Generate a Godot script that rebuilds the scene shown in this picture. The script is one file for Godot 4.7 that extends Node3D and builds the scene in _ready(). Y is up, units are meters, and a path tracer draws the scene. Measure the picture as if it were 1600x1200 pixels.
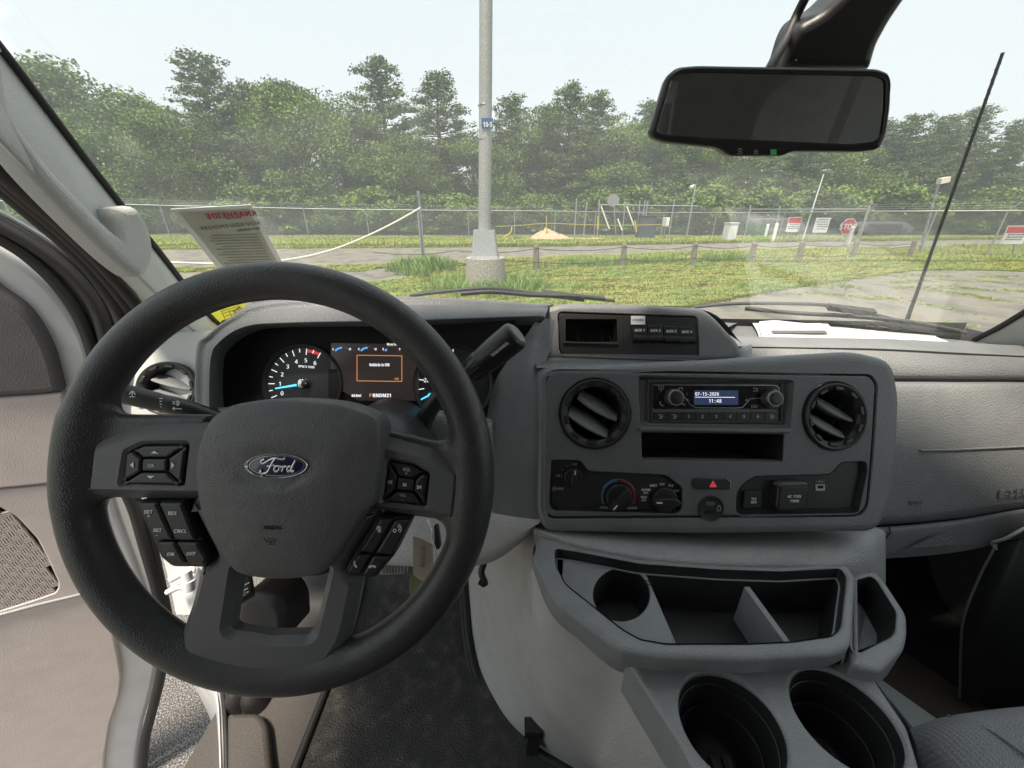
extends Node3D
# A van's cab seen from the driver's side, looking out over a fenced lot to a line of trees.
# Metres, y up, -z is the way the van points. The eye is 1.75 m above the lot.
# ray(u, v) is the sight line through a point measured on the 1600x1200 photograph; points are found where it meets a real plane.
const FOC := 600.0
const PITCH := 0.41539
const EYE := Vector3(0, 1.75, 0)
var SN := sin(PITCH)
var CS := cos(PITCH)
var M := {}
var T := {}
var rng := RandomNumberGenerator.new()
var used := {}

func _ready() -> void:
	rng.seed = 7
	build_view()
	build_textures()
	build_materials()
	build_ground()
	build_trees()
	build_outdoors()
	build_cab()
	build_door()
	build_dash()
	build_wheel()
	build_console()
	build_small()

# ---------------------------------------------------------------- view and light
func build_view() -> void:
	var cam := Camera3D.new()
	cam.name = "camera"
	add_child(cam)
	cam.position = EYE
	cam.rotation.x = -PITCH
	cam.fov = 90.0
	cam.near = 0.02
	cam.far = 900.0
	cam.current = true
	var env := Environment.new()
	env.background_mode = Environment.BG_SKY
	var sky := Sky.new()
	var sm := ProceduralSkyMaterial.new()
	sm.sky_top_color = Color(0.80, 0.845, 0.865)
	sm.sky_horizon_color = Color(0.885, 0.908, 0.908)
	sm.sky_curve = 0.25
	sm.ground_bottom_color = Color(0.35, 0.37, 0.33)
	sm.ground_horizon_color = Color(0.80, 0.83, 0.82)
	sm.sky_energy_multiplier = 1.0
	sky.sky_material = sm
	env.sky = sky
	env.background_energy_multiplier = 0.55
	env.tonemap_mode = Environment.TONE_MAPPER_LINEAR
	env.tonemap_exposure = 2.7
	env.sdfgi_enabled = true
	env.ssao_enabled = true
	env.ssil_enabled = true
	env.fog_enabled = true
	env.fog_light_color = Color(0.86, 0.90, 0.91)
	env.fog_density = 0.0026
	var we := WorldEnvironment.new()
	we.name = "environment"
	we.environment = env
	add_child(we)
	var sun := DirectionalLight3D.new()
	sun.name = "sun"
	add_child(sun)
	var to_sun := Vector3(-0.14, 0.92, 0.27).normalized()
	sun.look_at_from_position(Vector3.ZERO, -to_sun, Vector3.FORWARD)
	sun.light_energy = 1.0
	sun.light_angular_distance = 9.0
	sun.light_color = Color(1.0, 0.955, 0.89)
	sun.shadow_enabled = true

# ---------------------------------------------------------------- sight lines and frames
func ray(u: float, v: float) -> Vector3:
	var a := (u - 800.0) / FOC
	var b := (600.0 - v) / FOC
	return Vector3(a, -SN + b * CS, -CS - b * SN)
func kd(u: float, v: float, d: float) -> Vector3:
	return EYE + ray(u, v) * d
func kz(u: float, v: float, z: float) -> Vector3:
	var r := ray(u, v)
	return EYE + r * (z / -r.z)
func kx(u: float, v: float, x: float) -> Vector3:
	var r := ray(u, v)
	return EYE + r * (x / r.x)
func ky(u: float, v: float, y: float) -> Vector3:
	var r := ray(u, v)
	return EYE + r * ((y - EYE.y) / r.y)

class Frame:
	var o: Vector3
	var x: Vector3
	var y: Vector3
	var n: Vector3
	func p(a: Vector2, h := 0.0) -> Vector3:
		return o + x * a.x + y * a.y + n * h
	func up(h: float) -> Frame:
		var f := Frame.new()
		f.o = o + n * h
		f.x = x
		f.y = y
		f.n = n
		return f
func frame(o: Vector3, x: Vector3, y: Vector3) -> Frame:
	var f := Frame.new()
	f.o = o
	f.x = x.normalized()
	f.n = f.x.cross(y).normalized()
	f.y = f.n.cross(f.x).normalized()
	return f
func lean(d: float) -> Frame:        # a face leaning back 23.8 degrees, as the dash, the dials and the wheel do
	return frame(EYE + Vector3(0, -SN, -CS) * d, Vector3.RIGHT, Vector3(0, CS, -SN))
func level(y: float) -> Frame:       # a horizontal face
	return frame(Vector3(0, y, 0), Vector3.RIGHT, Vector3.FORWARD)
func on(f: Frame, u: float, v: float) -> Vector2:
	var r := ray(u, v)
	var t := (f.o - EYE).dot(f.n) / r.dot(f.n)
	var q := EYE + r * t - f.o
	return Vector2(q.dot(f.x), q.dot(f.y))
func trace(f: Frame, a: PackedVector2Array) -> PackedVector2Array:
	var r := PackedVector2Array()
	for q in a:
		r.append(on(f, q.x, q.y))
	return r

# ---------------------------------------------------------------- outlines
func pts(a: Array) -> PackedVector2Array:
	var r := PackedVector2Array()
	for i in range(0, a.size(), 2):
		r.append(Vector2(a[i], a[i + 1]))
	return r
func fil(p: PackedVector2Array, rad: float, seg := 5) -> PackedVector2Array:   # rounded corners
	var r := PackedVector2Array()
	var n := p.size()
	for i in n:
		var a := p[(i + n - 1) % n]
		var b := p[i]
		var c := p[(i + 1) % n]
		var k := minf(rad, minf(a.distance_to(b), b.distance_to(c)) * 0.46)
		var q0 := b + (a - b).normalized() * k
		var q1 := b + (c - b).normalized() * k
		for j in seg + 1:
			var t := float(j) / seg
			r.append(q0.lerp(b, t).lerp(b.lerp(q1, t), t))
	return r
func rp(a: Array, rad: float, seg := 5) -> PackedVector2Array:
	return fil(pts(a), rad, seg)
func rect(u0: float, v0: float, u1: float, v1: float, rad := 0.0) -> PackedVector2Array:
	return rp([u0, v0, u1, v0, u1, v1, u0, v1], rad) if rad > 0.0 else pts([u0, v0, u1, v0, u1, v1, u0, v1])
func oval(u: float, v: float, ru: float, rv: float, n := 40) -> PackedVector2Array:
	var r := PackedVector2Array()
	for i in n:
		r.append(Vector2(u + ru * cos(TAU * i / n), v + rv * sin(TAU * i / n)))
	return r
func cr2(p: PackedVector2Array, sub: int, closed := false) -> PackedVector2Array:
	var r := PackedVector2Array()
	var n := p.size()
	for i in (n if closed else n - 1):
		var a := p[(i + n - 1) % n] if closed or i > 0 else p[0] * 2.0 - p[1]
		var d := p[(i + 2) % n] if closed or i < n - 2 else p[n - 1] * 2.0 - p[n - 2]
		for j in sub:
			r.append(p[i].cubic_interpolate(p[(i + 1) % n], a, d, float(j) / sub))
	if not closed:
		r.append(p[n - 1])
	return r
func cr3(p: PackedVector3Array, sub: int) -> PackedVector3Array:
	var r := PackedVector3Array()
	var n := p.size()
	for i in n - 1:
		var a := p[i - 1] if i > 0 else p[0] * 2.0 - p[1]
		var d := p[i + 2] if i < n - 2 else p[n - 1] * 2.0 - p[n - 2]
		for j in sub:
			r.append(p[i].cubic_interpolate(p[i + 1], a, d, float(j) / sub))
	r.append(p[n - 1])
	return r
func even(p: PackedVector3Array, n: int) -> PackedVector3Array:    # n points evenly along a line
	var l := PackedFloat32Array([0.0])
	for i in range(1, p.size()):
		l.append(l[i - 1] + p[i].distance_to(p[i - 1]))
	var r := PackedVector3Array()
	var k := 0
	for i in n:
		var t := l[l.size() - 1] * i / (n - 1)
		while k < p.size() - 2 and l[k + 1] < t:
			k += 1
		r.append(p[k].lerp(p[k + 1], clampf((t - l[k]) / maxf(l[k + 1] - l[k], 1e-9), 0.0, 1.0)))
	return r
func inset(p: PackedVector2Array, w: float) -> PackedVector2Array:   # p runs counter-clockwise
	var r := PackedVector2Array()
	var n := p.size()
	for i in n:
		var e0 := (p[i] - p[(i + n - 1) % n]).normalized()
		var e1 := (p[(i + 1) % n] - p[i]).normalized()
		var n0 := Vector2(-e0.y, e0.x)
		var n1 := Vector2(-e1.y, e1.x)
		var m := (n0 + n1)
		m = m / maxf(m.length_squared() * 0.5, 0.5)
		r.append(p[i] + m * w)
	return r
func area2(p: PackedVector2Array) -> float:
	var s := 0.0
	for i in p.size():
		s += p[i].cross(p[(i + 1) % p.size()])
	return s * 0.5
func ccw(p: PackedVector2Array) -> PackedVector2Array:
	var q := PackedVector2Array()
	for a in p:
		if q.is_empty() or q[q.size() - 1].distance_squared_to(a) > 1e-12:
			q.append(a)
	while q.size() > 3 and q[0].distance_squared_to(q[q.size() - 1]) < 1e-12:
		q.remove_at(q.size() - 1)
	if area2(q) < 0.0:
		q.reverse()
	return q

# fills an outline with holes: the edges are cut short, all points are joined up, and what lies outside or in a hole is dropped
func dense(p: PackedVector2Array, step: float) -> PackedVector2Array:
	var r := PackedVector2Array()
	for i in p.size():
		var a := p[i]
		var b := p[(i + 1) % p.size()]
		var k := maxi(1, ceili(a.distance_to(b) / step))
		for j in k:
			r.append(a.lerp(b, float(j) / k))
	return r
func fill(outer: PackedVector2Array, holes: Array) -> Array:
	if holes.is_empty():
		var got := Geometry2D.triangulate_polygon(outer)
		if got.size() >= 3:
			for i in range(0, got.size(), 3):
				if (outer[got[i + 1]] - outer[got[i]]).cross(outer[got[i + 2]] - outer[got[i]]) < 0.0:
					var k := got[i + 1]
					got[i + 1] = got[i + 2]
					got[i + 2] = k
			return [outer, got]
	var len := 0.0
	for i in outer.size():
		len += outer[i].distance_to(outer[(i + 1) % outer.size()])
	var want := absf(area2(outer))
	for h in holes:
		want -= absf(area2(h))
	var best := []
	var least := 1e9
	for attempt in 5:                      # a hair of jitter keeps points in a row from confusing the joiner
		var jit := RandomNumberGenerator.new()
		jit.seed = 100 + attempt
		var step: float = len / [240.0, 170.0, 300.0, 130.0, 400.0][attempt]
		var P := dense(outer, step)
		for h in holes:
			P.append_array(dense(h, step * 0.6))
		var Q := PackedVector2Array()
		for p in P:
			Q.append(p + Vector2(jit.randfn(), jit.randfn()) * step * 0.004)
		var raw := Geometry2D.triangulate_delaunay(Q)
		var idx := PackedInt32Array()
		var got := 0.0
		for i in range(0, raw.size(), 3):
			var a := P[raw[i]]
			var b := P[raw[i + 1]]
			var c := P[raw[i + 2]]
			var cr := (b - a).cross(c - a)
			if absf(cr) < 1e-12:
				continue
			var m := (a + b + c) / 3.0
			if not Geometry2D.is_point_in_polygon(m, outer):
				continue
			var okay := true
			for h in holes:
				if Geometry2D.is_point_in_polygon(m, h):
					okay = false
					break
			if okay:
				got += absf(cr) * 0.5
				idx.append_array(PackedInt32Array([raw[i], raw[i + 1], raw[i + 2]]) if cr > 0.0 else PackedInt32Array([raw[i], raw[i + 2], raw[i + 1]]))
		var off := absf(got / want - 1.0)
		if off < least:
			least = off
			best = [P, idx]
		if off < 0.003:
			break
	return best

# ---------------------------------------------------------------- meshes
class MB:
	var v := PackedVector3Array()
	var n := PackedVector3Array()
	var c := PackedColorArray()
	var uv := PackedVector2Array()
	var t := PackedInt32Array()
	func tri(a: Vector3, b: Vector3, d: Vector3) -> void:       # a flat triangle
		var k := v.size()
		var m := (b - a).cross(d - a).normalized()
		for q in [a, b, d]:
			v.append(q)
			n.append(m)
		t.append_array(PackedInt32Array([k, k + 2, k + 1]))
	func quad(a: Vector3, b: Vector3, d: Vector3, e: Vector3) -> void:
		var k := v.size()
		var m := (d - a).cross(e - b).normalized()
		for q in [a, b, d, e]:
			v.append(q)
			n.append(m)
		t.append_array(PackedInt32Array([k, k + 2, k + 1, k, k + 3, k + 2]))
	func box(o: Vector3, x: Vector3, y: Vector3, z: Vector3) -> void:   # half axes from the middle
		for s in [-1.0, 1.0]:
			quad(o + s * x - y * s - z, o + s * x + y * s - z, o + s * x + y * s + z, o + s * x - y * s + z)
			quad(o + s * y - z * s - x, o + s * y + z * s - x, o + s * y + z * s + x, o + s * y - z * s + x)
			quad(o + s * z - x * s - y, o + s * z + x * s - y, o + s * z + x * s + y, o + s * z - x * s + y)
	func grid(rows: Array, wrap_u := false, wrap_v := false) -> void:   # smooth; a row is a PackedVector3Array
		var k := v.size()
		var nu: int = rows[0].size()
		var nv := rows.size()
		for r in rows:
			v.append_array(r)
		var acc := PackedVector3Array()
		acc.resize(nu * nv)
		for j in (nv if wrap_v else nv - 1):
			for i in (nu if wrap_u else nu - 1):
				var a := j * nu + i
				var b := j * nu + (i + 1) % nu
				var d := ((j + 1) % nv) * nu + (i + 1) % nu
				var e := ((j + 1) % nv) * nu + i
				var m := (v[k + d] - v[k + a]).cross(v[k + e] - v[k + b])
				acc[a] += m
				acc[b] += m
				acc[d] += m
				acc[e] += m
				t.append_array(PackedInt32Array([k + a, k + d, k + b, k + a, k + e, k + d]))
		for i in acc.size():
			n.append(acc[i].normalized())
	func disc(centre: Vector3, r: PackedVector3Array) -> void:   # a flat fan
		for i in r.size():
			tri(centre, r[i], r[(i + 1) % r.size()])
	func tube(path: PackedVector3Array, rad, sides := 10, caps := true, flat := 1.0, flat_dir := Vector3.ZERO) -> void:
		var rows := []
		var side := Vector3.UP
		if absf((path[1] - path[0]).normalized().dot(side)) > 0.95:
			side = Vector3.RIGHT
		for i in path.size():
			var dir := (path[mini(i + 1, path.size() - 1)] - path[maxi(i - 1, 0)]).normalized()
			side = flat_dir if flat_dir != Vector3.ZERO else side
			side = (side - dir * side.dot(dir)).normalized()
			var other := dir.cross(side)
			var row := PackedVector3Array()
			var q: float = rad if rad is float else rad[i]
			for s in sides:
				row.append(path[i] + side * (cos(TAU * s / sides) * q * flat) + other * (sin(TAU * s / sides) * q))
			rows.append(row)
		grid(rows, true)
		if caps:
			var r0: PackedVector3Array = rows[0].duplicate()
			r0.reverse()
			disc(path[0], r0)
			disc(path[path.size() - 1], rows[rows.size() - 1])
	func mesh() -> ArrayMesh:
		var a := []
		a.resize(Mesh.ARRAY_MAX)
		a[Mesh.ARRAY_VERTEX] = v
		a[Mesh.ARRAY_NORMAL] = n
		if c.size() == v.size():
			a[Mesh.ARRAY_COLOR] = c
		if uv.size() == v.size():
			a[Mesh.ARRAY_TEX_UV] = uv
		a[Mesh.ARRAY_INDEX] = t
		var m := ArrayMesh.new()
		m.add_surface_from_arrays(Mesh.PRIMITIVE_TRIANGLES, a)
		return m

# a plate whose face lies in frame f (height top), th thick, its edge rounded by bev; outlines are in the frame's metres
func plate(b: MB, f: Frame, outline: PackedVector2Array, th: float, bev := 0.0, holes := [], top := 0.0, hole_bev := -1.0, seg := 3) -> void:
	var o := ccw(outline)
	var hs := []
	var hb := bev if hole_bev < 0.0 else hole_bev
	for h in holes:
		hs.append(ccw(h))
	var wall := func(p: PackedVector2Array, w: float, sgn: float) -> PackedVector2Array:
		var rows := []
		var k := p.size()
		var add := func(q: PackedVector2Array, hgt: float):
			var r := PackedVector3Array()
			for i in k:
				r.append(f.p(q[i], hgt))
			rows.append(r)
		add.call(p, top - th)
		var last := p
		if w <= 0.0:
			add.call(p, top)
		else:
			add.call(p, top - w)
			for j in range(1, seg + 1):
				var a := PI * 0.5 * j / seg
				last = inset(p, sgn * w * (1.0 - cos(a)))
				add.call(last, top - w + w * sin(a))
		if sgn < 0.0:
			rows.reverse()
		if w <= 0.0:
			var rr := []
			for i in k:
				b.quad(rows[0][i], rows[0][(i + 1) % k], rows[1][(i + 1) % k], rows[1][i])
		elif seg == 1:                    # a flat chamfer with crisp edges
			b.grid([rows[0], rows[1]], true)
			b.grid([rows[1], rows[2]], true)
		else:
			b.grid(rows, true)
		return last
	var lo: PackedVector2Array = wall.call(o, bev, 1.0)
	var lh := []
	for h in hs:
		lh.append(wall.call(h, hb, -1.0))
	var got := fill(lo, lh)
	var k0 := b.v.size()
	for q in got[0]:
		b.v.append(f.p(q, top))
		b.n.append(f.n)
	var ix: PackedInt32Array = got[1]
	for i in range(0, ix.size(), 3):
		b.t.append_array(PackedInt32Array([k0 + ix[i], k0 + ix[i + 2], k0 + ix[i + 1]]))
func sheet(b: MB, f: Frame, outline: PackedVector2Array, top := 0.0, holes := []) -> void:
	var hs := []
	for h in holes:
		hs.append(ccw(h))
	var got := fill(ccw(outline), hs)
	var k0 := b.v.size()
	for q in got[0]:
		b.v.append(f.p(q, top))
		b.n.append(f.n)
	var ix: PackedInt32Array = got[1]
	for i in range(0, ix.size(), 3):
		b.t.append_array(PackedInt32Array([k0 + ix[i], k0 + ix[i + 2], k0 + ix[i + 1]]))
# the walls (and floor) of a pocket behind an opening
func pocket(b: MB, f: Frame, outline: PackedVector2Array, deep: float, shrink := 0.0, bottom := true, top := 0.0) -> void:
	var o := ccw(outline)
	var q := inset(o, shrink)
	var k := o.size()
	for i in k:
		b.quad(f.p(o[i], top), f.p(o[(i + 1) % k], top), f.p(q[(i + 1) % k], top - deep), f.p(q[i], top - deep))
	if bottom:
		sheet(b, f, q, top - deep)
# rings [[radius, height] ...] turned round a point of a frame
func lathe(b: MB, f: Frame, c: Vector2, prof: Array, seg := 32, sy := 1.0, cap := true) -> void:
	var rows := []
	for q in prof:
		var r := PackedVector3Array()
		for i in seg:
			r.append(f.p(c + Vector2(cos(TAU * i / seg) * q[0], sin(TAU * i / seg) * q[0] * sy), q[1]))
		rows.append(r)
	b.grid(rows, true)
	if cap:
		var l: Array = prof[prof.size() - 1]
		if l[0] > 1e-5:
			b.disc(f.p(c, l[1]), rows[rows.size() - 1])
# smooth surface through a net of points
func net(b: MB, rows: Array, su := 6, sv := 6) -> void:
	var wide := []
	for r in rows:
		wide.append(cr3(r, su))
	var out := []
	for j in wide.size() - 1:
		for s in sv:
			var r := PackedVector3Array()
			for i in wide[0].size():
				var p1: Vector3 = wide[j][i]
				var p2: Vector3 = wide[j + 1][i]
				var p0: Vector3 = wide[j - 1][i] if j > 0 else p1 * 2.0 - p2
				var p3: Vector3 = wide[j + 2][i] if j < wide.size() - 2 else p2 * 2.0 - p1
				r.append(p1.cubic_interpolate(p2, p0, p3, float(s) / sv))
			out.append(r)
	out.append(wide[wide.size() - 1])
	b.grid(out)
# rows of [u, v, depth] triples -> net
func kdrow(a: Array) -> PackedVector3Array:
	var r := PackedVector3Array()
	for i in range(0, a.size(), 3):
		r.append(kd(a[i], a[i + 1], a[i + 2]))
	return r

# surface nets of a distance field, visited only near the surface
func blob(b: MB, f: Callable, lo: Vector3, hi: Vector3, cell: float) -> void:
	var blk := 6
	var size := (hi - lo) / cell
	var nb := Vector3i(ceili(size.x / blk), ceili(size.y / blk), ceili(size.z / blk))
	var val := {}
	var vert := {}
	var W := 4096
	var hot := []
	for bz in nb.z:
		for by in nb.y:
			for bx in nb.x:
				var mid := lo + (Vector3(bx, by, bz) + Vector3(0.5, 0.5, 0.5)) * blk * cell
				if absf(f.call(mid)) < blk * cell * 1.05:
					hot.append(Vector3i(bx, by, bz) * blk)
	for h in hot:
		for z in blk + 1:
			for y in blk + 1:
				for x in blk + 1:
					var key: int = ((h.z + z) * W + h.y + y) * W + h.x + x
					if not val.has(key):
						val[key] = f.call(lo + Vector3(h.x + x, h.y + y, h.z + z) * cell)
	var k0 := b.v.size()
	var e := cell * 0.25
	var offs := [0, 1, W, W + 1, W * W, W * W + 1, W * W + W, W * W + W + 1]
	var corner := [Vector3(0, 0, 0), Vector3(1, 0, 0), Vector3(0, 1, 0), Vector3(1, 1, 0), Vector3(0, 0, 1), Vector3(1, 0, 1), Vector3(0, 1, 1), Vector3(1, 1, 1)]
	var edges := [[0, 1], [2, 3], [4, 5], [6, 7], [0, 2], [1, 3], [4, 6], [5, 7], [0, 4], [1, 5], [2, 6], [3, 7]]
	for h in hot:
		for z in blk:
			for y in blk:
				for x in blk:
					var key: int = ((h.z + z) * W + h.y + y) * W + h.x + x
					var s := []
					var neg := 0
					for o in offs:
						var q: float = val[key + o]
						s.append(q)
						if q < 0.0:
							neg += 1
					if neg == 0 or neg == 8:
						continue
					var sum := Vector3.ZERO
					var cnt := 0
					for ed in edges:
						var a: float = s[ed[0]]
						var c: float = s[ed[1]]
						if (a < 0.0) != (c < 0.0):
							sum += corner[ed[0]].lerp(corner[ed[1]], a / (a - c))
							cnt += 1
					var p := lo + (Vector3(h.x + x, h.y + y, h.z + z) + sum / cnt) * cell
					vert[key] = b.v.size()
					b.v.append(p)
					var d0: float = f.call(p)
					b.n.append(Vector3(f.call(p + Vector3(e, 0, 0)) - d0, f.call(p + Vector3(0, e, 0)) - d0, f.call(p + Vector3(0, 0, e)) - d0).normalized())
	var strides := [1, W, W * W]
	for key in vert:
		var d0: float = val[key]
		for ax in 3:
			var far: int = key + strides[ax]
			if not val.has(far):
				continue
			var d1: float = val[far]
			if (d0 < 0.0) == (d1 < 0.0):
				continue
			var a: int = strides[(ax + 1) % 3]
			var c: int = strides[(ax + 2) % 3]
			if not (vert.has(key - a) and vert.has(key - c) and vert.has(key - a - c)):
				continue
			var q := [vert[key], vert[key - a], vert[key - a - c], vert[key - c]]
			if d0 < 0.0:
				b.t.append_array(PackedInt32Array([q[0], q[2], q[1], q[0], q[3], q[2]]))
			else:
				b.t.append_array(PackedInt32Array([q[0], q[1], q[2], q[0], q[2], q[3]]))

# ---------------------------------------------------------------- things and parts
func numbered(called: String) -> String:
	if not used.has(called):
		used[called] = 0
		return called
	used[called] += 1
	return "%s_%03d" % [called, used[called]]
func thing(called: String, label: String, category: String, at := Vector3.ZERO, group := "") -> Node3D:
	var o := Node3D.new()
	o.name = numbered(called)
	add_child(o)
	o.position = at
	o.set_meta("label", label)
	o.set_meta("category", category)
	if group:
		o.set_meta("group", group)
	return o
# one named mesh; b is in world metres. Parts of a thing are moved back by the thing's own place
func part(called: String, b, m: Material, parent: Node3D, label := "") -> MeshInstance3D:
	var o := MeshInstance3D.new()
	o.name = called
	o.mesh = b.mesh() if b is MB else b
	o.material_override = m
	if parent.get_parent() == self and not parent is MeshInstance3D:
		o.position = -parent.position
	parent.add_child(o, true)
	if label:
		o.set_meta("label", label)
	return o
func ground_part(called: String, b, m: Material) -> MeshInstance3D:
	var o := part(called, b, m, self)
	o.position = Vector3.ZERO
	o.set_meta("kind", "structure")
	return o
func dup(o: Node3D, at: Vector3, turn := 0.0, scale := Vector3.ONE, label := "", group := "") -> Node3D:
	var c: Node3D = o.duplicate()
	c.name = numbered(str(o.name).rstrip("0123456789").trim_suffix("_"))
	add_child(c)
	c.position = at
	c.rotation.y = turn
	c.scale = scale
	if label:
		c.set_meta("label", label)
	if group:
		c.set_meta("group", group)
	return c
# lettering lying on a frame, centred on a point of the photograph; high is the height of a capital there
func text(parent: Node3D, s: String, f: Frame, u: float, v: float, high: float, m: Material, opt := {}) -> MeshInstance3D:
	var tm := TextMesh.new()
	var fnt := SystemFont.new()
	fnt.font_names = PackedStringArray([opt.get("font", "Droid Sans")])
	fnt.font_weight = 700 if opt.get("bold", true) else 400
	tm.font = fnt
	tm.text = s
	tm.font_size = 24
	tm.curve_step = 2.0
	var px: float = on(f, u, v).distance_to(on(f, u, v + 1.0))
	var size: float = high * px / (0.715 * 24.0)
	tm.pixel_size = size
	tm.depth = opt.get("thick", 0.0003)
	tm.horizontal_alignment = HORIZONTAL_ALIGNMENT_CENTER
	tm.vertical_alignment = VERTICAL_ALIGNMENT_CENTER
	tm.line_spacing = opt.get("gap", 0.0)
	var o := MeshInstance3D.new()
	o.name = opt.get("called", "lettering")
	o.mesh = tm
	o.material_override = m
	var q := on(f, u, v)
	var a: float = deg_to_rad(opt.get("turn", 0.0))
	var x := f.x * cos(a) + f.y * sin(a)
	var y := f.y * cos(a) - f.x * sin(a)
	y += x * opt.get("slant", 0.0)
	var n := f.n
	if opt.get("mirror", false):       # written on the far side of a sheet: seen from behind
		x = -x
		n = -n
	x *= opt.get("wide", 1.0)
	o.transform = Transform3D(Basis(x, y, n), f.p(q, opt.get("h", 0.0004)))
	var base := Vector3.ZERO
	if parent.get_parent() == self and not parent is MeshInstance3D:
		base = parent.position
	o.position -= base
	parent.add_child(o, true)
	return o

# ---------------------------------------------------------------- textures and materials
func noise(kind: int, freq: float, oct: int, sd: int) -> FastNoiseLite:
	var n := FastNoiseLite.new()
	n.noise_type = kind
	n.frequency = freq
	n.fractal_octaves = oct
	n.seed = sd
	return n
func noise_tex(n: FastNoiseLite, size: int, ramp = null, bump := 0.0) -> NoiseTexture2D:
	var t := NoiseTexture2D.new()
	t.width = size
	t.height = size
	t.seamless = true
	t.noise = n
	if ramp is Array:
		var g := Gradient.new()
		g.offsets = PackedFloat32Array(ramp[0])
		g.colors = PackedColorArray(ramp[1])
		t.color_ramp = g
	if bump > 0.0:
		t.as_normal_map = true
		t.bump_strength = bump
	return t
func grey(x: float) -> Color:
	return Color(x, x, x)
func build_textures() -> void:
	T.grain = noise_tex(noise(FastNoiseLite.TYPE_SIMPLEX_SMOOTH, 0.075, 2, 3), 512, null, 5.0)
	var cell := noise(FastNoiseLite.TYPE_CELLULAR, 0.055, 1, 5)
	cell.cellular_return_type = FastNoiseLite.RETURN_DISTANCE2_SUB
	cell.cellular_jitter = 1.0
	cell.domain_warp_enabled = true
	cell.domain_warp_amplitude = 12.0
	cell.domain_warp_frequency = 0.03
	T.leather = noise_tex(cell, 512, null, 7.0)
	T.pebble = noise_tex(noise(FastNoiseLite.TYPE_SIMPLEX, 0.045, 3, 9), 512, null, 9.0)
	# patches of dust and handling marks: matter with a blotchy outline of its own
	T.wear = noise_tex(noise(FastNoiseLite.TYPE_SIMPLEX_SMOOTH, 0.012, 5, 21), 512, [[0.0, 0.4, 0.62, 1.0], [grey(0.955), grey(0.985), grey(1.0), grey(1.0)]])
	T.dirt = noise_tex(noise(FastNoiseLite.TYPE_SIMPLEX, 0.016, 8, 33), 1024, [[0.0, 0.45, 0.58, 0.70, 0.80, 1.0], [Color(0.30, 0.295, 0.295), Color(0.335, 0.33, 0.325), Color(0.37, 0.36, 0.35), Color(0.405, 0.39, 0.375), Color(0.47, 0.445, 0.42), Color(0.56, 0.52, 0.48)]])
	T.dirt_fine = noise_tex(noise(FastNoiseLite.TYPE_SIMPLEX, 0.09, 4, 35), 512, [[0.0, 0.5, 0.74, 0.84, 1.0], [grey(0.82), grey(0.95), grey(1.0), grey(1.25), grey(1.5)]])
	T.rough = noise_tex(noise(FastNoiseLite.TYPE_SIMPLEX_SMOOTH, 0.02, 5, 44), 512, [[0.0, 1.0], [grey(0.72), grey(1.0)]])
	T.grass = noise_tex(noise(FastNoiseLite.TYPE_SIMPLEX, 0.02, 6, 61), 1024, [[0.0, 0.35, 0.5, 0.63, 0.78, 1.0], [Color(0.33, 0.37, 0.16), Color(0.42, 0.47, 0.20), Color(0.50, 0.56, 0.26), Color(0.58, 0.60, 0.33), Color(0.64, 0.60, 0.42), Color(0.68, 0.62, 0.48)]])
	T.patch = noise_tex(noise(FastNoiseLite.TYPE_SIMPLEX_SMOOTH, 0.008, 4, 66), 512, [[0.0, 0.42, 0.58, 1.0], [Color(0.78, 0.84, 0.70), Color(0.96, 0.98, 0.92), Color(1.0, 0.98, 0.94), Color(1.0, 0.90, 0.80)]])
	T.asphalt = noise_tex(noise(FastNoiseLite.TYPE_SIMPLEX, 0.16, 5, 71), 1024, [[0.0, 0.36, 0.52, 0.66, 1.0], [grey(0.30), Color(0.55, 0.54, 0.51), Color(0.61, 0.60, 0.565), Color(0.67, 0.655, 0.62), Color(0.80, 0.78, 0.74)]])
	T.patch2 = noise_tex(noise(FastNoiseLite.TYPE_SIMPLEX_SMOOTH, 0.012, 5, 68), 512, [[0.0, 0.40, 0.5, 0.62, 1.0], [Color(0.70, 0.70, 0.68), Color(0.90, 0.89, 0.87), Color(0.97, 0.96, 0.94), Color(1.0, 0.98, 0.95), Color(0.90, 0.84, 0.76)]])
	T.stones = noise_tex(noise(FastNoiseLite.TYPE_SIMPLEX, 0.05, 3, 75), 512, [[0.0, 0.36, 0.5, 0.64, 1.0], [grey(0.24), grey(0.36), grey(0.47), grey(0.60), Color(0.82, 0.80, 0.78)]])
	T.bark = noise_tex(noise(FastNoiseLite.TYPE_SIMPLEX, 0.03, 5, 81), 512, [[0.0, 1.0], [Color(0.27, 0.22, 0.18), Color(0.47, 0.41, 0.36)]])
	T.concrete = noise_tex(noise(FastNoiseLite.TYPE_SIMPLEX, 0.03, 6, 85), 512, [[0.0, 0.4, 0.6, 1.0], [Color(0.53, 0.51, 0.47), Color(0.61, 0.59, 0.55), Color(0.66, 0.64, 0.60), Color(0.74, 0.73, 0.69)]])
	T.galv = noise_tex(noise(FastNoiseLite.TYPE_CELLULAR, 0.03, 2, 88), 512, [[0.0, 1.0], [grey(0.80), grey(1.0)]])
	T.paper = noise_tex(noise(FastNoiseLite.TYPE_SIMPLEX_SMOOTH, 0.01, 4, 91), 256, [[0.0, 1.0], [grey(0.93), grey(1.0)]])
	T.cloth = noise_tex(noise(FastNoiseLite.TYPE_SIMPLEX, 0.12, 2, 95), 512, [[0.0, 0.45, 0.55, 1.0], [grey(0.66), grey(0.88), grey(1.0), grey(1.18)]])
	T.wood = noise_tex(noise(FastNoiseLite.TYPE_SIMPLEX, 0.03, 4, 97), 512, [[0.0, 1.0], [Color(0.45, 0.42, 0.37), Color(0.68, 0.65, 0.59)]])
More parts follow.
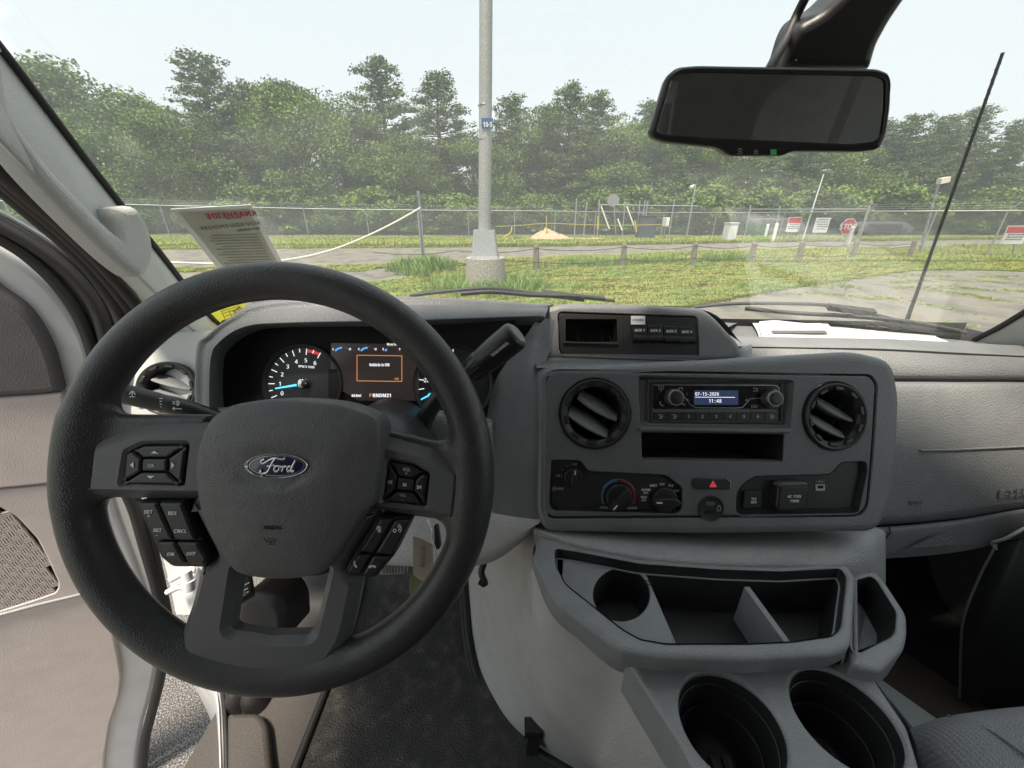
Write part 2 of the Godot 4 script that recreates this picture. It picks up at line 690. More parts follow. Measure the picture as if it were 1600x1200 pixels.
	# ribbed cloth of the seat
	var rib := Image.create(64, 64, false, Image.FORMAT_RGB8)
	for y in 64:
		for x in 64:
			var k := 0.5 + 0.5 * sin(TAU * x / 16.0)
			var w := 0.5 + 0.5 * sin(TAU * y / 8.0 + (PI if (x / 8) % 2 else 0.0))
			rib.set_pixel(x, y, grey(0.25 + 0.5 * k + 0.25 * w))
	T.rib = ImageTexture.create_from_image(rib)

# lin: real-world base colour (linear)
func mk(called: String, lin: Color, rough: float, o := {}) -> StandardMaterial3D:
	var m := StandardMaterial3D.new()
	m.resource_name = called
	m.albedo_color = lin.linear_to_srgb()
	m.albedo_color.a = lin.a
	m.roughness = rough
	m.metallic = o.get("metal", 0.0)
	m.metallic_specular = o.get("spec", 0.5)
	if o.has("tex"):
		m.albedo_texture = o.tex
	if o.has("nrm"):
		m.normal_enabled = true
		m.normal_texture = o.nrm
		m.normal_scale = o.get("nrm_k", 1.0)
	if o.has("bump"):
		m.heightmap_enabled = true
		m.heightmap_texture = o.bump
		m.heightmap_scale = o.get("bump_k", 0.1)
	if o.has("tile"):
		m.uv1_triplanar = true
		m.uv1_world_triplanar = o.get("world", true)
		m.uv1_triplanar_sharpness = 4.0
		m.uv1_scale = Vector3.ONE / float(o.tile)
	if o.has("over"):
		m.detail_enabled = true
		m.detail_albedo = o.over
		m.detail_blend_mode = BaseMaterial3D.BLEND_MODE_MUL
		m.detail_uv_layer = BaseMaterial3D.DETAIL_UV_2
		m.uv2_triplanar = true
		m.uv2_world_triplanar = o.get("world", true)
		m.uv2_triplanar_sharpness = 4.0
		m.uv2_scale = Vector3.ONE / float(o.get("over_tile", 0.5))
	if o.has("coat"):
		m.clearcoat_enabled = true
		m.clearcoat = o.coat
		m.clearcoat_roughness = 0.05
	if o.has("emit"):
		m.emission_enabled = true
		m.emission = Color(o.emit).linear_to_srgb()
		m.emission_energy_multiplier = o.get("power", 1.0)
	if o.has("back"):
		m.backlight_enabled = true
		m.backlight = o.back
	if o.get("vc", false):
		m.vertex_color_use_as_albedo = true
	if o.has("rim"):
		m.rim_enabled = true
		m.rim = o.rim
	if lin.a < 1.0:
		m.transparency = BaseMaterial3D.TRANSPARENCY_ALPHA
	m.cull_mode = BaseMaterial3D.CULL_DISABLED
	M[called] = m
	return m
func L(x: float, w := 0.0) -> Color:          # grey, warmed by w
	return Color(x * (1.0 + w), x, x * (1.0 - w))
func build_materials() -> void:
	mk("dash", Color(0.205, 0.21, 0.217), 0.44, {"nrm": T.grain, "nrm_k": 0.45, "tile": 0.12, "over": T.wear, "over_tile": 0.35})
	mk("panel", Color(0.150, 0.152, 0.160), 0.42, {"nrm": T.grain, "nrm_k": 0.6, "tile": 0.10, "over": T.wear, "over_tile": 0.3})
	mk("dash_soft", Color(0.23, 0.236, 0.236), 0.48, {"nrm": T.pebble, "nrm_k": 0.5, "tile": 0.11, "over": T.wear, "over_tile": 0.4})
	mk("black", L(0.026), 0.42, {"nrm": T.grain, "nrm_k": 0.25, "tile": 0.06})
	mk("black_gloss", L(0.008), 0.12, {})
	mk("void", L(0.008), 0.8, {})
	mk("switch", L(0.022), 0.34, {"nrm": T.grain, "nrm_k": 0.2, "tile": 0.05})
	mk("trim_light", Color(0.53, 0.535, 0.515), 0.55, {"nrm": T.pebble, "nrm_k": 0.28, "tile": 0.075, "over": T.wear, "over_tile": 0.5})
	mk("engine_grey", Color(0.54, 0.522, 0.512), 0.46, {"nrm": T.pebble, "nrm_k": 0.4, "tile": 0.12, "over": T.wear, "over_tile": 0.4})
	mk("engine_silver", Color(0.43, 0.435, 0.435), 0.34, {"nrm": T.pebble, "nrm_k": 0.6, "tile": 0.10, "over": T.wear, "over_tile": 0.4})
	mk("door_beige", Color(0.64, 0.555, 0.535), 0.60, {"nrm": T.pebble, "nrm_k": 0.3, "tile": 0.08, "over": T.wear, "over_tile": 0.5})
	mk("door_dark", Color(0.115, 0.108, 0.112), 0.6, {"nrm": T.leather, "nrm_k": 0.5, "tile": 0.09, "over": T.wear, "over_tile": 0.4})
	mk("paint", Color(0.74, 0.745, 0.76), 0.28, {"coat": 0.6, "over": T.wear, "over_tile": 0.6})
	mk("rubber", L(0.018), 0.55, {"nrm": T.grain, "nrm_k": 0.3, "tile": 0.05})
	mk("rubber_warm", Color(0.024, 0.021, 0.021), 0.5, {"nrm": T.grain, "nrm_k": 0.3, "tile": 0.05})
	mk("rim", Color(0.042, 0.041, 0.042), 0.33, {"nrm": T.leather, "nrm_k": 0.5, "tile": 0.055, "over": T.wear, "over_tile": 0.25})
	mk("airbag", Color(0.125, 0.121, 0.127), 0.40, {"nrm": T.leather, "nrm_k": 0.75, "tile": 0.058, "over": T.wear, "over_tile": 0.25})
	mk("bezel", Color(0.120, 0.119, 0.124), 0.34, {"nrm": T.grain, "nrm_k": 0.75, "tile": 0.045})
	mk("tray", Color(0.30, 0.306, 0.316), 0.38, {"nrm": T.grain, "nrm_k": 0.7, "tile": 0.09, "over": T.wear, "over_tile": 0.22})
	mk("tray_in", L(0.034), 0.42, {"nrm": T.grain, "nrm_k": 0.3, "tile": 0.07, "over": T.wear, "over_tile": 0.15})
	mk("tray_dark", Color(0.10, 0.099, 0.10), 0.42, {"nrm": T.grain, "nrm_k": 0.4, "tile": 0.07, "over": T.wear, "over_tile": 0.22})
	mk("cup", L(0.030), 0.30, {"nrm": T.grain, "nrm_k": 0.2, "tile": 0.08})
	mk("mat", L(0.62), 0.48, {"tex": T.dirt_fine, "nrm": T.pebble, "nrm_k": 1.3, "tile": 0.12, "over": T.dirt, "over_tile": 0.9})
	mk("scuff", Color(0.062, 0.054, 0.049), 0.6, {"nrm": T.grain, "nrm_k": 0.4, "tile": 0.1, "over": T.dirt_fine, "over_tile": 0.25})
	mk("carpet", Color(0.13, 0.105, 0.085), 0.95, {"nrm": T.pebble, "nrm_k": 1.2, "tile": 0.06})
	mk("headliner", Color(0.60, 0.60, 0.58), 0.9, {"nrm": T.pebble, "nrm_k": 0.6, "tile": 0.08})
	mk("seat", Color(0.30, 0.305, 0.32), 0.85, {"bump": T.rib, "bump_k": 0.10, "tile": 0.022, "over": T.cloth, "over_tile": 0.12, "rim": 0.3})
	mk("white_ink", L(0.85), 0.55, {})
	mk("dim_ink", L(0.50), 0.55, {})
	mk("glow_ink", L(0.3), 0.5, {"emit": Color(0.95, 0.95, 0.98), "power": 0.42})
	mk("screen", L(0.01), 0.2, {"emit": Color(0.10, 0.075, 0.07), "power": 0.09})
	mk("screen_blue", L(0.01), 0.15, {"emit": Color(0.07, 0.11, 0.26), "power": 0.13})
	mk("needle", Color(0.05, 0.45, 0.62), 0.4, {"emit": Color(0.10, 0.62, 0.85), "power": 0.55})
	mk("blue_mark", Color(0.08, 0.30, 0.60), 0.5, {"emit": Color(0.10, 0.35, 0.85), "power": 0.45})
	mk("blue_print", Color(0.06, 0.26, 0.42), 0.5, {})
	mk("red_print", Color(0.42, 0.035, 0.05), 0.5, {})
	mk("red_glow", Color(0.4, 0.03, 0.04), 0.5, {"emit": Color(0.8, 0.07, 0.10), "power": 0.22})
	mk("orange_glow", Color(0.3, 0.1, 0.03), 0.5, {"emit": Color(0.65, 0.24, 0.07), "power": 0.35})
	mk("green_glow", Color(0.05, 0.3, 0.08), 0.5, {"emit": Color(0.12, 0.5, 0.2), "power": 0.05})
	mk("chrome", L(0.75), 0.12, {"metal": 1.0})
	mk("rear_grey", L(0.42), 0.7, {"over": T.wear, "over_tile": 0.5})
	mk("steel", L(0.42), 0.35, {"metal": 0.9, "tex": T.galv, "tile": 0.2})
	mk("badge_blue", Color(0.008, 0.017, 0.10), 0.15, {"coat": 1.0})
	mk("paper", L(0.86), 0.75, {"tex": T.paper, "tile": 0.2})
	mk("sleeve", Color(0.78, 0.79, 0.77), 0.35, {"tex": T.paper, "tile": 0.15})
	mk("paper_back", Color(0.66, 0.67, 0.58), 0.7, {"tex": T.paper, "tile": 0.1, "back": Color(0.85, 0.87, 0.74)})
	mk("ink", L(0.05), 0.7, {})
	mk("ink_soft", L(0.16), 0.7, {})
	mk("ink_red", Color(0.45, 0.05, 0.09), 0.7, {})
	mk("green_paper", Color(0.30, 0.62, 0.36), 0.7, {})
	mk("sticker", Color(0.52, 0.50, 0.12), 0.5, {"back": Color(0.7, 0.68, 0.1)})
	mk("sticker_ink", Color(0.20, 0.19, 0.02), 0.6, {})
	mk("tag_tan", Color(0.50, 0.40, 0.31), 0.6, {"tex": T.paper, "tile": 0.05})
	mk("tag_olive", Color(0.22, 0.22, 0.11), 0.6, {})
	mk("mirror", L(0.62), 0.02, {"metal": 1.0})
	mk("plastic_clear", Color(0.8, 0.85, 0.85, 0.12), 0.05, {})
	mk("glass", Color(0.80, 0.90, 0.86, 0.03), 0.0, {})
	# out of doors
	mk("grass_soil", L(1.0), 0.95, {"tex": T.grass, "tile": 4.0, "over": T.patch, "over_tile": 17.0})
	M.grass_soil.albedo_color = Color(0.68, 0.70, 0.58)
	mk("blade", L(1.0), 0.75, {"vc": true, "back": Color(0.5, 0.55, 0.3)})
	mk("asphalt", L(1.0), 0.9, {"tex": T.asphalt, "tile": 2.2, "over": T.patch2, "over_tile": 7.0, "bump": T.asphalt, "bump_k": 0.8})
	M.asphalt.albedo_color = Color(0.76, 0.765, 0.77)
	mk("asphalt_near", L(1.0), 0.8, {"tex": T.stones, "tile": 0.22, "bump": T.stones, "bump_k": 0.6})
	M.asphalt_near.albedo_color = Color(0.85, 0.83, 0.82)
	mk("leaf", L(1.0), 0.65, {"vc": true, "back": Color(0.42, 0.5, 0.22)})
	mk("bark", L(0.8), 0.95, {"tex": T.bark, "tile": 1.0})
	mk("pole_metal", Color(0.46, 0.46, 0.45), 0.5, {"metal": 0.35, "tex": T.galv, "tile": 0.6})
	mk("galv", Color(0.46, 0.48, 0.49), 0.5, {"metal": 0.45, "tex": T.galv, "tile": 0.5})
	mk("wire", Color(0.30, 0.31, 0.31), 0.55, {"metal": 0.5})
	mk("concrete", L(0.9), 0.9, {"tex": T.concrete, "tile": 1.1})
	mk("post_wood", L(0.8), 0.9, {"tex": T.wood, "tile": 0.6})
	mk("rope", Color(0.66, 0.62, 0.52), 0.9, {})
	mk("sand", Color(0.42, 0.33, 0.22), 0.95, {"tex": T.paper, "tile": 0.5})
	mk("yellow", Color(0.50, 0.41, 0.06), 0.55, {})
	mk("sign_red", Color(0.45, 0.03, 0.045), 0.5, {})
	mk("sign_white", L(0.70), 0.5, {})
	mk("sign_blue", Color(0.045, 0.10, 0.24), 0.5, {})
	mk("sign_back", L(0.30), 0.5, {"metal": 0.4})
	mk("box_grey", Color(0.62, 0.64, 0.64), 0.5, {})
	mk("tank", Color(0.085, 0.095, 0.11), 0.6, {})
	mk("white_paint", L(0.72), 0.5, {})
	mk("cream", Color(0.68, 0.64, 0.52), 0.6, {})

# ---------------------------------------------------------------- ground
func ground_poly(a: Array, y: float) -> PackedVector2Array:
	var f := level(0.0)
	var r := PackedVector2Array()
	for i in range(0, a.size(), 2):
		var q := ky(a[i], a[i + 1], 0.0)
		r.append(Vector2(q.x, -q.z))
	return r
var road_poly := PackedVector2Array()
var lot_poly := PackedVector2Array()
var yard_poly := PackedVector2Array()
func build_ground() -> void:
	var b := MB.new()
	b.quad(Vector3(-420, 0, 60), Vector3(420, 0, 60), Vector3(420, 0, -500), Vector3(-420, 0, -500))
	ground_part("ground", b, M.grass_soil)
	var f := level(0.0)
	# the road across, the old lot on the right, the bit of yard on the left
	road_poly = cr2(ground_poly([-500, 398, -100, 394, 150, 391, 450, 389, 800, 386, 1000, 383, 1200, 379, 1450, 376, 1750, 371, 2300, 366, 2300, 376, 1750, 383, 1450, 386, 1200, 390, 1000, 397, 800, 405, 640, 411, 450, 416, 150, 420, -100, 426, -500, 440], 0.0), 3, true)
	b = MB.new()
	sheet(b, f, road_poly, 0.006)
	ground_part("road", b, M.asphalt)
	lot_poly = cr2(ground_poly([1050, 486, 1120, 472, 1230, 452, 1340, 436, 1430, 424, 1560, 424, 1800, 432, 2300, 440], 0.0), 4)
	lot_poly.append_array(PackedVector2Array([Vector2(40, -8), Vector2(-9, -8), Vector2(-9, 3.0), Vector2(1.0, 4.2)]))
	b = MB.new()
	sheet(b, f, lot_poly, 0.010)
	ground_part("parking_lot", b, M.asphalt)
	yard_poly = cr2(ground_poly([620, 417, 560, 425, 500, 423, 300, 426, 100, 428, -300, 440, -300, 480, 100, 470, 400, 452, 560, 443, 650, 431], 0.0), 4, true)
	b = MB.new()
	sheet(b, f, yard_poly, 0.008)
	ground_part("gravel_yard", b, M.asphalt)
	# coarse asphalt right beside the van, seen past the open door
	b = MB.new()
	sheet(b, f, pts([-3.2, -3.0, -0.3, -3.0, -0.3, 1.8, -3.2, 1.8]), 0.016)
	ground_part("pavement", b, M.asphalt_near)
	build_grass()

func inside(p: PackedVector2Array, q: Vector2) -> bool:
	return Geometry2D.is_point_in_polygon(q, p)
func blade_mesh(n: int, h: float, spread: float, sd: int) -> ArrayMesh:
	var r := RandomNumberGenerator.new()
	r.seed = sd
	var b := MB.new()
	for i in n:
		var a := r.randf() * TAU
		var o := Vector3(cos(a), 0, sin(a)) * r.randf() * spread
		var w := r.randf_range(0.004, 0.009) * (1.0 + h * 2.0)
		var hh := h * r.randf_range(0.45, 1.0)
		var d := Vector3(cos(a), 0, sin(a)) * hh * r.randf_range(0.1, 0.7)
		var s := Vector3(-sin(a + r.randf()), 0, cos(a + r.randf())) * w
		var mid := o + d * 0.4 + Vector3(0, hh * 0.65, 0)
		var tip := o + d + Vector3(0, hh, 0)
		var g := r.randf()
		var col := Color(0.20, 0.27, 0.06).lerp(Color(0.38, 0.37, 0.17), g * g)
		var k := b.v.size()
		b.quad(o - s, o + s, mid + s * 0.7, mid - s * 0.7)
		b.tri(mid - s * 0.7, mid + s * 0.7, tip)
		for j in b.v.size() - k:
			b.c.append(col)
	return b.mesh()
func scatter(called: String, m: Mesh, list: Array, label: String, category: String, mt: Material) -> void:
	var mm := MultiMesh.new()
	mm.transform_format = MultiMesh.TRANSFORM_3D
	mm.use_colors = true
	mm.mesh = m
	mm.instance_count = list.size()
	for i in list.size():
		mm.set_instance_transform(i, list[i][0])
		mm.set_instance_color(i, list[i][1])
	var o := MultiMeshInstance3D.new()
	o.name = called
	o.multimesh = mm
	o.material_override = mt
	add_child(o)
	o.set_meta("label", label)
	o.set_meta("category", category)
	o.set_meta("kind", "stuff")
func build_grass() -> void:
	var r := RandomNumberGenerator.new()
	r.seed = 11
	var pn := noise(FastNoiseLite.TYPE_SIMPLEX_SMOOTH, 0.35, 3, 4)
	var near := []
	var far := []
	for i in 76000:
		var z := 5.5 * pow(34.0 / 5.5, r.randf())
		var x := r.randf_range(-1.45, 1.45) * z
		var q := Vector2(x, z)
		if inside(road_poly, q) or inside(lot_poly, q) or inside(yard_poly, q):
			continue
		var k := pn.get_noise_2d(x, z)
		var mown := z < 24.0
		if k < -0.26 and r.randf() < 0.7:
			continue
		var s := r.randf_range(0.55, 1.0) * (0.8 if mown else 1.4)
		var warm := clampf(0.5 + k, 0.0, 1.0)
		var col := Color(1.35, 1.08, 0.95).lerp(Color(0.90, 1.02, 0.85), warm) * r.randf_range(0.75, 1.2)
		col.a = 1.0
		(near if z < 16.0 else far).append([Transform3D(Basis(Vector3.UP, r.randf() * TAU).scaled(Vector3(s * 1.5, s * 0.8, s * 1.5)), Vector3(x, 0.0, -z)), col])
	scatter("grass", blade_mesh(26, 0.12, 0.16, 5), near, "green mown grass between the lot and the road", "grass", M.blade)
	scatter("rough_grass", blade_mesh(18, 0.26, 0.30, 6), far, "longer grass along the chain link fence beyond the road", "grass", M.blade)
	# grass growing in the cracks of the old lot
	var cracks := []
	for ln in [[1385, 441, 1480, 438, 1610, 444], [1330, 452, 1460, 455, 1530, 463, 1620, 487], [1180, 443, 1330, 450, 1450, 449, 1620, 456], [1300, 431, 1450, 431, 1620, 433], [1240, 460, 1400, 470, 1560, 500], [1460, 512, 1600, 520]]:
		var line := PackedVector3Array()
		for i in range(0, ln.size(), 2):
			line.append(ky(ln[i], ln[i + 1], 0.0))
		line = even(cr3(line, 8), 200)
		for q in line:
			var dens := pn.get_noise_2d(q.x * 1.7, q.z * 1.7)
			if dens < -0.12 or r.randf() < 0.25:
				continue
			q += Vector3(pn.get_noise_2d(q.x * 3.0, 7.0), 0, pn.get_noise_2d(q.x * 3.0, 31.0)) * 0.55
			for k in int(2 + 9.0 * maxf(dens, 0.0)):
				var s := r.randf_range(0.35, 0.9)
				var col := Color(0.95, 1.05, 0.8) * r.randf_range(0.8, 1.1)
				col.a = 1.0
				cracks.append([Transform3D(Basis(Vector3.UP, r.randf() * TAU).scaled(Vector3(s, s * 0.55, s)), q + Vector3(r.randfn() * 0.12, 0.0, r.randfn() * 0.10)), col])
	scatter("crack_grass", blade_mesh(14, 0.11, 0.10, 8), cracks, "grass growing in the cracks of the old asphalt lot", "grass", M.blade)
	# tall weeds
	var weeds := []
	for w in [[640, 424, 0.5, 34], [668, 424, 0.55, 40], [692, 422, 0.5, 30], [655, 432, 0.4, 26], [712, 446, 0.32, 30], [745, 448, 0.30, 30], [790, 446, 0.34, 30], [815, 445, 0.28, 24], [690, 446, 0.25, 24], [905, 416, 0.3, 30], [930, 415, 0.32, 20], [960, 414, 0.3, 20], [1000, 412, 0.34, 22], [1030, 411, 0.36, 26], [1055, 410, 0.3, 20], [1110, 409, 0.36, 26], [1140, 408, 0.4, 26], [860, 418, 0.26, 22], [735, 458, 0.34, 34], [765, 460, 0.36, 36], [795, 458, 0.36, 34], [820, 454, 0.3, 26], [700, 456, 0.3, 28], [900, 455, 0.16, 20], [1180, 452, 0.2, 24], [1290, 447, 0.2, 20]]:
		var o := ky(w[0], w[1], 0.0)
		for k in int(w[3]):
			var s: float = w[2] / 0.5 * r.randf_range(0.6, 1.2)
			var col := Color(0.8, 1.05, 0.85) * r.randf_range(0.75, 1.1)
			col.a = 1.0
			weeds.append([Transform3D(Basis(Vector3.UP, r.randf() * TAU).scaled(Vector3(s, s, s)), o + Vector3(r.randfn() * 0.32, 0, r.randfn() * 0.3)), col])
	scatter("weeds", blade_mesh(12, 0.62, 0.10, 9), weeds, "tall weeds round the light pole and the cable fence posts", "weeds", M.blade)

# ---------------------------------------------------------------- trees
func leaf_at(b: MB, p: Vector3, s: float, r: RandomNumberGenerator, col: Color, lift := 0.35) -> void:
	var nrm := Vector3(r.randfn(), r.randfn() * 0.7 + lift, r.randfn()).normalized()
	var x := nrm.cross(Vector3(r.randfn(), r.randfn(), r.randfn())).normalized() * s
	var y := nrm.cross(x).normalized() * s * r.randf_range(0.55, 0.95)
	var k := b.v.size()
	var bend := nrm * s * 0.25
	b.tri(p - x, p - y + bend, p + x)
	b.tri(p - x, p + x, p + y * 0.8 + bend)
	for j in 6:
		b.c.append(col)
		b.n[k + j] = (b.n[k + j] + nrm).normalized() if b.n[k + j].dot(nrm) > 0.0 else b.n[k + j]
func oak(sd: int, h: float, w: float) -> Array:           # [crown, trunk] of a broad tree h tall, w wide
	var r := RandomNumberGenerator.new()
	r.seed = sd
	var crown := MB.new()
	var wood := MB.new()
	wood.tube(cr3(PackedVector3Array([Vector3.ZERO, Vector3(r.randfn() * 0.1, h * 0.3, r.randfn() * 0.1), Vector3(r.randfn() * 0.3, h * 0.62, 0), Vector3(r.randfn() * 0.4, h * 0.88, 0)]), 4), PackedFloat32Array([0.24, 0.22, 0.21, 0.2, 0.19, 0.18, 0.16, 0.14, 0.12, 0.1, 0.08, 0.06, 0.04]), 7, false)
	var clumps := []
	for i in 46:
		var t := r.randf_range(0.12, 1.0)
		var env: float = sqrt(maxf(0.0, 1.0 - pow((t - 0.45) / 0.57, 2.0))) if t > 0.45 else 0.78 + 0.22 * t / 0.45
		var a := r.randf() * TAU
		var rad := w * 0.5 * env * r.randf_range(0.45, 0.98)
		clumps.append([Vector3(cos(a) * rad, h * t * 0.94, sin(a) * rad), r.randf_range(0.11, 0.20) * w, r.randf_range(0.6, 1.35)])
	for c in clumps:
		var o: Vector3 = c[0]
		var cs: float = c[1]
		if r.randf() < 0.5:
			wood.tube(PackedVector3Array([Vector3(0, o.y * 0.72, 0), Vector3(o.x * 0.5, o.y * 0.88, o.z * 0.5), o]), PackedFloat32Array([0.08, 0.05, 0.02]), 5, false)
		for k in 460:
			var d := Vector3(r.randfn(), r.randfn(), r.randfn()).normalized() * pow(r.randf(), 0.4)
			var p := o + Vector3(d.x, d.y * 0.62, d.z) * cs
			p += Vector3(r.randfn(), r.randfn(), r.randfn()) * 0.06
			if p.y < 0.3:
				continue
			var g := r.randf()
			var col: Color = Color(0.080, 0.140, 0.022).lerp(Color(0.150, 0.205, 0.038), g) * c[2]
			col.a = 1.0
			leaf_at(crown, p, r.randf_range(0.055, 0.12), r, col)
	return [crown.mesh(), wood.mesh()]
func pine(sd: int, h: float, w: float) -> Array:
	var r := RandomNumberGenerator.new()
	r.seed = sd
	var crown := MB.new()
	var wood := MB.new()
	var bend := r.randfn() * 0.2
	wood.tube(PackedVector3Array([Vector3.ZERO, Vector3(bend, h * 0.4, 0), Vector3(bend * 1.5, h * 0.75, 0), Vector3(bend, h * 0.99, 0)]), PackedFloat32Array([0.2, 0.16, 0.09, 0.02]), 7, false)
	var n := 84
	for i in n:
		var t := 0.16 + 0.84 * float(i) / (n - 1)
		var len := w * 0.5 * pow(maxf(1.02 - t, 0.02), 0.55) * r.randf_range(0.55, 1.1) * (1.0 if t > 0.3 else 0.8)
		var a := i * 2.4 + r.randf() * 0.8
		var o := Vector3(bend * 1.2, h * t, 0)
		var e := o + Vector3(cos(a), r.randf_range(0.05, 0.38), sin(a)) * len
		wood.tube(PackedVector3Array([o, (o + e) * 0.5 + Vector3(0, -0.03, 0), e]), PackedFloat32Array([0.045, 0.03, 0.012]), 4, false)
		var tuft := int(clampf(len * 4.2, 3.0, 11.0))
		for j in tuft:
			var q := o.lerp(e, r.randf_range(0.35, 1.06)) + Vector3(r.randfn(), r.randf() * 0.7, r.randfn()) * 0.22
			var br := r.randf_range(0.75, 1.2)
			for k in 52:
				var d := Vector3(r.randfn(), absf(r.randfn()) * 0.8, r.randfn()).normalized()
				var col := Color(0.070, 0.115, 0.026).lerp(Color(0.120, 0.160, 0.040), r.randf()) * br
				col.a = 1.0
				leaf_at(crown, q + d * r.randf() * 0.42, r.randf_range(0.04, 0.085), r, col, 0.6)
	return [crown.mesh(), wood.mesh()]
func build_trees() -> void:
	var kinds := {"oak": [], "pine": [], "bush": []}
	for i in 4:
		kinds.oak.append(oak(100 + i * 7, 10.0, 8.0 + i * 0.5))
	for i in 3:
		kinds.pine.append(pine(200 + i * 7, 10.0, 6.0 + i * 0.5))
	for i in 2:
		kinds.bush.append(oak(300 + i * 7, 3.0, 4.0))
	var r := RandomNumberGenerator.new()
	r.seed = 17
	# u, v of the top, kind, variant, distance, label
	var list := [
		
		[32, 100, "oak", 0, 46, "broad leafy tree at the far left beside the windshield pillar"],
		[104, 100, "oak", 1, 48, "tall round leafy tree, second from the left pillar"],
		[158, 158, "oak", 2, 45, "lower leafy tree left of the thin dark pine top"],
		[218, 160, "pine", 1, 54, "thin dark pine top poking out of a dip left of the tall trees"],
		[268, 165, "oak", 3, 46, "bushy leafy tree in front of the tall left pine"],
		[332, 98, "pine", 0, 50, "tall pine rising above the leafy trees left of the propped sheet"],
		[392, 138, "pine", 2, 50, "dark pine just right of the tallest left pine"],
		[455, 128, "oak", 0, 46, "big domed leafy tree above the propped white sheet"],
		[520, 140, "oak", 2, 47, "leafy tree right of the big domed tree"],
		[586, 98, "pine", 2, 49, "tall spreading pine left of the light pole with open sky round its top"],
		[624, 205, "oak", 1, 44, "low bright leafy tree under the two separate pines"],
		[692, 128, "pine", 0, 48, "round topped pine next to the light pole"],
		[745, 215, "oak", 3, 46, "low tree seen behind the light pole"],
		[800, 158, "pine", 1, 48, "pine just right of the light pole"],
		[846, 168, "oak", 1, 47, "leafy tree between two pines right of the light pole"],
		[893, 142, "pine", 2, 47, "broad pine above the orange sand heap"],
		[938, 150, "pine", 0, 48, "dense pine left of the rear view mirror"],
		[985, 190, "oak", 2, 46, "leafy tree partly behind the left end of the mirror"],
		[1022, 165, "pine", 1, 49, "pine hidden by the left edge of the mirror"],
		[1085, 190, "pine", 2, 48, "pine behind the middle of the mirror"],
		[1145, 205, "oak", 0, 47, "leafy tree below the mirror behind the camera pole"],
		[1205, 215, "pine", 0, 48, "pine below the mirror behind the dead tree"],
		[1265, 205, "pine", 1, 47, "pine behind the white flag pole"],
		[1330, 215, "oak", 3, 46, "leafy tree behind the stop sign"],
		[1392, 195, "pine", 2, 48, "pine just right of the mirror"],
		[1428, 188, "pine", 0, 47, "pine between the mirror and the van's antenna"],
		[1482, 188, "pine", 1, 47, "wide pine left of the antenna"],
		[1528, 176, "pine", 2, 48, "tallest pine on the right behind the antenna"],
		[1580, 196, "pine", 0, 47, "pine at the right edge of the windshield view"],
		
	]
	for e in list:
		var z: float = e[4]
		var top := kz(e[0], e[1], z)
		add_tree(kinds[e[2]][e[3]], e[2], Vector3(top.x, 0, -z), top.y / 10.0, r, e[5], "trees along the edge of the wood")
	var back := {"l": 13, "r": 0}
	var low := {"l": 16, "r": 0}
	for i in range(4, 31):                       # second row, filling the gaps
		var u := -220.0 + i * 60.0 + r.randf_range(-18, 18)
		var z := r.randf_range(54, 60)
		var top := kz(u, canopy(u) + r.randf_range(6, 34), z)
		var kind: String = "oak" if r.randf() < 0.5 else "pine"
		add_tree(kinds[kind][r.randi() % kinds[kind].size()], kind, Vector3(top.x, 0, -z), top.y / 10.0, r, nth(u, back, "second row tree filling a gap in the wood"), "second row of the wood")
	for i in range(4, 37):                       # shrubs under the trees
		var u := -160.0 + i * 48.0 + r.randf_range(-14, 14)
		var z := r.randf_range(40, 44)
		var o := kz(u, 345, z)
		add_tree(kinds.bush[i % 2], "bush", Vector3(o.x, 0, -z), r.randf_range(0.75, 1.45), r, nth(u, low, "leafy shrub at the foot of the wood"), "shrubs at the foot of the wood")
func canopy(u: float) -> float:              # how high the wood's edge stands along the view
	var c := [[-200, 100], [100, 112], [190, 165], [260, 160], [330, 148], [450, 140], [540, 152], [600, 190], [660, 204], [740, 200], [800, 172], [900, 158], [980, 182], [1200, 200], [1400, 204], [1520, 196], [1900, 210]]
	for i in c.size() - 1:
		if u <= c[i + 1][0]:
			return lerpf(c[i][1], c[i + 1][1], (u - c[i][0]) / float(c[i + 1][0] - c[i][0]))
	return 205.0
const ORD := ["first", "second", "third", "fourth", "fifth", "sixth", "seventh", "eighth", "ninth", "tenth", "eleventh", "twelfth", "thirteenth", "fourteenth", "fifteenth", "sixteenth", "seventeenth", "eighteenth", "nineteenth", "twentieth"]
func nth(u: float, count: Dictionary, what: String) -> String:       # counted outwards from the light pole
	if u < 760.0:
		count.l -= 1
		return "%s, %s left of the light pole" % [what, ORD[maxi(count.l, 0)]]
	count.r += 1
	return "%s, %s right of the light pole" % [what, ORD[mini(count.r - 1, 19)]]
func add_tree(got: Array, kind: String, at: Vector3, k: float, r: RandomNumberGenerator, label: String, group: String) -> void:
	var o := thing({"oak": "leafy_tree", "pine": "pine_tree", "bush": "shrub"}[kind], label, {"oak": "tree", "pine": "tree", "bush": "shrub"}[kind], at, group)
	var a := part("crown" if kind != "bush" else "foliage", got[0], M.leaf, o)
	var b := part("trunk" if kind != "bush" else "stem", got[1], M.bark, o)
	a.position = Vector3.ZERO
	b.position = Vector3.ZERO
	o.rotation.y = r.randf() * TAU
	var wide := k * (r.randf_range(1.0, 1.25) if kind == "oak" else r.randf_range(1.2, 1.5)) if kind != "bush" else k * 1.3
	o.scale = Vector3(wide, k, wide)

# ---------------------------------------------------------------- things on the lot and beyond
func vert_tube(b: MB, u0: float, v0: float, u1: float, v1: float, rad: float, z: float, sides := 8) -> void:
	b.tube(PackedVector3Array([kz(u1, v1, z), kz(u0, v0, z)]), rad, sides)
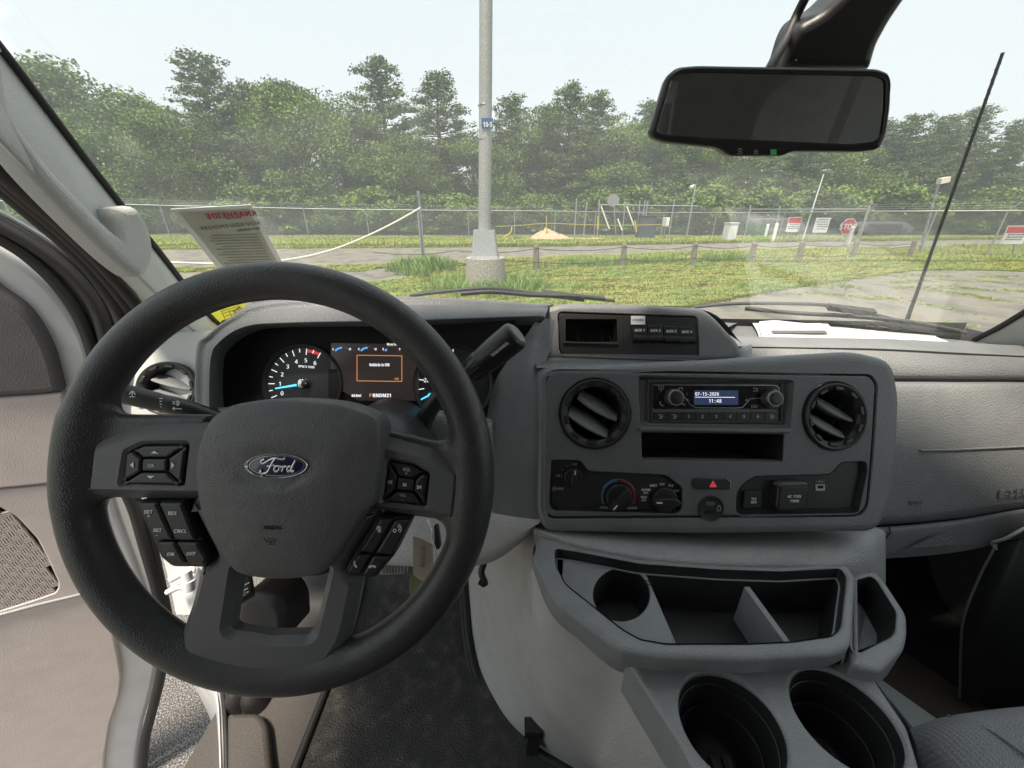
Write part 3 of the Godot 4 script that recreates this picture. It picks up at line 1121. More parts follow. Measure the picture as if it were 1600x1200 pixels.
# a post standing on the ground at (u, v of its foot), reaching up to the v of its top
func foot(u: float, v: float) -> Vector3:
	return ky(u, v, 0.0)
func top_y(u: float, v: float, at: Vector3) -> float:
	return kz(u, v, -at.z).y
func flat_frame(at: Vector3, turn := 0.0) -> Frame:      # upright face at a point, facing the van
	return frame(at, Vector3(cos(turn), 0, -sin(turn)), Vector3.UP)
func upright(b: MB, at: Vector3, h: float, rad: float, sides := 8, lean_x := 0.0) -> void:
	b.tube(PackedVector3Array([at, at + Vector3(lean_x, h, 0)]), rad, sides)

func build_outdoors() -> void:
	light_pole()
	cable_fence()
	chain_fence()
	rope_barrier()
	compound()
	signs()

func light_pole() -> void:
	var z := 10.0
	var at := kz(760, 470, z)
	at.y = 0.0
	var o := thing("light_pole", "tall round metal light pole on a concrete base, with a small blue number plate", "light pole", at)
	var y0 := kz(760, 402, z).y
	var f := level(y0)
	var b := MB.new()
	lathe(b, f, Vector2(at.x, -at.z), [[0.50, -y0], [0.485, -0.02], [0.47, 0.0]], 40)
	part("concrete_base", b, M.concrete, o)
	b = MB.new()
	var s := 1.0
	var rows := []
	for q in [[0.34, 0.0], [0.34, 0.035], [0.315, 0.06], [0.255, 0.60], [0.255, 0.63]]:
		var r := PackedVector3Array()
		for p in fil(pts([-q[0], -q[0], q[0], -q[0], q[0], q[0], -q[0], q[0]]), 0.05, 3):
			r.append(Vector3(at.x + p.x, y0 + q[1], at.z + p.y))
		rows.append(r)
	b.grid(rows, true)
	b.disc(Vector3(at.x, y0 + 0.63, at.z), rows[rows.size() - 1])
	part("base_cover", b, M.galv, o)
	b = MB.new()
	b.tube(PackedVector3Array([Vector3(at.x, y0 + 0.60, at.z), Vector3(at.x + 0.11, y0 + 3.6, at.z), Vector3(at.x + 0.30, y0 + 9.5, at.z)]), PackedFloat32Array([0.152, 0.138, 0.110]), 24)
	part("pole", b, M.pole_metal, o)
	for v in [165.0, 218.0]:
		b = MB.new()
		var q := kz(761, v, z)
		lathe(b, level(q.y), Vector2(at.x + 0.03 * (q.y - y0 - 0.6), -at.z), [[0.140, -0.014], [0.147, 0.0], [0.140, 0.014]], 24, 1.0, false)
		part("band", b, M.steel, o)
	var pf := flat_frame(kz(762, 195, z) + Vector3(0.0, 0, 0.158))
	b = MB.new()
	plate(b, pf, fil(pts([-0.125, -0.095, 0.125, -0.095, 0.125, 0.095, -0.125, 0.095]), 0.015), 0.006)
	var pl := part("number_plate", b, M.sign_blue, o)
	text(pl, "10-5", pf, 762, 194.5, 8.0, M.sign_white, {"thick": 0.004, "h": 0.004, "wide": 0.8})

func cable_fence() -> void:
	var o := thing("cable_fence", "low fence of grey wooden posts joined by two sagging steel cables", "fence", foot(972, 416))
	var tops := []
	var mids := []
	for q in [[590, 430, 388], [714, 427, 386], [837, 422, 383], [972, 416, 381], [1081, 414, 379.5], [1172, 411, 378.5], [1246, 408.5, 377.5], [1330, 405, 376.5], [1420, 402, 375.5]]:
		var at := foot(q[0], q[1])
		var h := top_y(q[0], q[2], at)
		var b := MB.new()
		if q[0] != 590 and q[0] != 714:
			b.tube(PackedVector3Array([at, at + Vector3(0.01, h * 0.5, 0), at + Vector3(0.0, h - 0.02, 0), at + Vector3(0, h, 0)]), PackedFloat32Array([0.105, 0.10, 0.098, 0.08]), 12)
			part("post", b, M.post_wood, o)
		tops.append(at + Vector3(0, h - 0.1, 0.1))
		mids.append(at + Vector3(0, h * 0.34, 0.1))
	for ln in [tops, mids]:
		var b := MB.new()
		for i in ln.size() - 1:
			var p := PackedVector3Array()
			for k in 9:
				var t := k / 8.0
				p.append(ln[i].lerp(ln[i + 1], t) + Vector3(0, -0.10 * 4.0 * t * (1.0 - t), 0))
			b.tube(p, 0.011, 5, false)
		part("cable", b, M.rubber_warm, o)
	# a leaning plank by the pole
	var p := MB.new()
	var a := foot(675, 407) + Vector3(0, 0.30, 0)
	var c := foot(742, 417) + Vector3(0, 0.06, 0)
	p.tube(PackedVector3Array([a, c]), 0.07, 4, true, 0.4)
	var t := thing("plank", "weathered plank leaning down beside the light pole's base", "plank", c)
	part("board", p, M.post_wood, t)

func chain_fence() -> void:
	# foot (u, v) and top v of every post; the line of the fence runs through them
	var list := [[-420, 400, 300], [-180, 393, 308], [40, 386, 314], [269, 379, 321], [484, 377, 326], [578, 376, 327.5], [733, 375, 329], [804, 374, 329.5], [866, 373.5, 330], [928, 373, 331], [1032, 371, 334], [1113, 370, 337], [1163, 369.5, 333]]
	var right := [[1163, 369.5, 333], [1216, 372, 333.5], [1336, 391, 334.5], [1437, 396, 337], [1541, 401, 345], [1680, 410, 352], [1850, 424, 360]]
	for side in 2:
		var ln: Array = right if side else list
		var o := thing("chain_link_fence", "chain link fence with barbed wire, right of the gate towards the red and white sign" if side else "long chain link fence with barbed wire in front of the wood, left of the gate", "fence", foot(ln[3][0], ln[3][1]))
		var rail := PackedVector3Array()
		var low := PackedVector3Array()
		for i in ln.size():
			var q: Array = ln[i]
			var at := foot(q[0], q[1])
			var h := clampf(top_y(q[0], q[2], at), 1.9, 2.9)
			var b := MB.new()
			var big := (i == 0) if side else (i == ln.size() - 1)
			upright(b, at, h + (0.45 if big else 0.0), 0.055 if big else 0.034, 8)
			b.tube(PackedVector3Array([at + Vector3(0, h, 0), at + Vector3(0.05, h + 0.12, 0.06), at + Vector3(0.15, h + 0.32, 0.2)]), 0.02, 6)
			part("post", b, M.galv, o)
			rail.append(at + Vector3(0, h, 0))
			low.append(at + Vector3(0, 0.06, 0))
		var b := MB.new()
		b.tube(rail, 0.034, 6, false)
		part("top_rail", b, M.galv, o)
		b = MB.new()
		for k in 3:
			var w := PackedVector3Array()
			for q in rail:
				w.append(q + Vector3(0.06 + k * 0.04, 0.12 + k * 0.1, 0.07 + k * 0.06))
			b.tube(w, 0.006, 3, false)
		part("barbed_wire", b, M.wire, o)
		# the woven wires, slanting both ways
		b = MB.new()
		for i in rail.size() - 1:
			var h0 := rail[i].y
			var h1 := rail[i + 1].y
			var len := low[i].distance_to(low[i + 1])
			var x := (low[i + 1] - low[i]) / len
			var h := (h0 + h1) * 0.5 - 0.06
			var pitch := 0.085
			for dirn in [1.0, -1.0]:
				var s := -h
				while s < len + h:
					var a0 := s
					var a1 := s + h
					var y0 := 0.0
					var y1 := h
					if a0 < 0.0:
						y0 = -a0
						a0 = 0.0
					if a1 > len:
						y1 = h - (a1 - len)
						a1 = len
					if a1 > a0 and y1 > y0:
						var p0: float = a0 if dirn > 0 else len - a0
						var p1: float = a1 if dirn > 0 else len - a1
						var A := low[i] + x * p0 + Vector3(0, y0, 0)
						var B := low[i] + x * p1 + Vector3(0, y1, 0)
						var side_v := Vector3(0, 0, 1).cross((B - A).normalized()) * 0.0036
						b.quad(A - side_v, A + side_v, B + side_v, B - side_v)
					s += pitch
		var mesh_part := part("wire_mesh", b, M.wire, o)
		mesh_part.set_meta("kind", "stuff")

func rope_barrier() -> void:
	var at := foot(664, 420)
	var o := thing("sign_post", "bare perforated steel post left of the light pole, a rope tied near its top", "post", at)
	var h := top_y(658, 304, at)
	var b := MB.new()
	var x := 0.035
	for q in [[-x, 0.0, 0.004, 0.022], [x, 0.0, 0.004, 0.022], [0.0, -0.02, x, 0.004]]:
		b.box(at + Vector3(q[0], h * 0.5, q[1]), Vector3(q[2], 0, 0), Vector3(0, h * 0.5, 0), Vector3(0, 0, q[3]))
	part("channel", b, M.galv, o)
	b = MB.new()
	b.box(at + Vector3(0, h + 0.02, 0.0), Vector3(0.05, 0, 0), Vector3(0, 0.09, 0), Vector3(0, 0, 0.012))
	part("cap_bracket", b, M.steel, o)
	b = MB.new()
	upright(b, at + Vector3(-0.06, 0, 0.03), h * 0.78, 0.03, 8)
	part("stake", b, M.galv, o)
	var r := thing("rope", "pale rope tied to the bare steel post, sagging down to the left", "rope", foot(455, 418))
	b = MB.new()
	var p := PackedVector3Array()
	for q in [[657, 325], [620, 346], [580, 366], [540, 383], [500, 396], [455, 405], [400, 411], [330, 412], [250, 409], [165, 404], [60, 372], [0, 350], [-60, 330]]:
		p.append(kz(q[0], q[1], 12.6 - (657 - q[0]) * 0.003))
	b.tube(cr3(p, 4), 0.028, 7, true)
	part("strand", b, M.rope, r)

func compound() -> void:
	# sand heap
	var at := foot(855, 367)
	at.z = -30.0
	at.x = kz(855, 360, 30).x
	var o := thing("sand_heap", "heap of orange sand behind the chain link fence", "sand heap", Vector3(at.x, 0, at.z))
	var b := MB.new()
	var rows := []
	var nz := noise(FastNoiseLite.TYPE_SIMPLEX, 0.9, 3, 3)
	for j in 13:
		var r := PackedVector3Array()
		for i in 28:
			var x := -2.2 + 8.0 * i / 27.0
			var z := -1.2 + 2.4 * j / 12.0
			var y: float = 0.78 * exp(-(x * x) / 1.3) * exp(-z * z * 1.6) + 0.25 * exp(-pow((x - 3.0) / 2.2, 2.0)) * exp(-z * z * 2.0) - 0.06
			y += maxf(y, 0.0) * nz.get_noise_2d(x * 2.0, z * 2.0) * 0.5
			r.append(Vector3(at.x + x, y, at.z + z))
		rows.append(r)
	b.grid(rows)
	part("heap", b, M.sand, o)
	# dark tank, pale cabinets
	var boxes := [
		["storage_tank", "dark grey box tank behind the fence, right of the sand heap", "tank", 995, 1024, 338, 362, 31.0, "tank"],
		["meter_box", "white meter box on a stand behind the fence, right of the dark tank", "box", 1037, 1044, 340, 354, 30.0, "white_paint"],
		["utility_cabinet", "pale utility cabinet in the grass left of the fence gate", "cabinet", 1133, 1150, 349, 367, 29.0, "box_grey"],
	]
	for q in boxes:
		var p0 := kz(q[3], q[6], q[7])
		var p1 := kz(q[4], q[5], q[7])
		var lo := 0.0 if q[0] != "meter_box" else p0.y
		o = thing(q[0], q[1], q[2], Vector3((p0.x + p1.x) * 0.5, 0, -q[7]))
		b = MB.new()
		var f := flat_frame(Vector3(0, 0, -q[7] + 0.4))
		plate(b, f, fil(pts([p0.x, lo, p1.x, lo, p1.x, p1.y, p0.x, p1.y]), 0.03), 0.8, 0.03)
		part("body", b, M[q[8]], o)
		b = MB.new()
		plate(b, f, fil(pts([p0.x + 0.05, lo + 0.08, p1.x - 0.05, lo + 0.08, p1.x - 0.05, p1.y - 0.08, p0.x + 0.05, p1.y - 0.08]), 0.03), 0.02, 0.006, [], 0.02)
		part("door", b, M[q[8]], o)
		b = MB.new()
		if q[0] == "meter_box":
			upright(b, Vector3((p0.x + p1.x) * 0.5, 0, -q[7]), lo + 0.1, 0.05)
			part("stand", b, M.galv, o)
		else:
			b.box(Vector3((p0.x + p1.x) * 0.5, p1.y + 0.03, -q[7]), Vector3((p1.x - p0.x) * 0.53, 0, 0), Vector3(0, 0.03, 0), Vector3(0, 0, 0.46))
			part("lid", b, M[q[8]], o)
	# pipe frame of the compound
	o = thing("pipe_frame", "open frame of tall pipes with slanting yellow footed braces behind the fence", "frame", foot(985, 366))
	var zz := 31.0
	for q in [[901, 310, 898, 362], [917, 315, 912, 362], [937, 311, 934, 362], [977, 314, 973, 362], [1000, 313, 996, 362], [1008, 313, 1005, 340], [1012, 313, 1009, 345], [1054, 311, 1046, 362]]:
		b = MB.new()
		var t := kz(q[0], q[1], zz)
		var g := kz(q[2], q[3], zz)
		b.tube(PackedVector3Array([Vector3(g.x, 0, -zz), Vector3(t.x, t.y, -zz)]), 0.045, 8)
		part("pipe", b, M.galv, o)
	for q in [[939, 322, 952, 358], [979, 322, 993, 360], [965, 342, 972, 360]]:
		b = MB.new()
		b.tube(PackedVector3Array([kz(q[0], q[1], zz - 0.3), kz(q[2], q[3], zz - 0.6)]), 0.05, 8)
		part("brace", b, M.cream, o)
	for q in [[992, 345, 994, 362], [935, 338, 934, 358]]:
		b = MB.new()
		b.tube(PackedVector3Array([kz(q[0], q[1], zz - 0.7), kz(q[2], q[3], zz - 0.7)]), 0.07, 8)
		part("sleeve", b, M.yellow, o)
	b = MB.new()
	b.tube(PackedVector3Array([kz(935, 320, zz), kz(1090, 322, zz)]), 0.035, 6)
	part("cross_pipe", b, M.galv, o)
	# yellow rope
	o = thing("caution_line", "yellow caution line strung low behind the fence past the sand heap", "line", foot(900, 366))
	b = MB.new()
	b.tube(cr3(PackedVector3Array([kz(775, 354, 29.6), kz(815, 352, 29.6), kz(855, 349, 29.6), kz(910, 351, 29.6), kz(970, 352, 29.6), kz(1035, 351, 29.6)]), 5), 0.017, 6)
	part("line", b, M.yellow, o)
	b = MB.new()
	var st := kz(854.5, 352, 29.6)
	b.tube(PackedVector3Array([Vector3(st.x, 0, -29.6), kz(854, 337, 29.6)]), 0.04, 8)
	part("stake", b, M.yellow, o)
	b = MB.new()
	b.tube(cr3(PackedVector3Array([kz(800, 354, 29.4), kz(798, 363, 29.3), kz(790, 369, 29.2), kz(785, 373, 29.2), kz(793, 373, 29.2)]), 4), 0.045, 7)
	part("stand", b, M.yellow, o)
	# camera pole
	o = thing("camera_pole", "galvanised pole with a white dome camera behind the fence", "camera pole", foot(1072, 368))
	b = MB.new()
	var f0 := foot(1073, 369)
	var hh := top_y(1084, 291, f0)
	b.tube(PackedVector3Array([f0, f0 + Vector3(0.0, hh, 0)]), 0.075, 8)
	part("pole", b, M.galv, o)
	b = MB.new()
	b.tube(PackedVector3Array([f0 + Vector3(0, hh, 0), f0 + Vector3(-0.1, hh + 0.12, 0), f0 + Vector3(-0.3, hh + 0.05, 0)]), 0.04, 6)
	part("arm", b, M.white_paint, o)
	b = MB.new()
	lathe(b, level(f0.y + hh - 0.1), Vector2(f0.x - 0.3, -f0.z), [[0.12, 0.16], [0.16, 0.08], [0.16, 0.02], [0.13, -0.08], [0.06, -0.15], [0.0, -0.17]], 14)
	part("camera", b, M.white_paint, o)
	# bare dead tree
	o = thing("dead_tree", "small bare dead tree in front of the wood, left of the gate", "tree", foot(1138, 362))
	b = MB.new()
	var z2 := 33.0
	for q in [[1140, 368, 1140, 330, 0.06], [1140, 332, 1150, 312, 0.04], [1150, 312, 1165, 302, 0.028], [1165, 302, 1182, 297, 0.018], [1140, 334, 1134, 315, 0.035], [1134, 315, 1128, 302, 0.022], [1150, 312, 1158, 294, 0.02], [1137, 324, 1122, 314, 0.02], [1158, 306, 1172, 305, 0.015], [1142, 326, 1152, 318, 0.02]]:
		b.tube(PackedVector3Array([kz(q[0], q[1], z2), kz((q[0] + q[2]) * 0.5 + 1, (q[1] + q[3]) * 0.5, z2), kz(q[2], q[3], z2)]), PackedFloat32Array([q[4], q[4] * 0.8, q[4] * 0.5]), 6)
	part("branches", b, M.post_wood, o)

func sign_on(called: String, label: String, at_u: float, foot_v: float, c_u: float, c_v: float, shape: Array, m: Material) -> Array:
	var at := foot(at_u, foot_v)
	var c := kz(c_u, c_v, -at.z)
	var o := thing(called, label, "sign", Vector3(at.x, 0, at.z))
	var b := MB.new()
	b.tube(PackedVector3Array([at, Vector3(c.x, c.y + 0.25, at.z - 0.02)]), 0.035, 8)
	part("post", b, M.galv, o)
	var f := flat_frame(Vector3(c.x, c.y, at.z + 0.035))
	b = MB.new()
	plate(b, f, pts(shape), 0.02)
	var p := part("panel", b, m, o)
	return [o, p, f, c]
func signs() -> void:
	# octagon, seen from behind
	var oct := []
	for i in 8:
		oct.append_array([0.42 * cos(PI / 8 + i * PI / 4), 0.42 * sin(PI / 8 + i * PI / 4)])
	var g := sign_on("stop_sign", "back of an eight sided sign on a dark post left of the dark tank", 963, 377, 958, 313, oct, M.sign_back)
	oct = []
	for i in 8:
		oct.append_array([0.46 * cos(PI / 8 + i * PI / 4), 0.46 * sin(PI / 8 + i * PI / 4)])
	g = sign_on("stop_sign", "red octagonal stop sign with white letters at the fence gate", 1318, 386, 1325, 354, oct, M.sign_white)
	var b := MB.new()
	var inner := []
	for i in 8:
		inner.append_array([0.425 * cos(PI / 8 + i * PI / 4), 0.425 * sin(PI / 8 + i * PI / 4)])
	plate(b, g[2], pts(inner), 0.01, 0.0, [], 0.006)
	part("red_face", b, M.sign_red, g[0])
	text(g[1], "STOP", g[2], 1325, 354, 8.4, M.sign_white, {"thick": 0.006, "h": 0.01, "wide": 0.95})
	# notices on the gate
	for q in [["notice_sign", "red and white notice on the gate, left of the plain white notice", 1234, 376, 1240, 351, 0.52, 0.55, true, ["WARNING", "RESTRICTED AREA", "AUTHORIZED"]], ["notice_sign", "plain white notice with dark lines of writing on the gate beside the stop sign", 1268, 376, 1283, 352, 0.58, 0.55, false, ["AREA", "KEEP CLEAR", "AT ALL TIMES"]], ["notice_sign", "red topped white notice alone on the fence at the far right", 1582, 401, 1585, 367, 0.56, 0.42, true, ["WARNING", "RESTRICTED AREA", "AUTHORIZED"]]]:
		var w: float = q[6] * 0.9
		var h: float = q[7] * 0.9
		g = sign_on(q[0], q[1], q[2], q[3], q[4], q[5], [-w, -h, w, -h, w, h, -w, h], M.sign_white)
		var f: Frame = g[2]
		if q[8]:
			b = MB.new()
			plate(b, f, pts([-w + 0.03, h * 0.2, w - 0.03, h * 0.2, w - 0.03, h - 0.03, -w + 0.03, h - 0.03]), 0.01, 0.0, [], 0.005)
			part("red_band", b, M.sign_red, g[0])
		b = MB.new()          # rows of small print
		var rr := RandomNumberGenerator.new()
		rr.seed = int(q[2])
		var rows := 3 if q[8] else 5
		for i in rows:
			var y: float = (-0.05 - i * 0.27) * h if q[8] else (0.72 - i * 0.32) * h
			var x := -w * rr.randf_range(0.6, 0.85)
			while x < w * 0.7:
				var l := rr.randf_range(0.05, 0.14)
				b.quad(f.p(Vector2(x, y), 0.006), f.p(Vector2(x + l, y), 0.006), f.p(Vector2(x + l, y + 0.06), 0.006), f.p(Vector2(x, y + 0.06), 0.006))
				x += l + 0.035
		part("print", b, M.ink, g[1])
	# flag pole, lamp pole, bollards
	for q in [["flag_pole", "thin white pole leaning right between the two gate notices", 1253, 378, 1287, 272, 0.045, "white_paint"], ["lamp_post", "slim galvanised lamp post with a pale lamp head right of the stop sign", 1437, 394, 1466, 288, 0.06, "galv"]]:
		var at := foot(q[2], q[3])
		var top := kz(q[4], q[5], -at.z)
		var o := thing(q[0], q[1], "pole", at)
		b = MB.new()
		b.tube(PackedVector3Array([at, top]), PackedFloat32Array([q[6], q[6] * 0.8]), 8)
		part("pole", b, M[q[7]], o)
		if q[0] == "lamp_post":
			b = MB.new()
			b.box(top + Vector3(0.12, 0.16, 0.05), Vector3(0.2, 0.04, 0), Vector3(-0.02, 0.12, 0), Vector3(0, 0, 0.12))
			part("lamp_head", b, M.cream, o)
			for k in 5:
				b = MB.new()
				var m := at.lerp(top, 0.28 + k * 0.13)
				b.tube(PackedVector3Array([m - Vector3(0, 0.03, 0), m + Vector3(0, 0.03, 0)]), 0.09, 8)
				part("clamp", b, M.steel, o)
			b = MB.new()
			b.tube(PackedVector3Array([at.lerp(top, 0.12), foot(1385, 398) + Vector3(0, 0.3, 0)]), 0.035, 6)
			part("brace", b, M.galv, o)
	for q in [[1207, 378, 1211, 349, "white bollard on the left of the gate notices"], [1195, 372, 1201, 350, "shorter white bollard furthest left by the gate"], [1322, 388, 1331, 354, "white bollard right in front of the stop sign"], [1337, 384, 1343, 357, "brownish bollard just right of the stop sign"], [1104, 362, 1106, 349, "small white marker post in the grass left of the dead tree"]]:
		var at := foot(q[0], q[1])
		var h := top_y(q[2], q[3], at)
		var o := thing("bollard", q[4], "bollard", at)
		b = MB.new()
		var w := 0.11 if q[0] != 1104 else 0.06
		lathe(b, level(0.0), Vector2(at.x, -at.z), [[w, 0.0], [w, h - 0.06], [w * 0.85, h - 0.02], [w * 0.4, h], [0.0, h + 0.01]], 14)
		part("tube", b, M.tag_tan if q[0] == 1337 else M.white_paint, o)
	# gate frame
	var o := thing("fence_gate", "wide chain link gate hung between two tall posts with a signboard row on it", "gate", foot(1250, 376))
	for q in [[1163, 370, 1173, 320], [1210, 371, 1219, 321], [1336, 391, 1359, 320]]:
		b = MB.new()
		var at := foot(q[0], q[1])
		b.tube(PackedVector3Array([at, kz(q[2], q[3], -at.z)]), 0.06, 8)
		part("post", b, M.galv, o)
	b = MB.new()
	b.tube(PackedVector3Array([foot(1163, 370) + Vector3(0, 2.15, 0), foot(1336, 391) + Vector3(0, 2.0, 0)]), 0.04, 6)
	part("top_rail", b, M.galv, o)
	# blue buses seen behind the gate
	var bz := 36.0
	for q in [["parked_van", "dark blue vehicle parked behind the gate notices", 1180, 1262, 341, 358], ["parked_van", "long dark vehicle parked behind the fence right of the stop sign", 1345, 1432, 347, 365]]:
		var p0 := kz(q[2], q[5], bz)
		var p1 := kz(q[3], q[4], bz)
		o = thing(q[0], q[1], "vehicle", Vector3((p0.x + p1.x) * 0.5, 0, -bz))
		var f := flat_frame(Vector3(0, 0, -bz))
		b = MB.new()
		plate(b, f, fil(pts([p0.x, 0.35, p1.x, 0.35, p1.x, p1.y - 0.5, p1.x - 0.8, p1.y, p0.x + 0.3, p1.y, p0.x, p1.y - 0.3]), 0.2), 1.9, 0.06)
		part("body", b, M.tank, o)
		b = MB.new()
		plate(b, f, fil(pts([p0.x + 0.4, p1.y - 0.75, p1.x - 0.9, p1.y - 0.75, p1.x - 1.1, p1.y - 0.18, p0.x + 0.5, p1.y - 0.18]), 0.08), 0.02, 0.0, [], 0.012)
		part("window", b, M.black_gloss, o)
		for k in [0.18, 0.82]:
			b = MB.new()
			var wx := lerpf(p0.x, p1.x, k)
			lathe(b, f, Vector2(wx, 0.36), [[0.36, -0.2], [0.36, 0.03], [0.28, 0.05], [0.0, 0.05]], 18)
			part("wheel", b, M.rubber, o)

# ---------------------------------------------------------------- the van's cab
func R(x: float, y: float, ahead: float) -> Vector3:      # measured from the eye
	return EYE + Vector3(x, y, -ahead)
func ws(x: float, y: float) -> float:                      # how far ahead the windshield stands; y from the eye
	return 0.768 + 0.25 * (1.0 - pow((x - 0.28) / 0.85, 2.0)) - 0.78 * (y + 0.207)
func kw(u: float, v: float, off := 0.0) -> Vector3:       # where a sight line meets the windshield
	var z := 0.9
	for i in 24:
		var q := kz(u, v, z) - EYE
		z = lerpf(z, ws(q.x, q.y) + off, 0.6)
	return kz(u, v, z)
func poly_kx(a: Array, x0: float, x1: float) -> PackedVector3Array:
	var r := PackedVector3Array()
	var n := a.size() / 2
	for i in n:
		r.append(kx(a[i * 2], a[i * 2 + 1], lerpf(x0, x1, float(i) / (n - 1))))
	return r
func build_cab() -> void:
	var o := thing("van_body", "light grey trimmed cab of the white van round the windshield and footwell", "van", R(0.28, -1.0, 0.2))
	var b := MB.new()
	var rows := []
	# left pillar trim, from the glass to the door seal
	var g := PackedVector3Array()
	for q in [[-40, 35], [10, 97], [60, 162], [120, 240], [187, 325], [243, 393], [330, 500], [372, 516]]:
		g.append(kw(q[0], q[1]))
	var mid := poly_kx([-60, 150, 0, 215, 60, 278, 120, 337, 180, 395, 235, 450, 300, 515, 335, 540], -0.49, -0.53)
	var low := poly_kx([-60, 190, 0, 255, 45, 297, 100, 345, 160, 405, 210, 455, 238, 490, 270, 535], -0.55, -0.62)
	var m1 := PackedVector3Array()
	for i in 8:
		m1.append(g[i].lerp(mid[i], 0.5) + Vector3(0.012, 0, 0.012))
	var m2 := PackedVector3Array()
	for i in 8:
		m2.append(mid[i].lerp(low[i], 0.55) + Vector3(0.012, 0, 0.006))
	net(b, [g, m1, mid, m2, low], 6, 5)
	part("pillar_trim", b, M.trim_light, o)
	b = MB.new()
	var ff := PackedVector3Array()
	for q in g:
		ff.append(q + Vector3(0.004, 0, -0.002))
	b.tube(cr3(ff, 5), 0.0042, 6, true)
	part("glass_edge", b, M.rubber, o)
	# door seals along the pillar
	for k in 3:
		var s := poly_kx([-60, 202, 0, 266, 45, 307, 100, 354, 155, 408, 200, 460, 226, 496, 250, 545], -0.565, -0.635)
		var e := poly_kx([-60, 230, 0, 290, 45, 330, 95, 373, 138, 417, 170, 459, 190, 498, 205, 560], -0.60, -0.66)
		var c := PackedVector3Array()
		for i in 8:
			c.append(s[i].lerp(e[i], k / 2.0))
		b = MB.new()
		b.tube(cr3(c, 6), [0.010, 0.009, 0.010][k], 10, true)
		part("door_seal", b, M.rubber_warm, o)
	# grab handle
	var a0 := kx(0, 130, -0.50)
	var fr := frame(a0, kx(240, 380, -0.485) - a0, kx(212, 322, -0.50) - kx(225, 432, -0.50))
	b = MB.new()
	var hl := cr2(pts([-30, 55, 2, 62, 8, 80, 14, 120, 22, 165, 40, 203, 80, 258, 130, 312, 176, 358]), 3)
	hl.append_array(pts([190, 370, 184, 345, 181, 327]))
	hl.append_array(cr2(pts([186, 323, 212, 322, 228, 338, 240, 365, 244, 395, 238, 420, 225, 432, 208, 426, 172, 396, 122, 346, 62, 282, 22, 232, 0, 198, -30, 150]), 3))
	plate(b, fr, trace(fr, hl), 0.030, 0.011, [], 0.0, -1.0, 5)
	part("grab_handle", b, M.trim_light, o)
	# right pillar
	b = MB.new()
	var g2 := PackedVector3Array()
	for q in [[1522, 531], [1560, 512], [1600, 488], [1680, 440], [1780, 372]]:
		g2.append(kw(q[0], q[1]))
	var g3 := PackedVector3Array()
	for q in g2:
		g3.append(q + Vector3(0.09, -0.03, 0.16))
	var g4 := PackedVector3Array()
	for q in g2:
		g4.append(q + Vector3(0.12, -0.06, 0.34))
	net(b, [g2, g3, g4], 5, 5)
	part("pillar_trim", b, M.trim_light, o)
	b = MB.new()
	b.tube(cr3(g2, 4), 0.006, 6)
	part("glass_edge", b, M.rubber, o)
	# roof lining, header, back wall, right side
	b = MB.new()
	net(b, [PackedVector3Array([R(-0.50, 0.40, 0.30), R(0.0, 0.40, 0.42), R(0.56, 0.40, 0.42), R(1.06, 0.40, 0.30)]), PackedVector3Array([R(-0.51, 0.43, 0.24), R(0.0, 0.46, 0.34), R(0.56, 0.46, 0.34), R(1.07, 0.43, 0.24)]), PackedVector3Array([R(-0.55, 0.47, -0.4), R(0.0, 0.51, -0.4), R(0.56, 0.51, -0.4), R(1.11, 0.47, -0.4)]), PackedVector3Array([R(-0.55, 0.47, -1.25), R(0.0, 0.51, -1.25), R(0.56, 0.51, -1.25), R(1.11, 0.47, -1.25)])], 6, 6)
	part("headliner", b, M.headliner, o)
	b = MB.new()
	b.box(R(0.28, 0.56, -0.5), Vector3(0.90, 0, 0), Vector3(0, 0.02, 0), Vector3(0, 0, 0.80))
	part("roof", b, M.paint, o)
	b = MB.new()
	var wall := frame(R(0.28, 0, -1.25), Vector3.LEFT, Vector3.UP)
	plate(b, wall, pts([-0.9, -1.0, 0.9, -1.0, 0.9, 0.54, -0.9, 0.54]), 0.03, 0.0, [fil(pts([-0.62, -0.5, -0.05, -0.5, -0.05, 0.12, -0.2, 0.22, -0.62, 0.22]), 0.09), pts([0.30, -0.9, 0.62, -0.9, 0.62, 0.2, 0.30, 0.2])])
	part("rear_wall", b, M.rear_grey, o)
	b = MB.new()
	b.box(R(0.28, -0.3, -1.75), Vector3(0.9, 0, 0), Vector3(0, 0.8, 0), Vector3(0, 0, 0.02))
	part("cargo_bulkhead", b, M.rear_grey, o)
	b = MB.new()
	b.box(R(0.28, 0.52, -1.5), Vector3(0.9, 0, 0), Vector3(0, 0.02, 0), Vector3(0, 0, 0.24))
	part("cargo_ceiling", b, M.tray, o)
	b = MB.new()
	b.box(R(1.15, -0.25, -0.90), Vector3(0.03, 0, 0), Vector3(0, 0.65, 0), Vector3(0, 0, 0.35))
	part("passenger_pillar", b, M.door_beige, o)
	b = MB.new()
	b.box(R(1.13, 0.45, -0.1), Vector3(0.03, 0, 0), Vector3(0, 0.035, 0), Vector3(0, 0, 0.40))
	part("door_header", b, M.door_beige, o)
	b = MB.new()
	b.box(R(1.17, -0.66, 0.18), Vector3(0.03, 0, 0), Vector3(0, 0.40, 0), Vector3(0, 0, 0.76))
	part("passenger_door", b, M.door_dark, o)
	b = MB.new()
	b.box(R(-0.62, -0.15, -0.80), Vector3(0.04, 0, 0), Vector3(0, 0.60, 0), Vector3(0, 0, 0.45))
	part("rear_pillar", b, M.door_beige, o)
	b = MB.new()
	b.box(R(-0.57, 0.45, -0.1), Vector3(0.04, 0, 0), Vector3(0, 0.035, 0), Vector3(0, 0, 0.40))
	part("door_header", b, M.door_beige, o)
	# floor pan, toe board, fire wall
	b = MB.new()
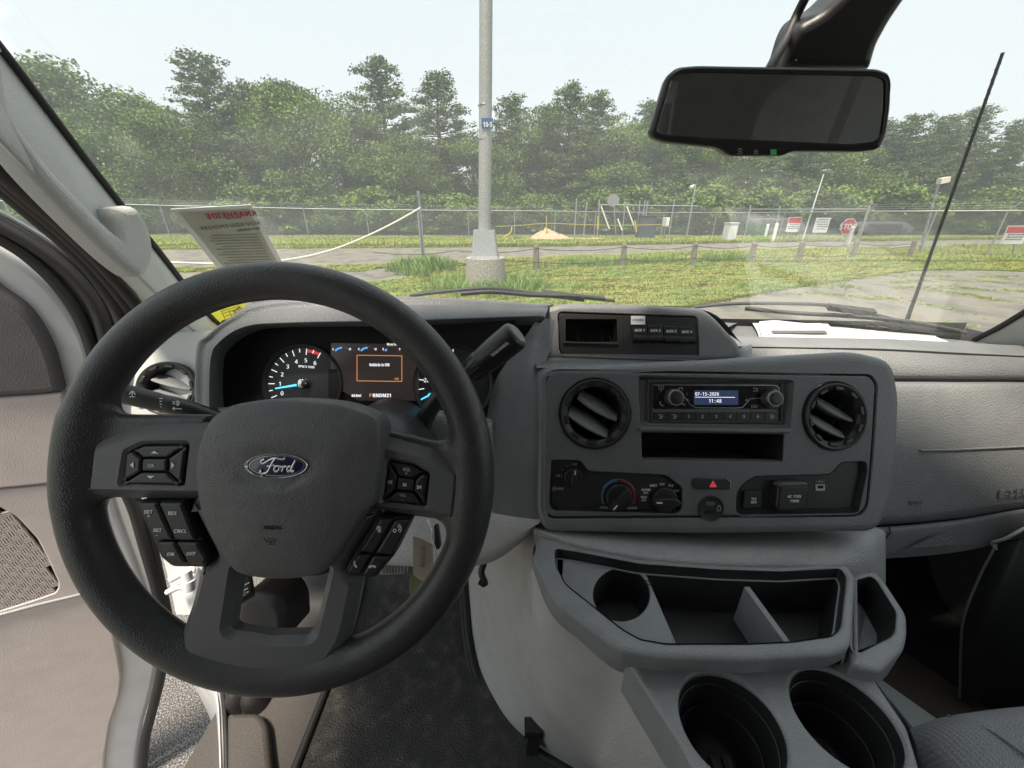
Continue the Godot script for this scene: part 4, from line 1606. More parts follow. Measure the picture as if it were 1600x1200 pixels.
	b.box(R(0.28, -0.985, -0.2), Vector3(0.87, 0, 0), Vector3(0, 0.03, 0), Vector3(0, 0, 1.0))
	part("floor_pan", b, M.rubber, o)
	b = MB.new()
	net(b, [PackedVector3Array([R(-0.62, -0.955, 0.62), R(0.28, -0.955, 0.62), R(1.15, -0.955, 0.62)]), PackedVector3Array([R(-0.66, -0.90, 0.74), R(0.28, -0.90, 0.74), R(1.15, -0.90, 0.74)]), PackedVector3Array([R(-0.70, -0.60, 0.92), R(0.28, -0.60, 0.92), R(1.15, -0.60, 0.92)]), PackedVector3Array([R(-0.72, -0.25, 0.95), R(0.28, -0.25, 1.0), R(1.15, -0.25, 0.95)])], 4, 4)
	part("firewall", b, M.rubber, o)
	# hinge pillar and sill of the door opening
	b = MB.new()
	net(b, [kdrow([150, 560, 0.80, 200, 700, 0.86, 234, 800, 0.93, 262, 900, 0.99, 275, 960, 1.02]), kdrow([260, 560, 0.80, 275, 700, 0.84, 290, 800, 0.90, 318, 900, 0.96, 330, 965, 1.0]), kdrow([330, 560, 0.86, 340, 700, 0.90, 352, 800, 0.96, 372, 900, 1.02, 380, 990, 1.06])], 5, 5)
	part("hinge_pillar", b, M.paint, o)
	b = MB.new()
	net(b, [kdrow([292, 1050, 1.05, 318, 1100, 1.0, 338, 1150, 0.95, 352, 1210, 0.92, 356, 1260, 0.9]), kdrow([306, 1052, 0.96, 324, 1100, 0.91, 338, 1150, 0.86, 346, 1210, 0.82, 350, 1260, 0.8]), kdrow([330, 1056, 0.865, 338, 1100, 0.80, 341, 1150, 0.755, 343, 1210, 0.71, 344, 1260, 0.68]), kdrow([336, 1054, 0.858, 343, 1100, 0.795, 346, 1150, 0.75, 348, 1210, 0.705, 349, 1260, 0.675]), kdrow([342, 1054, 0.866, 348, 1100, 0.802, 351, 1150, 0.757, 352, 1210, 0.712, 353, 1260, 0.68]), kdrow([346, 1056, 0.89, 350, 1100, 0.825, 353, 1150, 0.78, 354, 1210, 0.735, 355, 1260, 0.70])], 4, 4)
	part("door_sill", b, M.paint, o)
	b = MB.new()
	b.tube(kdrow([343, 1054, 0.86, 350, 1100, 0.797, 353, 1150, 0.752, 354, 1210, 0.707, 355, 1260, 0.675]), 0.0042, 8)
	part("sill_seal", b, M.rubber, o)
	for q in [[[268, 905, 0.93, 288, 893, 0.93, 305, 889, 0.94], 0.009], [[290, 892, 0.925, 293, 905, 0.93], 0.011], [[294, 906, 0.93, 295, 921, 0.935], 0.014], [[262, 925, 0.95, 280, 917, 0.94, 300, 915, 0.945], 0.007]]:
		b = MB.new()
		b.tube(kdrow(q[0]), q[1], 10)
		part("hinge", b, M.paint, o)
	# outside: cowl and hood
	b = MB.new()
	net(b, [PackedVector3Array([R(-0.62, -0.30, 0.80), R(0.28, -0.31, 1.09), R(1.18, -0.30, 0.80)]), PackedVector3Array([R(-0.64, -0.36, 0.95), R(0.28, -0.38, 1.24), R(1.2, -0.36, 0.95)]), PackedVector3Array([R(-0.66, -0.50, 1.05), R(0.28, -0.52, 1.33), R(1.22, -0.50, 1.05)])], 6, 4)
	part("cowl", b, M.rubber, o)
	b = MB.new()
	net(b, [PackedVector3Array([R(-0.66, -0.60, 1.06), R(0.28, -0.60, 1.26), R(1.22, -0.60, 1.06)]), PackedVector3Array([R(-0.60, -0.68, 1.5), R(0.28, -0.67, 1.65), R(1.16, -0.68, 1.5)]), PackedVector3Array([R(-0.55, -0.80, 1.75), R(0.28, -0.80, 1.9), R(1.1, -0.80, 1.75)])], 6, 4)
	part("hood", b, M.paint, o)
	# the glass
	o = thing("windshield", "large curved clear windshield over the whole width of the dashboard", "windshield", R(0.28, -0.25, 0.95))
	rows = []
	for j in 13:
		var y := -0.285 + 0.69 * j / 12.0
		var r := PackedVector3Array()
		for i in 33:
			var x := lerpf(-0.575 + 0.142 * (y + 0.207), 1.135 - 0.142 * (y + 0.207), i / 32.0)
			r.append(R(x, y, ws(x, y)))
		rows.append(r)
	for k in 2:                                  # laminated: an inner and an outer face
		b = MB.new()
		var face := []
		for r in rows:
			var q := PackedVector3Array()
			for p in r:
				q.append(p + Vector3(0, 0.0038, -0.0049) * k)
			face.append(q)
		b.grid(face)
		part("pane", b, M.glass, o)
	wipers()

func wipers() -> void:
	for q in [["black wiper parked along the glass behind the steering wheel side of the dashboard", [640, 462, 690, 456, 765, 450.5, 830, 458, 880, 462, 960, 470], [720, 459, 770, 456, 830, 461, 900, 463, 945, 467]],
		["black wiper parked along the glass above the white papers", [1085, 480, 1140, 475, 1200, 474, 1280, 476, 1330, 484, 1400, 500, 1460, 514, 1510, 520], [1165, 482, 1240, 489, 1330, 494, 1420, 503, 1500, 518]]]:
		var o := thing("wiper", q[0], "wiper", kw(q[1][0], q[1][1], 0.02), "windshield wipers")
		for k in 2:
			var p := PackedVector3Array()
			for i in range(0, q[1 + k].size(), 2):
				p.append(kw(q[1 + k][i], q[1 + k][i + 1], 0.028 if k == 0 else 0.012))
			var b := MB.new()
			b.tube(cr3(p, 5), 0.0045 if k == 0 else 0.0055, 8, true)
			part("arm" if k == 0 else "blade", b, M.rubber, o)
		var b := MB.new()
		var c := kw(q[1][8], q[1][9], 0.022)
		b.box(c, Vector3(0.055, -0.006, 0.004), Vector3(0, 0.006, 0.003), Vector3(0, -0.003, 0.006))
		part("carrier", b, M.rubber, o)

# ---------------------------------------------------------------- the open door
func build_door() -> void:
	var A := R(-0.74, -0.16, 0.76)
	var B := R(-0.90, -0.90, 0.76)
	var f := frame(A, Vector3(0.866, 0, -0.5), A - B)
	var o := thing("driver_door", "open driver's door with beige lower panel, dark upper panel and white painted edge", "door", B)
	var b := MB.new()
	# white metal shell
	var f0 := f.up(-0.012)
	var line := cr2(pts([-260, 300, -120, 330, 0, 388, 60, 430, 105, 480, 138, 540, 152, 620, 160, 700, 182, 790, 215, 880, 243, 960, 250, 1010, 238, 1080, 222, 1140, 212, 1220, 205, 1400]), 4)
	line.append_array(pts([-260, 1400]))
	plate(b, f0, trace(f0, line), 0.05, 0.012, [], 0.0, -1.0, 4)
	part("shell", b, M.paint, o)
	# black belt frame above and the seals round the edge
	var f1 := f.up(-0.022)
	b = MB.new()
	line = cr2(pts([-260, 225, -100, 285, 0, 338, 60, 370, 110, 402, 150, 434, 190, 470, 214, 500]), 3)
	line.append_array(pts([205, 600, 190, 700, 120, 600, 60, 480, 0, 420, -260, 320]))
	plate(b, f1, trace(f1, line), 0.03, 0.006)
	part("belt_frame", b, M.rubber, o)
	for q in [[[-260, 240, -100, 300, 0, 352, 60, 388, 110, 428, 150, 480, 168, 540, 178, 620], 0.012, 0.006, "rubber_warm"], [[-260, 262, -100, 322, 0, 372, 50, 405, 95, 450, 130, 505, 152, 575, 165, 660], 0.011, 0.002, "rubber"], [[-260, 226, -100, 282, 0, 332, 60, 366, 110, 400, 150, 436, 168, 456], 0.0045, 0.004, "steel"], [[195, 760, 212, 800, 226, 850, 243, 910, 257, 970, 258, 1010, 250, 1060, 238, 1110, 226, 1160, 220, 1230], 0.013, 0.004, "rubber"], [[205, 760, 224, 800, 240, 850, 254, 910, 266, 965], 0.007, 0.0, "rubber_warm"]]:
		b = MB.new()
		var fq := f.up(q[2])
		var p := PackedVector3Array()
		for i in range(0, q[0].size(), 2):
			p.append(fq.p(on(fq, q[0][i], q[0][i + 1])))
		b.tube(cr3(p, 5), q[1], 10, true)
		part("seal" if q[3] != "steel" else "window_channel", b, M[q[3]], o)
	# dark upper panel
	var f2 := f.up(0.012)
	b = MB.new()
	line = cr2(pts([-260, 380, -60, 420, 0, 455, 45, 490, 78, 545, 94, 600, 97, 613]), 4)
	line.append_array(pts([60, 617, 0, 621, -260, 640]))
	plate(b, f2, trace(f2, line), 0.03, 0.012, [], 0.0, -1.0, 4)
	part("upper_panel", b, M.door_dark, o)
	# beige panel: a ledge below the dark part, the middle, the lower pocket part
	var f3 := f.up(0.006)
	b = MB.new()
	line = pts([-260, 642, 0, 622, 60, 618, 98, 614, 104, 640, 112, 700, 118, 752, 0, 764, -260, 790])
	plate(b, f3, trace(f3, fil(line, 4.0)), 0.03, 0.006)
	part("middle_panel", b, M.door_beige, o)
	var f4 := f.up(0.003)
	b = MB.new()
	line = pts([-260, 793, 0, 767, 118, 755, 125, 800, 148, 880, 172, 960, 186, 1030, 190, 1058, 186, 1090, 172, 1130, 164, 1180, 160, 1250, 155, 1400, -260, 1400])
	var hole := rp([-260, 720, -40, 772, 0, 793, 26, 808, 58, 842, 77, 879, 92, 913, 88, 926, 60, 936, 0, 955, -260, 1010], 6.0)
	plate(b, f4, trace(f4, fil(line, 6.0)), 0.02, 0.005, [trace(f4, hole)], 0.0, 0.003)
	part("lower_panel", b, M.door_beige, o)
	b = MB.new()
	var gv := PackedVector3Array()
	for q in [[-260, 1010], [-60, 975], [0, 960], [60, 944], [110, 932], [150, 922]]:
		gv.append(f4.p(on(f4, q[0], q[1]), 0.001))
	b.tube(gv, 0.004, 8)
	part("moulding", b, M.tray, o)
	# speaker grille: bars in a basket weave over a dark hollow
	var f5 := f.up(-0.004)
	b = MB.new()
	sheet(b, f.up(-0.010), trace(f.up(-0.010), hole))
	var sp := part("speaker_back", b, M.void, o)
	b = MB.new()
	var hp := trace(f5, hole)
	var c := 0.0135
	for j in range(-18, 18):
		for i in range(-40, 8):
			var m := on(f5, 0, 870) + Vector2(i * c, j * c)
			if not Geometry2D.is_point_in_polygon(m, hp):
				continue
			for k in 3:
				var d := (k - 1) * c * 0.33
				if (i + j) % 2 == 0:
					b.box(f5.p(m + Vector2(0, d), 0.002), f5.x * c * 0.49, f5.y * c * 0.095, f5.n * 0.003)
				else:
					b.box(f5.p(m + Vector2(d, 0), 0.002), f5.x * c * 0.095, f5.y * c * 0.49, f5.n * 0.003)
	var gr := part("speaker_grille", b, M.door_beige, o)
	gr.set_meta("kind", "stuff")

# ---------------------------------------------------------------- the dashboard
func tline(f: Frame, a: Array, sub := 1, closed := false) -> PackedVector2Array:
	var p := pts(a)
	return trace(f, cr2(p, sub, closed) if sub > 1 else p)
func slab(parent: Node3D, called: String, f: Frame, outline: PackedVector2Array, th: float, bev: float, m: Material, holes := [], top := 0.0, hb := -1.0, seg := 3) -> MeshInstance3D:
	# outline and holes are in photograph points, carried to the frame
	var b := MB.new()
	var ft := f.up(top)
	var hs := []
	for h in holes:
		hs.append(trace(ft, h))
	plate(b, ft, trace(ft, outline), th, bev, hs, 0.0, hb, seg)
	return part(called, b, m, parent)
func hollow(parent: Node3D, called: String, f: Frame, outline: PackedVector2Array, deep: float, m: Material, shrink := 0.0) -> MeshInstance3D:
	var b := MB.new()
	pocket(b, f, trace(f, outline), deep, shrink)
	return part(called, b, m, parent)
func stroke(b: MB, f: Frame, a: PackedVector2Array, w: float, h := 0.0004, closed := false) -> void:   # a painted line, w in metres
	var p := trace(f, a)
	var n := p.size()
	for i in (n if closed else n - 1):
		var d := (p[(i + 1) % n] - p[i]).normalized()
		var s := Vector2(-d.y, d.x) * w * 0.5
		var e := d * w * 0.25
		b.quad(f.p(p[i] - s - e, h), f.p(p[(i + 1) % n] - s + e, h), f.p(p[(i + 1) % n] + s + e, h), f.p(p[i] + s - e, h))
func arc(u: float, v: float, r: float, a0: float, a1: float, n := 16) -> PackedVector2Array:
	var p := PackedVector2Array()
	for i in n + 1:
		var a := deg_to_rad(lerpf(a0, a1, float(i) / n))
		p.append(Vector2(u + cos(a) * r, v - sin(a) * r))
	return p
func mark(parent: Node3D, called: String, f: Frame, lines: Array, w: float, m: Material, h := 0.0004) -> MeshInstance3D:
	var b := MB.new()
	for l in lines:
		stroke(b, f, l if l is PackedVector2Array else pts(l), w, h)
	return part(called, b, m, parent)
func spot(parent: Node3D, called: String, f: Frame, outline: PackedVector2Array, m: Material, h := 0.0004) -> MeshInstance3D:
	var b := MB.new()
	sheet(b, f.up(h), trace(f.up(h), outline))
	return part(called, b, m, parent)

func build_dash() -> void:
	var o := thing("dashboard", "dark grey dashboard across the cab under the windshield", "dashboard", R(0.28, -0.55, 0.6))
	dash_shell(o)
	cluster(o)
	switch_pod(o)
	centre_stack(o)
	passenger_side(o)

func dash_shell(o: Node3D) -> void:
	var b := MB.new()
	# hood over the dials: hollow, lip, crest, then back to the glass
	var deep := kdrow([348, 640, 0.555, 350, 575, 0.56, 360, 548, 0.565, 398, 522, 0.57, 455, 513, 0.575, 640, 512, 0.58, 828, 508, 0.60, 836, 512, 0.61])
	var lip_in := kdrow([330, 650, 0.508, 332, 567, 0.508, 345, 537, 0.508, 385, 513, 0.510, 450, 507, 0.512, 640, 504, 0.518, 828, 497, 0.553, 850, 500, 0.560])
	var lip_mid := kdrow([325, 650, 0.502, 327, 562, 0.502, 341, 533, 0.502, 381, 508, 0.504, 448, 500, 0.506, 640, 496, 0.512, 828, 491, 0.549, 853, 492, 0.556])
	var lip_out := kdrow([316, 650, 0.507, 319, 553, 0.507, 335, 528, 0.507, 370, 503, 0.512, 438, 483, 0.518, 640, 478, 0.530, 828, 482, 0.560, 856, 482, 0.570])
	var crest := kdrow([313, 650, 0.52, 316, 548, 0.52, 330, 526, 0.52, 366, 500, 0.53, 425, 470, 0.545, 640, 464, 0.565, 828, 474, 0.60, 858, 475, 0.606])
	var back := PackedVector3Array([R(-0.40, -0.30, 0.56), R(-0.42, -0.24, 0.62), R(-0.43, -0.21, 0.66), R(-0.40, -0.20, 0.70), R(-0.34, -0.185, 0.75), R(-0.13, -0.19, 0.80), R(0.0, -0.20, 0.84), R(0.08, -0.20, 0.84)])
	net(b, [deep, lip_in, lip_mid, lip_out, crest, back], 6, 6)
	part("dial_hood", b, M.dash, o)
	# thin seam along the crest
	b = MB.new()
	b.tube(cr3(kdrow([640, 466.5, 0.561, 740, 469, 0.575, 828, 476, 0.594]), 6), 0.0008, 4)
	part("seam", b, M.void, o)
	# pale end of the dash at the door, with its own vent
	b = MB.new()
	net(b, [PackedVector3Array([R(-0.60, -0.21, 0.80), R(-0.50, -0.215, 0.80), R(-0.40, -0.22, 0.80), R(-0.30, -0.23, 0.80)]), kdrow([225, 545, 0.70, 290, 521, 0.68, 345, 516, 0.66, 420, 505, 0.64]), kdrow([218, 556, 0.66, 280, 531, 0.64, 335, 530, 0.615, 420, 520, 0.60]), kdrow([205, 640, 0.66, 270, 640, 0.64, 335, 640, 0.615, 420, 640, 0.60]), kdrow([215, 760, 0.70, 280, 760, 0.68, 340, 760, 0.66, 430, 760, 0.66])], 6, 6)
	part("end_panel", b, M.trim_light, o)
	var f := lean(0.618)
	var v := ring_vent(o, "air_vent", f, 262, 607, 48, 42, -14.0, 2)
	slab(o, "corner_grille", lean(0.66), rp([293, 520, 340, 519, 346, 523, 340, 527, 296, 527], 3.0), 0.02, 0.003, M.tray_dark)
	# knee panel under the wheel and the underside
	b = MB.new()
	net(b, [kdrow([300, 760, 0.66, 450, 760, 0.66, 600, 760, 0.62, 700, 770, 0.60, 800, 800, 0.57, 845, 812, 0.562]), kdrow([300, 800, 0.62, 450, 800, 0.62, 600, 805, 0.58, 700, 812, 0.57, 800, 815, 0.56, 842, 818, 0.560]), kdrow([300, 860, 0.60, 450, 865, 0.60, 600, 872, 0.565, 700, 876, 0.56, 770, 868, 0.56, 835, 822, 0.562]), kdrow([300, 868, 0.63, 450, 872, 0.63, 600, 880, 0.60, 700, 884, 0.59, 775, 874, 0.60, 838, 828, 0.60]), kdrow([300, 850, 0.75, 450, 850, 0.75, 600, 850, 0.72, 700, 850, 0.70, 775, 850, 0.70, 838, 826, 0.66])], 5, 4)
	part("knee_panel", b, M.engine_grey, o)
	# top sheet from the crest to the glass
	b = MB.new()
	net(b, [kdrow([425, 471, 0.548, 640, 466, 0.568, 850, 477, 0.605, 1000, 477, 0.62, 1108, 487, 0.62, 1161, 539, 0.615]), PackedVector3Array([R(-0.30, -0.17, 0.72), R(-0.10, -0.17, 0.75), R(0.06, -0.18, 0.76), R(0.22, -0.19, 0.77), R(0.34, -0.20, 0.78), R(0.46, -0.225, 0.80)]), PackedVector3Array([R(-0.50, -0.25, ws(-0.50, -0.25)), R(-0.22, -0.262, ws(-0.22, -0.262)), R(0.04, -0.268, ws(0.04, -0.268)), R(0.26, -0.268, ws(0.26, -0.268)), R(0.44, -0.268, ws(0.44, -0.268)), R(0.62, -0.268, ws(0.62, -0.268))])], 6, 6)
	part("top_cover", b, M.dash, o)
	# cheek between the dials and the centre
	b = MB.new()
	net(b, [kdrow([838, 500, 0.572, 852, 497, 0.585, 880, 505, 0.612]), kdrow([822, 524, 0.567, 842, 528, 0.576, 868, 535, 0.606]), kdrow([796, 560, 0.562, 826, 566, 0.561, 852, 566, 0.585]), kdrow([772, 600, 0.560, 812, 606, 0.556, 850, 604, 0.560]), kdrow([760, 660, 0.560, 805, 665, 0.555, 850, 668, 0.560]), kdrow([757, 730, 0.562, 803, 735, 0.556, 850, 738, 0.560]), kdrow([770, 800, 0.568, 808, 808, 0.562, 850, 815, 0.563])], 6, 6)
	net(b, [kdrow([838, 500, 0.572, 822, 524, 0.567, 796, 560, 0.562, 772, 600, 0.560, 760, 660, 0.560, 757, 730, 0.562, 770, 800, 0.568]), kdrow([840, 505, 0.66, 825, 529, 0.66, 800, 564, 0.65, 776, 603, 0.645, 764, 661, 0.645, 762, 730, 0.645, 774, 795, 0.65])], 5, 4)
	part("cheek", b, M.dash, o)
	# column cover below the dials
	b = MB.new()
	net(b, [kdrow([560, 640, 0.54, 610, 622, 0.53, 660, 640, 0.54, 690, 690, 0.56]), kdrow([550, 650, 0.44, 600, 640, 0.43, 645, 655, 0.44, 675, 690, 0.46]), kdrow([540, 690, 0.40, 600, 690, 0.39, 640, 695, 0.40, 660, 720, 0.42])], 5, 5)
	part("column_cover", b, M.black, o)
	b = MB.new()
	net(b, [kdrow([340, 636, 0.53, 450, 636, 0.53, 560, 636, 0.53, 680, 640, 0.53, 770, 655, 0.56]), kdrow([340, 650, 0.51, 450, 650, 0.51, 560, 650, 0.51, 680, 660, 0.51, 770, 680, 0.555]), kdrow([340, 760, 0.56, 450, 760, 0.56, 560, 760, 0.56, 680, 770, 0.56, 780, 790, 0.57])], 5, 4)
	part("lower_cover", b, M.dash, o)

func ring_vent(o: Node3D, called: String, f: Frame, u: float, v: float, ru: float, rv: float, tilt: float, vanes: int) -> MeshInstance3D:
	var s: float = on(f, u + 1, v).distance_to(on(f, u, v))
	var c := on(f, u, v)
	var r := ru * s
	var k := rv / ru
	var b := MB.new()
	lathe(b, f, c, [[r * 1.0, -0.004], [r * 1.0, 0.002], [r * 0.985, 0.004], [r * 0.95, 0.0045], [r * 0.90, 0.003], [r * 0.80, 0.0005], [r * 0.765, -0.003], [r * 0.74, -0.03]], 56, k, false)
	var ring := part(called, b, M.black, o)
	b = MB.new()
	lathe(b, f, c, [[r * 0.75, -0.004], [r * 0.75, -0.055], [0.0, -0.056]], 40, k, false)
	part("hollow", b, M.void, ring)
	# finger notches round the ring
	b = MB.new()
	for i in 10:
		var a := TAU * i / 10.0 + 0.2
		var p := PackedVector2Array()
		for q in [[0.79, -0.16], [0.90, -0.15], [0.90, 0.15], [0.79, 0.16]]:
			p.append(c + Vector2(cos(a + q[1]) * r * q[0], sin(a + q[1]) * r * q[0] * k))
		plate(b, f, fil(p, 0.0015, 2), 0.006, 0.0012, [], 0.0045)
	part("grip", b, M.switch, ring)
	# turning vanes
	var t := deg_to_rad(tilt)
	var x := Vector2(cos(t), sin(t))
	var y := Vector2(-sin(t), cos(t) * k)
	for j in vanes:
		var off := (j - (vanes - 1) * 0.5) * 0.56 * r
		var half := sqrt(maxf(0.0, pow(0.72 * r, 2.0) - off * off))
		b = MB.new()
		var rows := []
		for q in [[-0.15, -0.034, 0.9], [-0.22, -0.008, 0.97], [-0.235, -0.0035, 0.98], [-0.17, -0.002, 0.98], [0.06, -0.012, 0.99], [0.22, -0.030, 0.95]]:
			var row := PackedVector3Array()
			for i in 13:
				var g := -1.0 + i / 6.0
				row.append(f.p(c + x * (half * q[2] * g) + y * (off + q[0] * r * (0.75 + 0.25 * (1.0 - g * g))), q[1]))
			rows.append(row)
		b.grid(rows)
		part("vane", b, M.dash, ring)
	b = MB.new()
	b.tube(PackedVector3Array([f.p(c + y * -0.55 * r + x * 0.45 * r, -0.022), f.p(c + y * 0.5 * r + x * 0.45 * r, -0.022)]), 0.0016, 6)
	part("link", b, M.black, ring)
	return ring

func cluster(o: Node3D) -> void:
	var f := lean(0.556)
	var base := slab(o, "instrument_cluster", f, rp([345, 500, 800, 494, 812, 512, 772, 556, 754, 600, 750, 700, 345, 700], 5.0), 0.01, 0.0, M.void)
	for g in [[475, 600, 62], [708, 600, 62]]:
		var b := MB.new()
		var s: float = on(f, g[0] + 1, g[1]).distance_to(on(f, g[0], g[1]))
		lathe(b, f, on(f, g[0], g[1]), [[g[2] * s, 0.0], [g[2] * s, 0.006], [g[2] * s - 0.0012, 0.007], [g[2] * s - 0.003, 0.005], [g[2] * s - 0.005, 0.0015]], 48, 1.0, false)
		part("dial_ring", b, M.black, base)
		spot(base, "dial_face", f, oval(g[0], g[1], 58, 58), M.black, 0.0012)
	# rev counter
	var ff := f.up(0.0016)
	var cx := 475.0
	var cy := 600.0
	var ticks := []
	for i in 13:
		var a := lerpf(203.0, 62.0, i / 12.0)
		var r0 := 46.0 if i % 2 == 0 else 50.0
		ticks.append(PackedVector2Array([Vector2(cx + cos(deg_to_rad(a)) * r0, cy - sin(deg_to_rad(a)) * r0), Vector2(cx + cos(deg_to_rad(a)) * 55.0, cy - sin(deg_to_rad(a)) * 55.0)]))
	mark(base, "dial_mark", ff, ticks, 0.0011, M.glow_ink)
	for i in 7:
		var a := deg_to_rad(lerpf(203.0, 62.0, i / 6.0))
		text(base, str(i), ff, cx + cos(a) * 37.0, cy - sin(a) * 37.0, 6.2, M.glow_ink, {"bold": false})
	mark(base, "red_zone", ff, [arc(cx, cy, 52, 84, 62, 8)], 0.0042, M.red_glow, 0.0002)
	text(base, "RPM X 1000", ff, 479, 573, 3.4, M.glow_ink, {"bold": false, "turn": -4})
	var b := MB.new()
	var p0 := on(ff, 469, 601)
	var p1 := on(ff, 433, 607)
	var d := (p1 - p0).normalized()
	var n := Vector2(-d.y, d.x)
	plate(b, ff, PackedVector2Array([p0 + n * 0.0016, p1 + n * 0.0009, p1 - n * 0.0009, p0 - n * 0.0016]), 0.001, 0.0, [], 0.005)
	part("needle", b, M.needle, base)
	b = MB.new()
	lathe(b, ff, on(ff, 475, 599.5), [[0.0072, 0.0], [0.0072, 0.007], [0.0062, 0.0085], [0.0, 0.009]], 24)
	part("needle_hub", b, M.chrome, base)
	slab(base, "dial_slot", ff, rect(513, 577, 531, 621, 2.0), 0.001, 0.0, M.void, [], 0.0006)
	# speedometer, mostly behind the wheel
	ticks = []
	for i in 9:
		var a := deg_to_rad(lerpf(222.0, 90.0, i / 8.0))
		ticks.append(PackedVector2Array([Vector2(708 + cos(a) * 46, 600 - sin(a) * 46), Vector2(708 + cos(a) * 54, 600 - sin(a) * 54)]))
	mark(base, "dial_mark", ff, ticks, 0.0011, M.glow_ink)
	text(base, "20", ff, 667, 594, 6.4, M.glow_ink, {"bold": false})
	text(base, "0", ff, 671, 617, 6.0, M.needle, {"bold": false})
	b = MB.new()
	p0 = on(ff, 690, 608)
	p1 = on(ff, 659, 624)
	d = (p1 - p0).normalized()
	n = Vector2(-d.y, d.x)
	plate(b, ff, PackedVector2Array([p0 + n * 0.0016, p1 + n * 0.0009, p1 - n * 0.0009, p0 - n * 0.0016]), 0.001, 0.0, [], 0.005)
	part("needle", b, M.needle, base)
	# middle screen
	var sf := f.up(0.002)
	slab(base, "screen", sf, rp([517, 536, 655, 538, 655, 626, 560, 626, 517, 600], 3.0), 0.002, 0.0, M.screen)
	var tf := f.up(0.0026)
	mark(base, "message_frame", tf, [[558, 555, 628, 556, 628, 596, 558, 595, 558, 555]], 0.0011, M.orange_glow)
	text(base, "Vehicle is ON", tf, 593, 570, 4.6, M.glow_ink, {"wide": 0.78})
	text(base, "OK", tf, 620, 592, 3.6, M.orange_glow)
	text(base, "64.9mi", tf, 557, 618, 4.2, M.glow_ink, {"wide": 0.8})
	text(base, "P", tf, 579, 617.5, 5.4, M.orange_glow)
	text(base, "RNDM21", tf, 597, 617.8, 5.4, M.glow_ink, {"wide": 0.95})
	text(base, "96 mi to E", tf, 614, 538, 3.6, M.glow_ink, {"wide": 0.8})
	for g in [[534, "L", "H"], [574, "C", "H"], [612, "E", "F"], [649, "C", ""]]:
		mark(base, "gauge_arc", tf, [arc(g[0], 556, 15, 150, 30, 8)], 0.0006, M.dim_ink)
		mark(base, "gauge_bar", tf, [arc(g[0], 556, 12.5, 140, 90 if g[0] < 600 else 128, 6)], 0.0022, M.blue_mark)
		text(base, g[1], tf, g[0] - 13, 545.5, 3.4, M.glow_ink)
		if g[2]:
			text(base, g[2], tf, g[0] + 13, 545.5, 3.4, M.glow_ink)

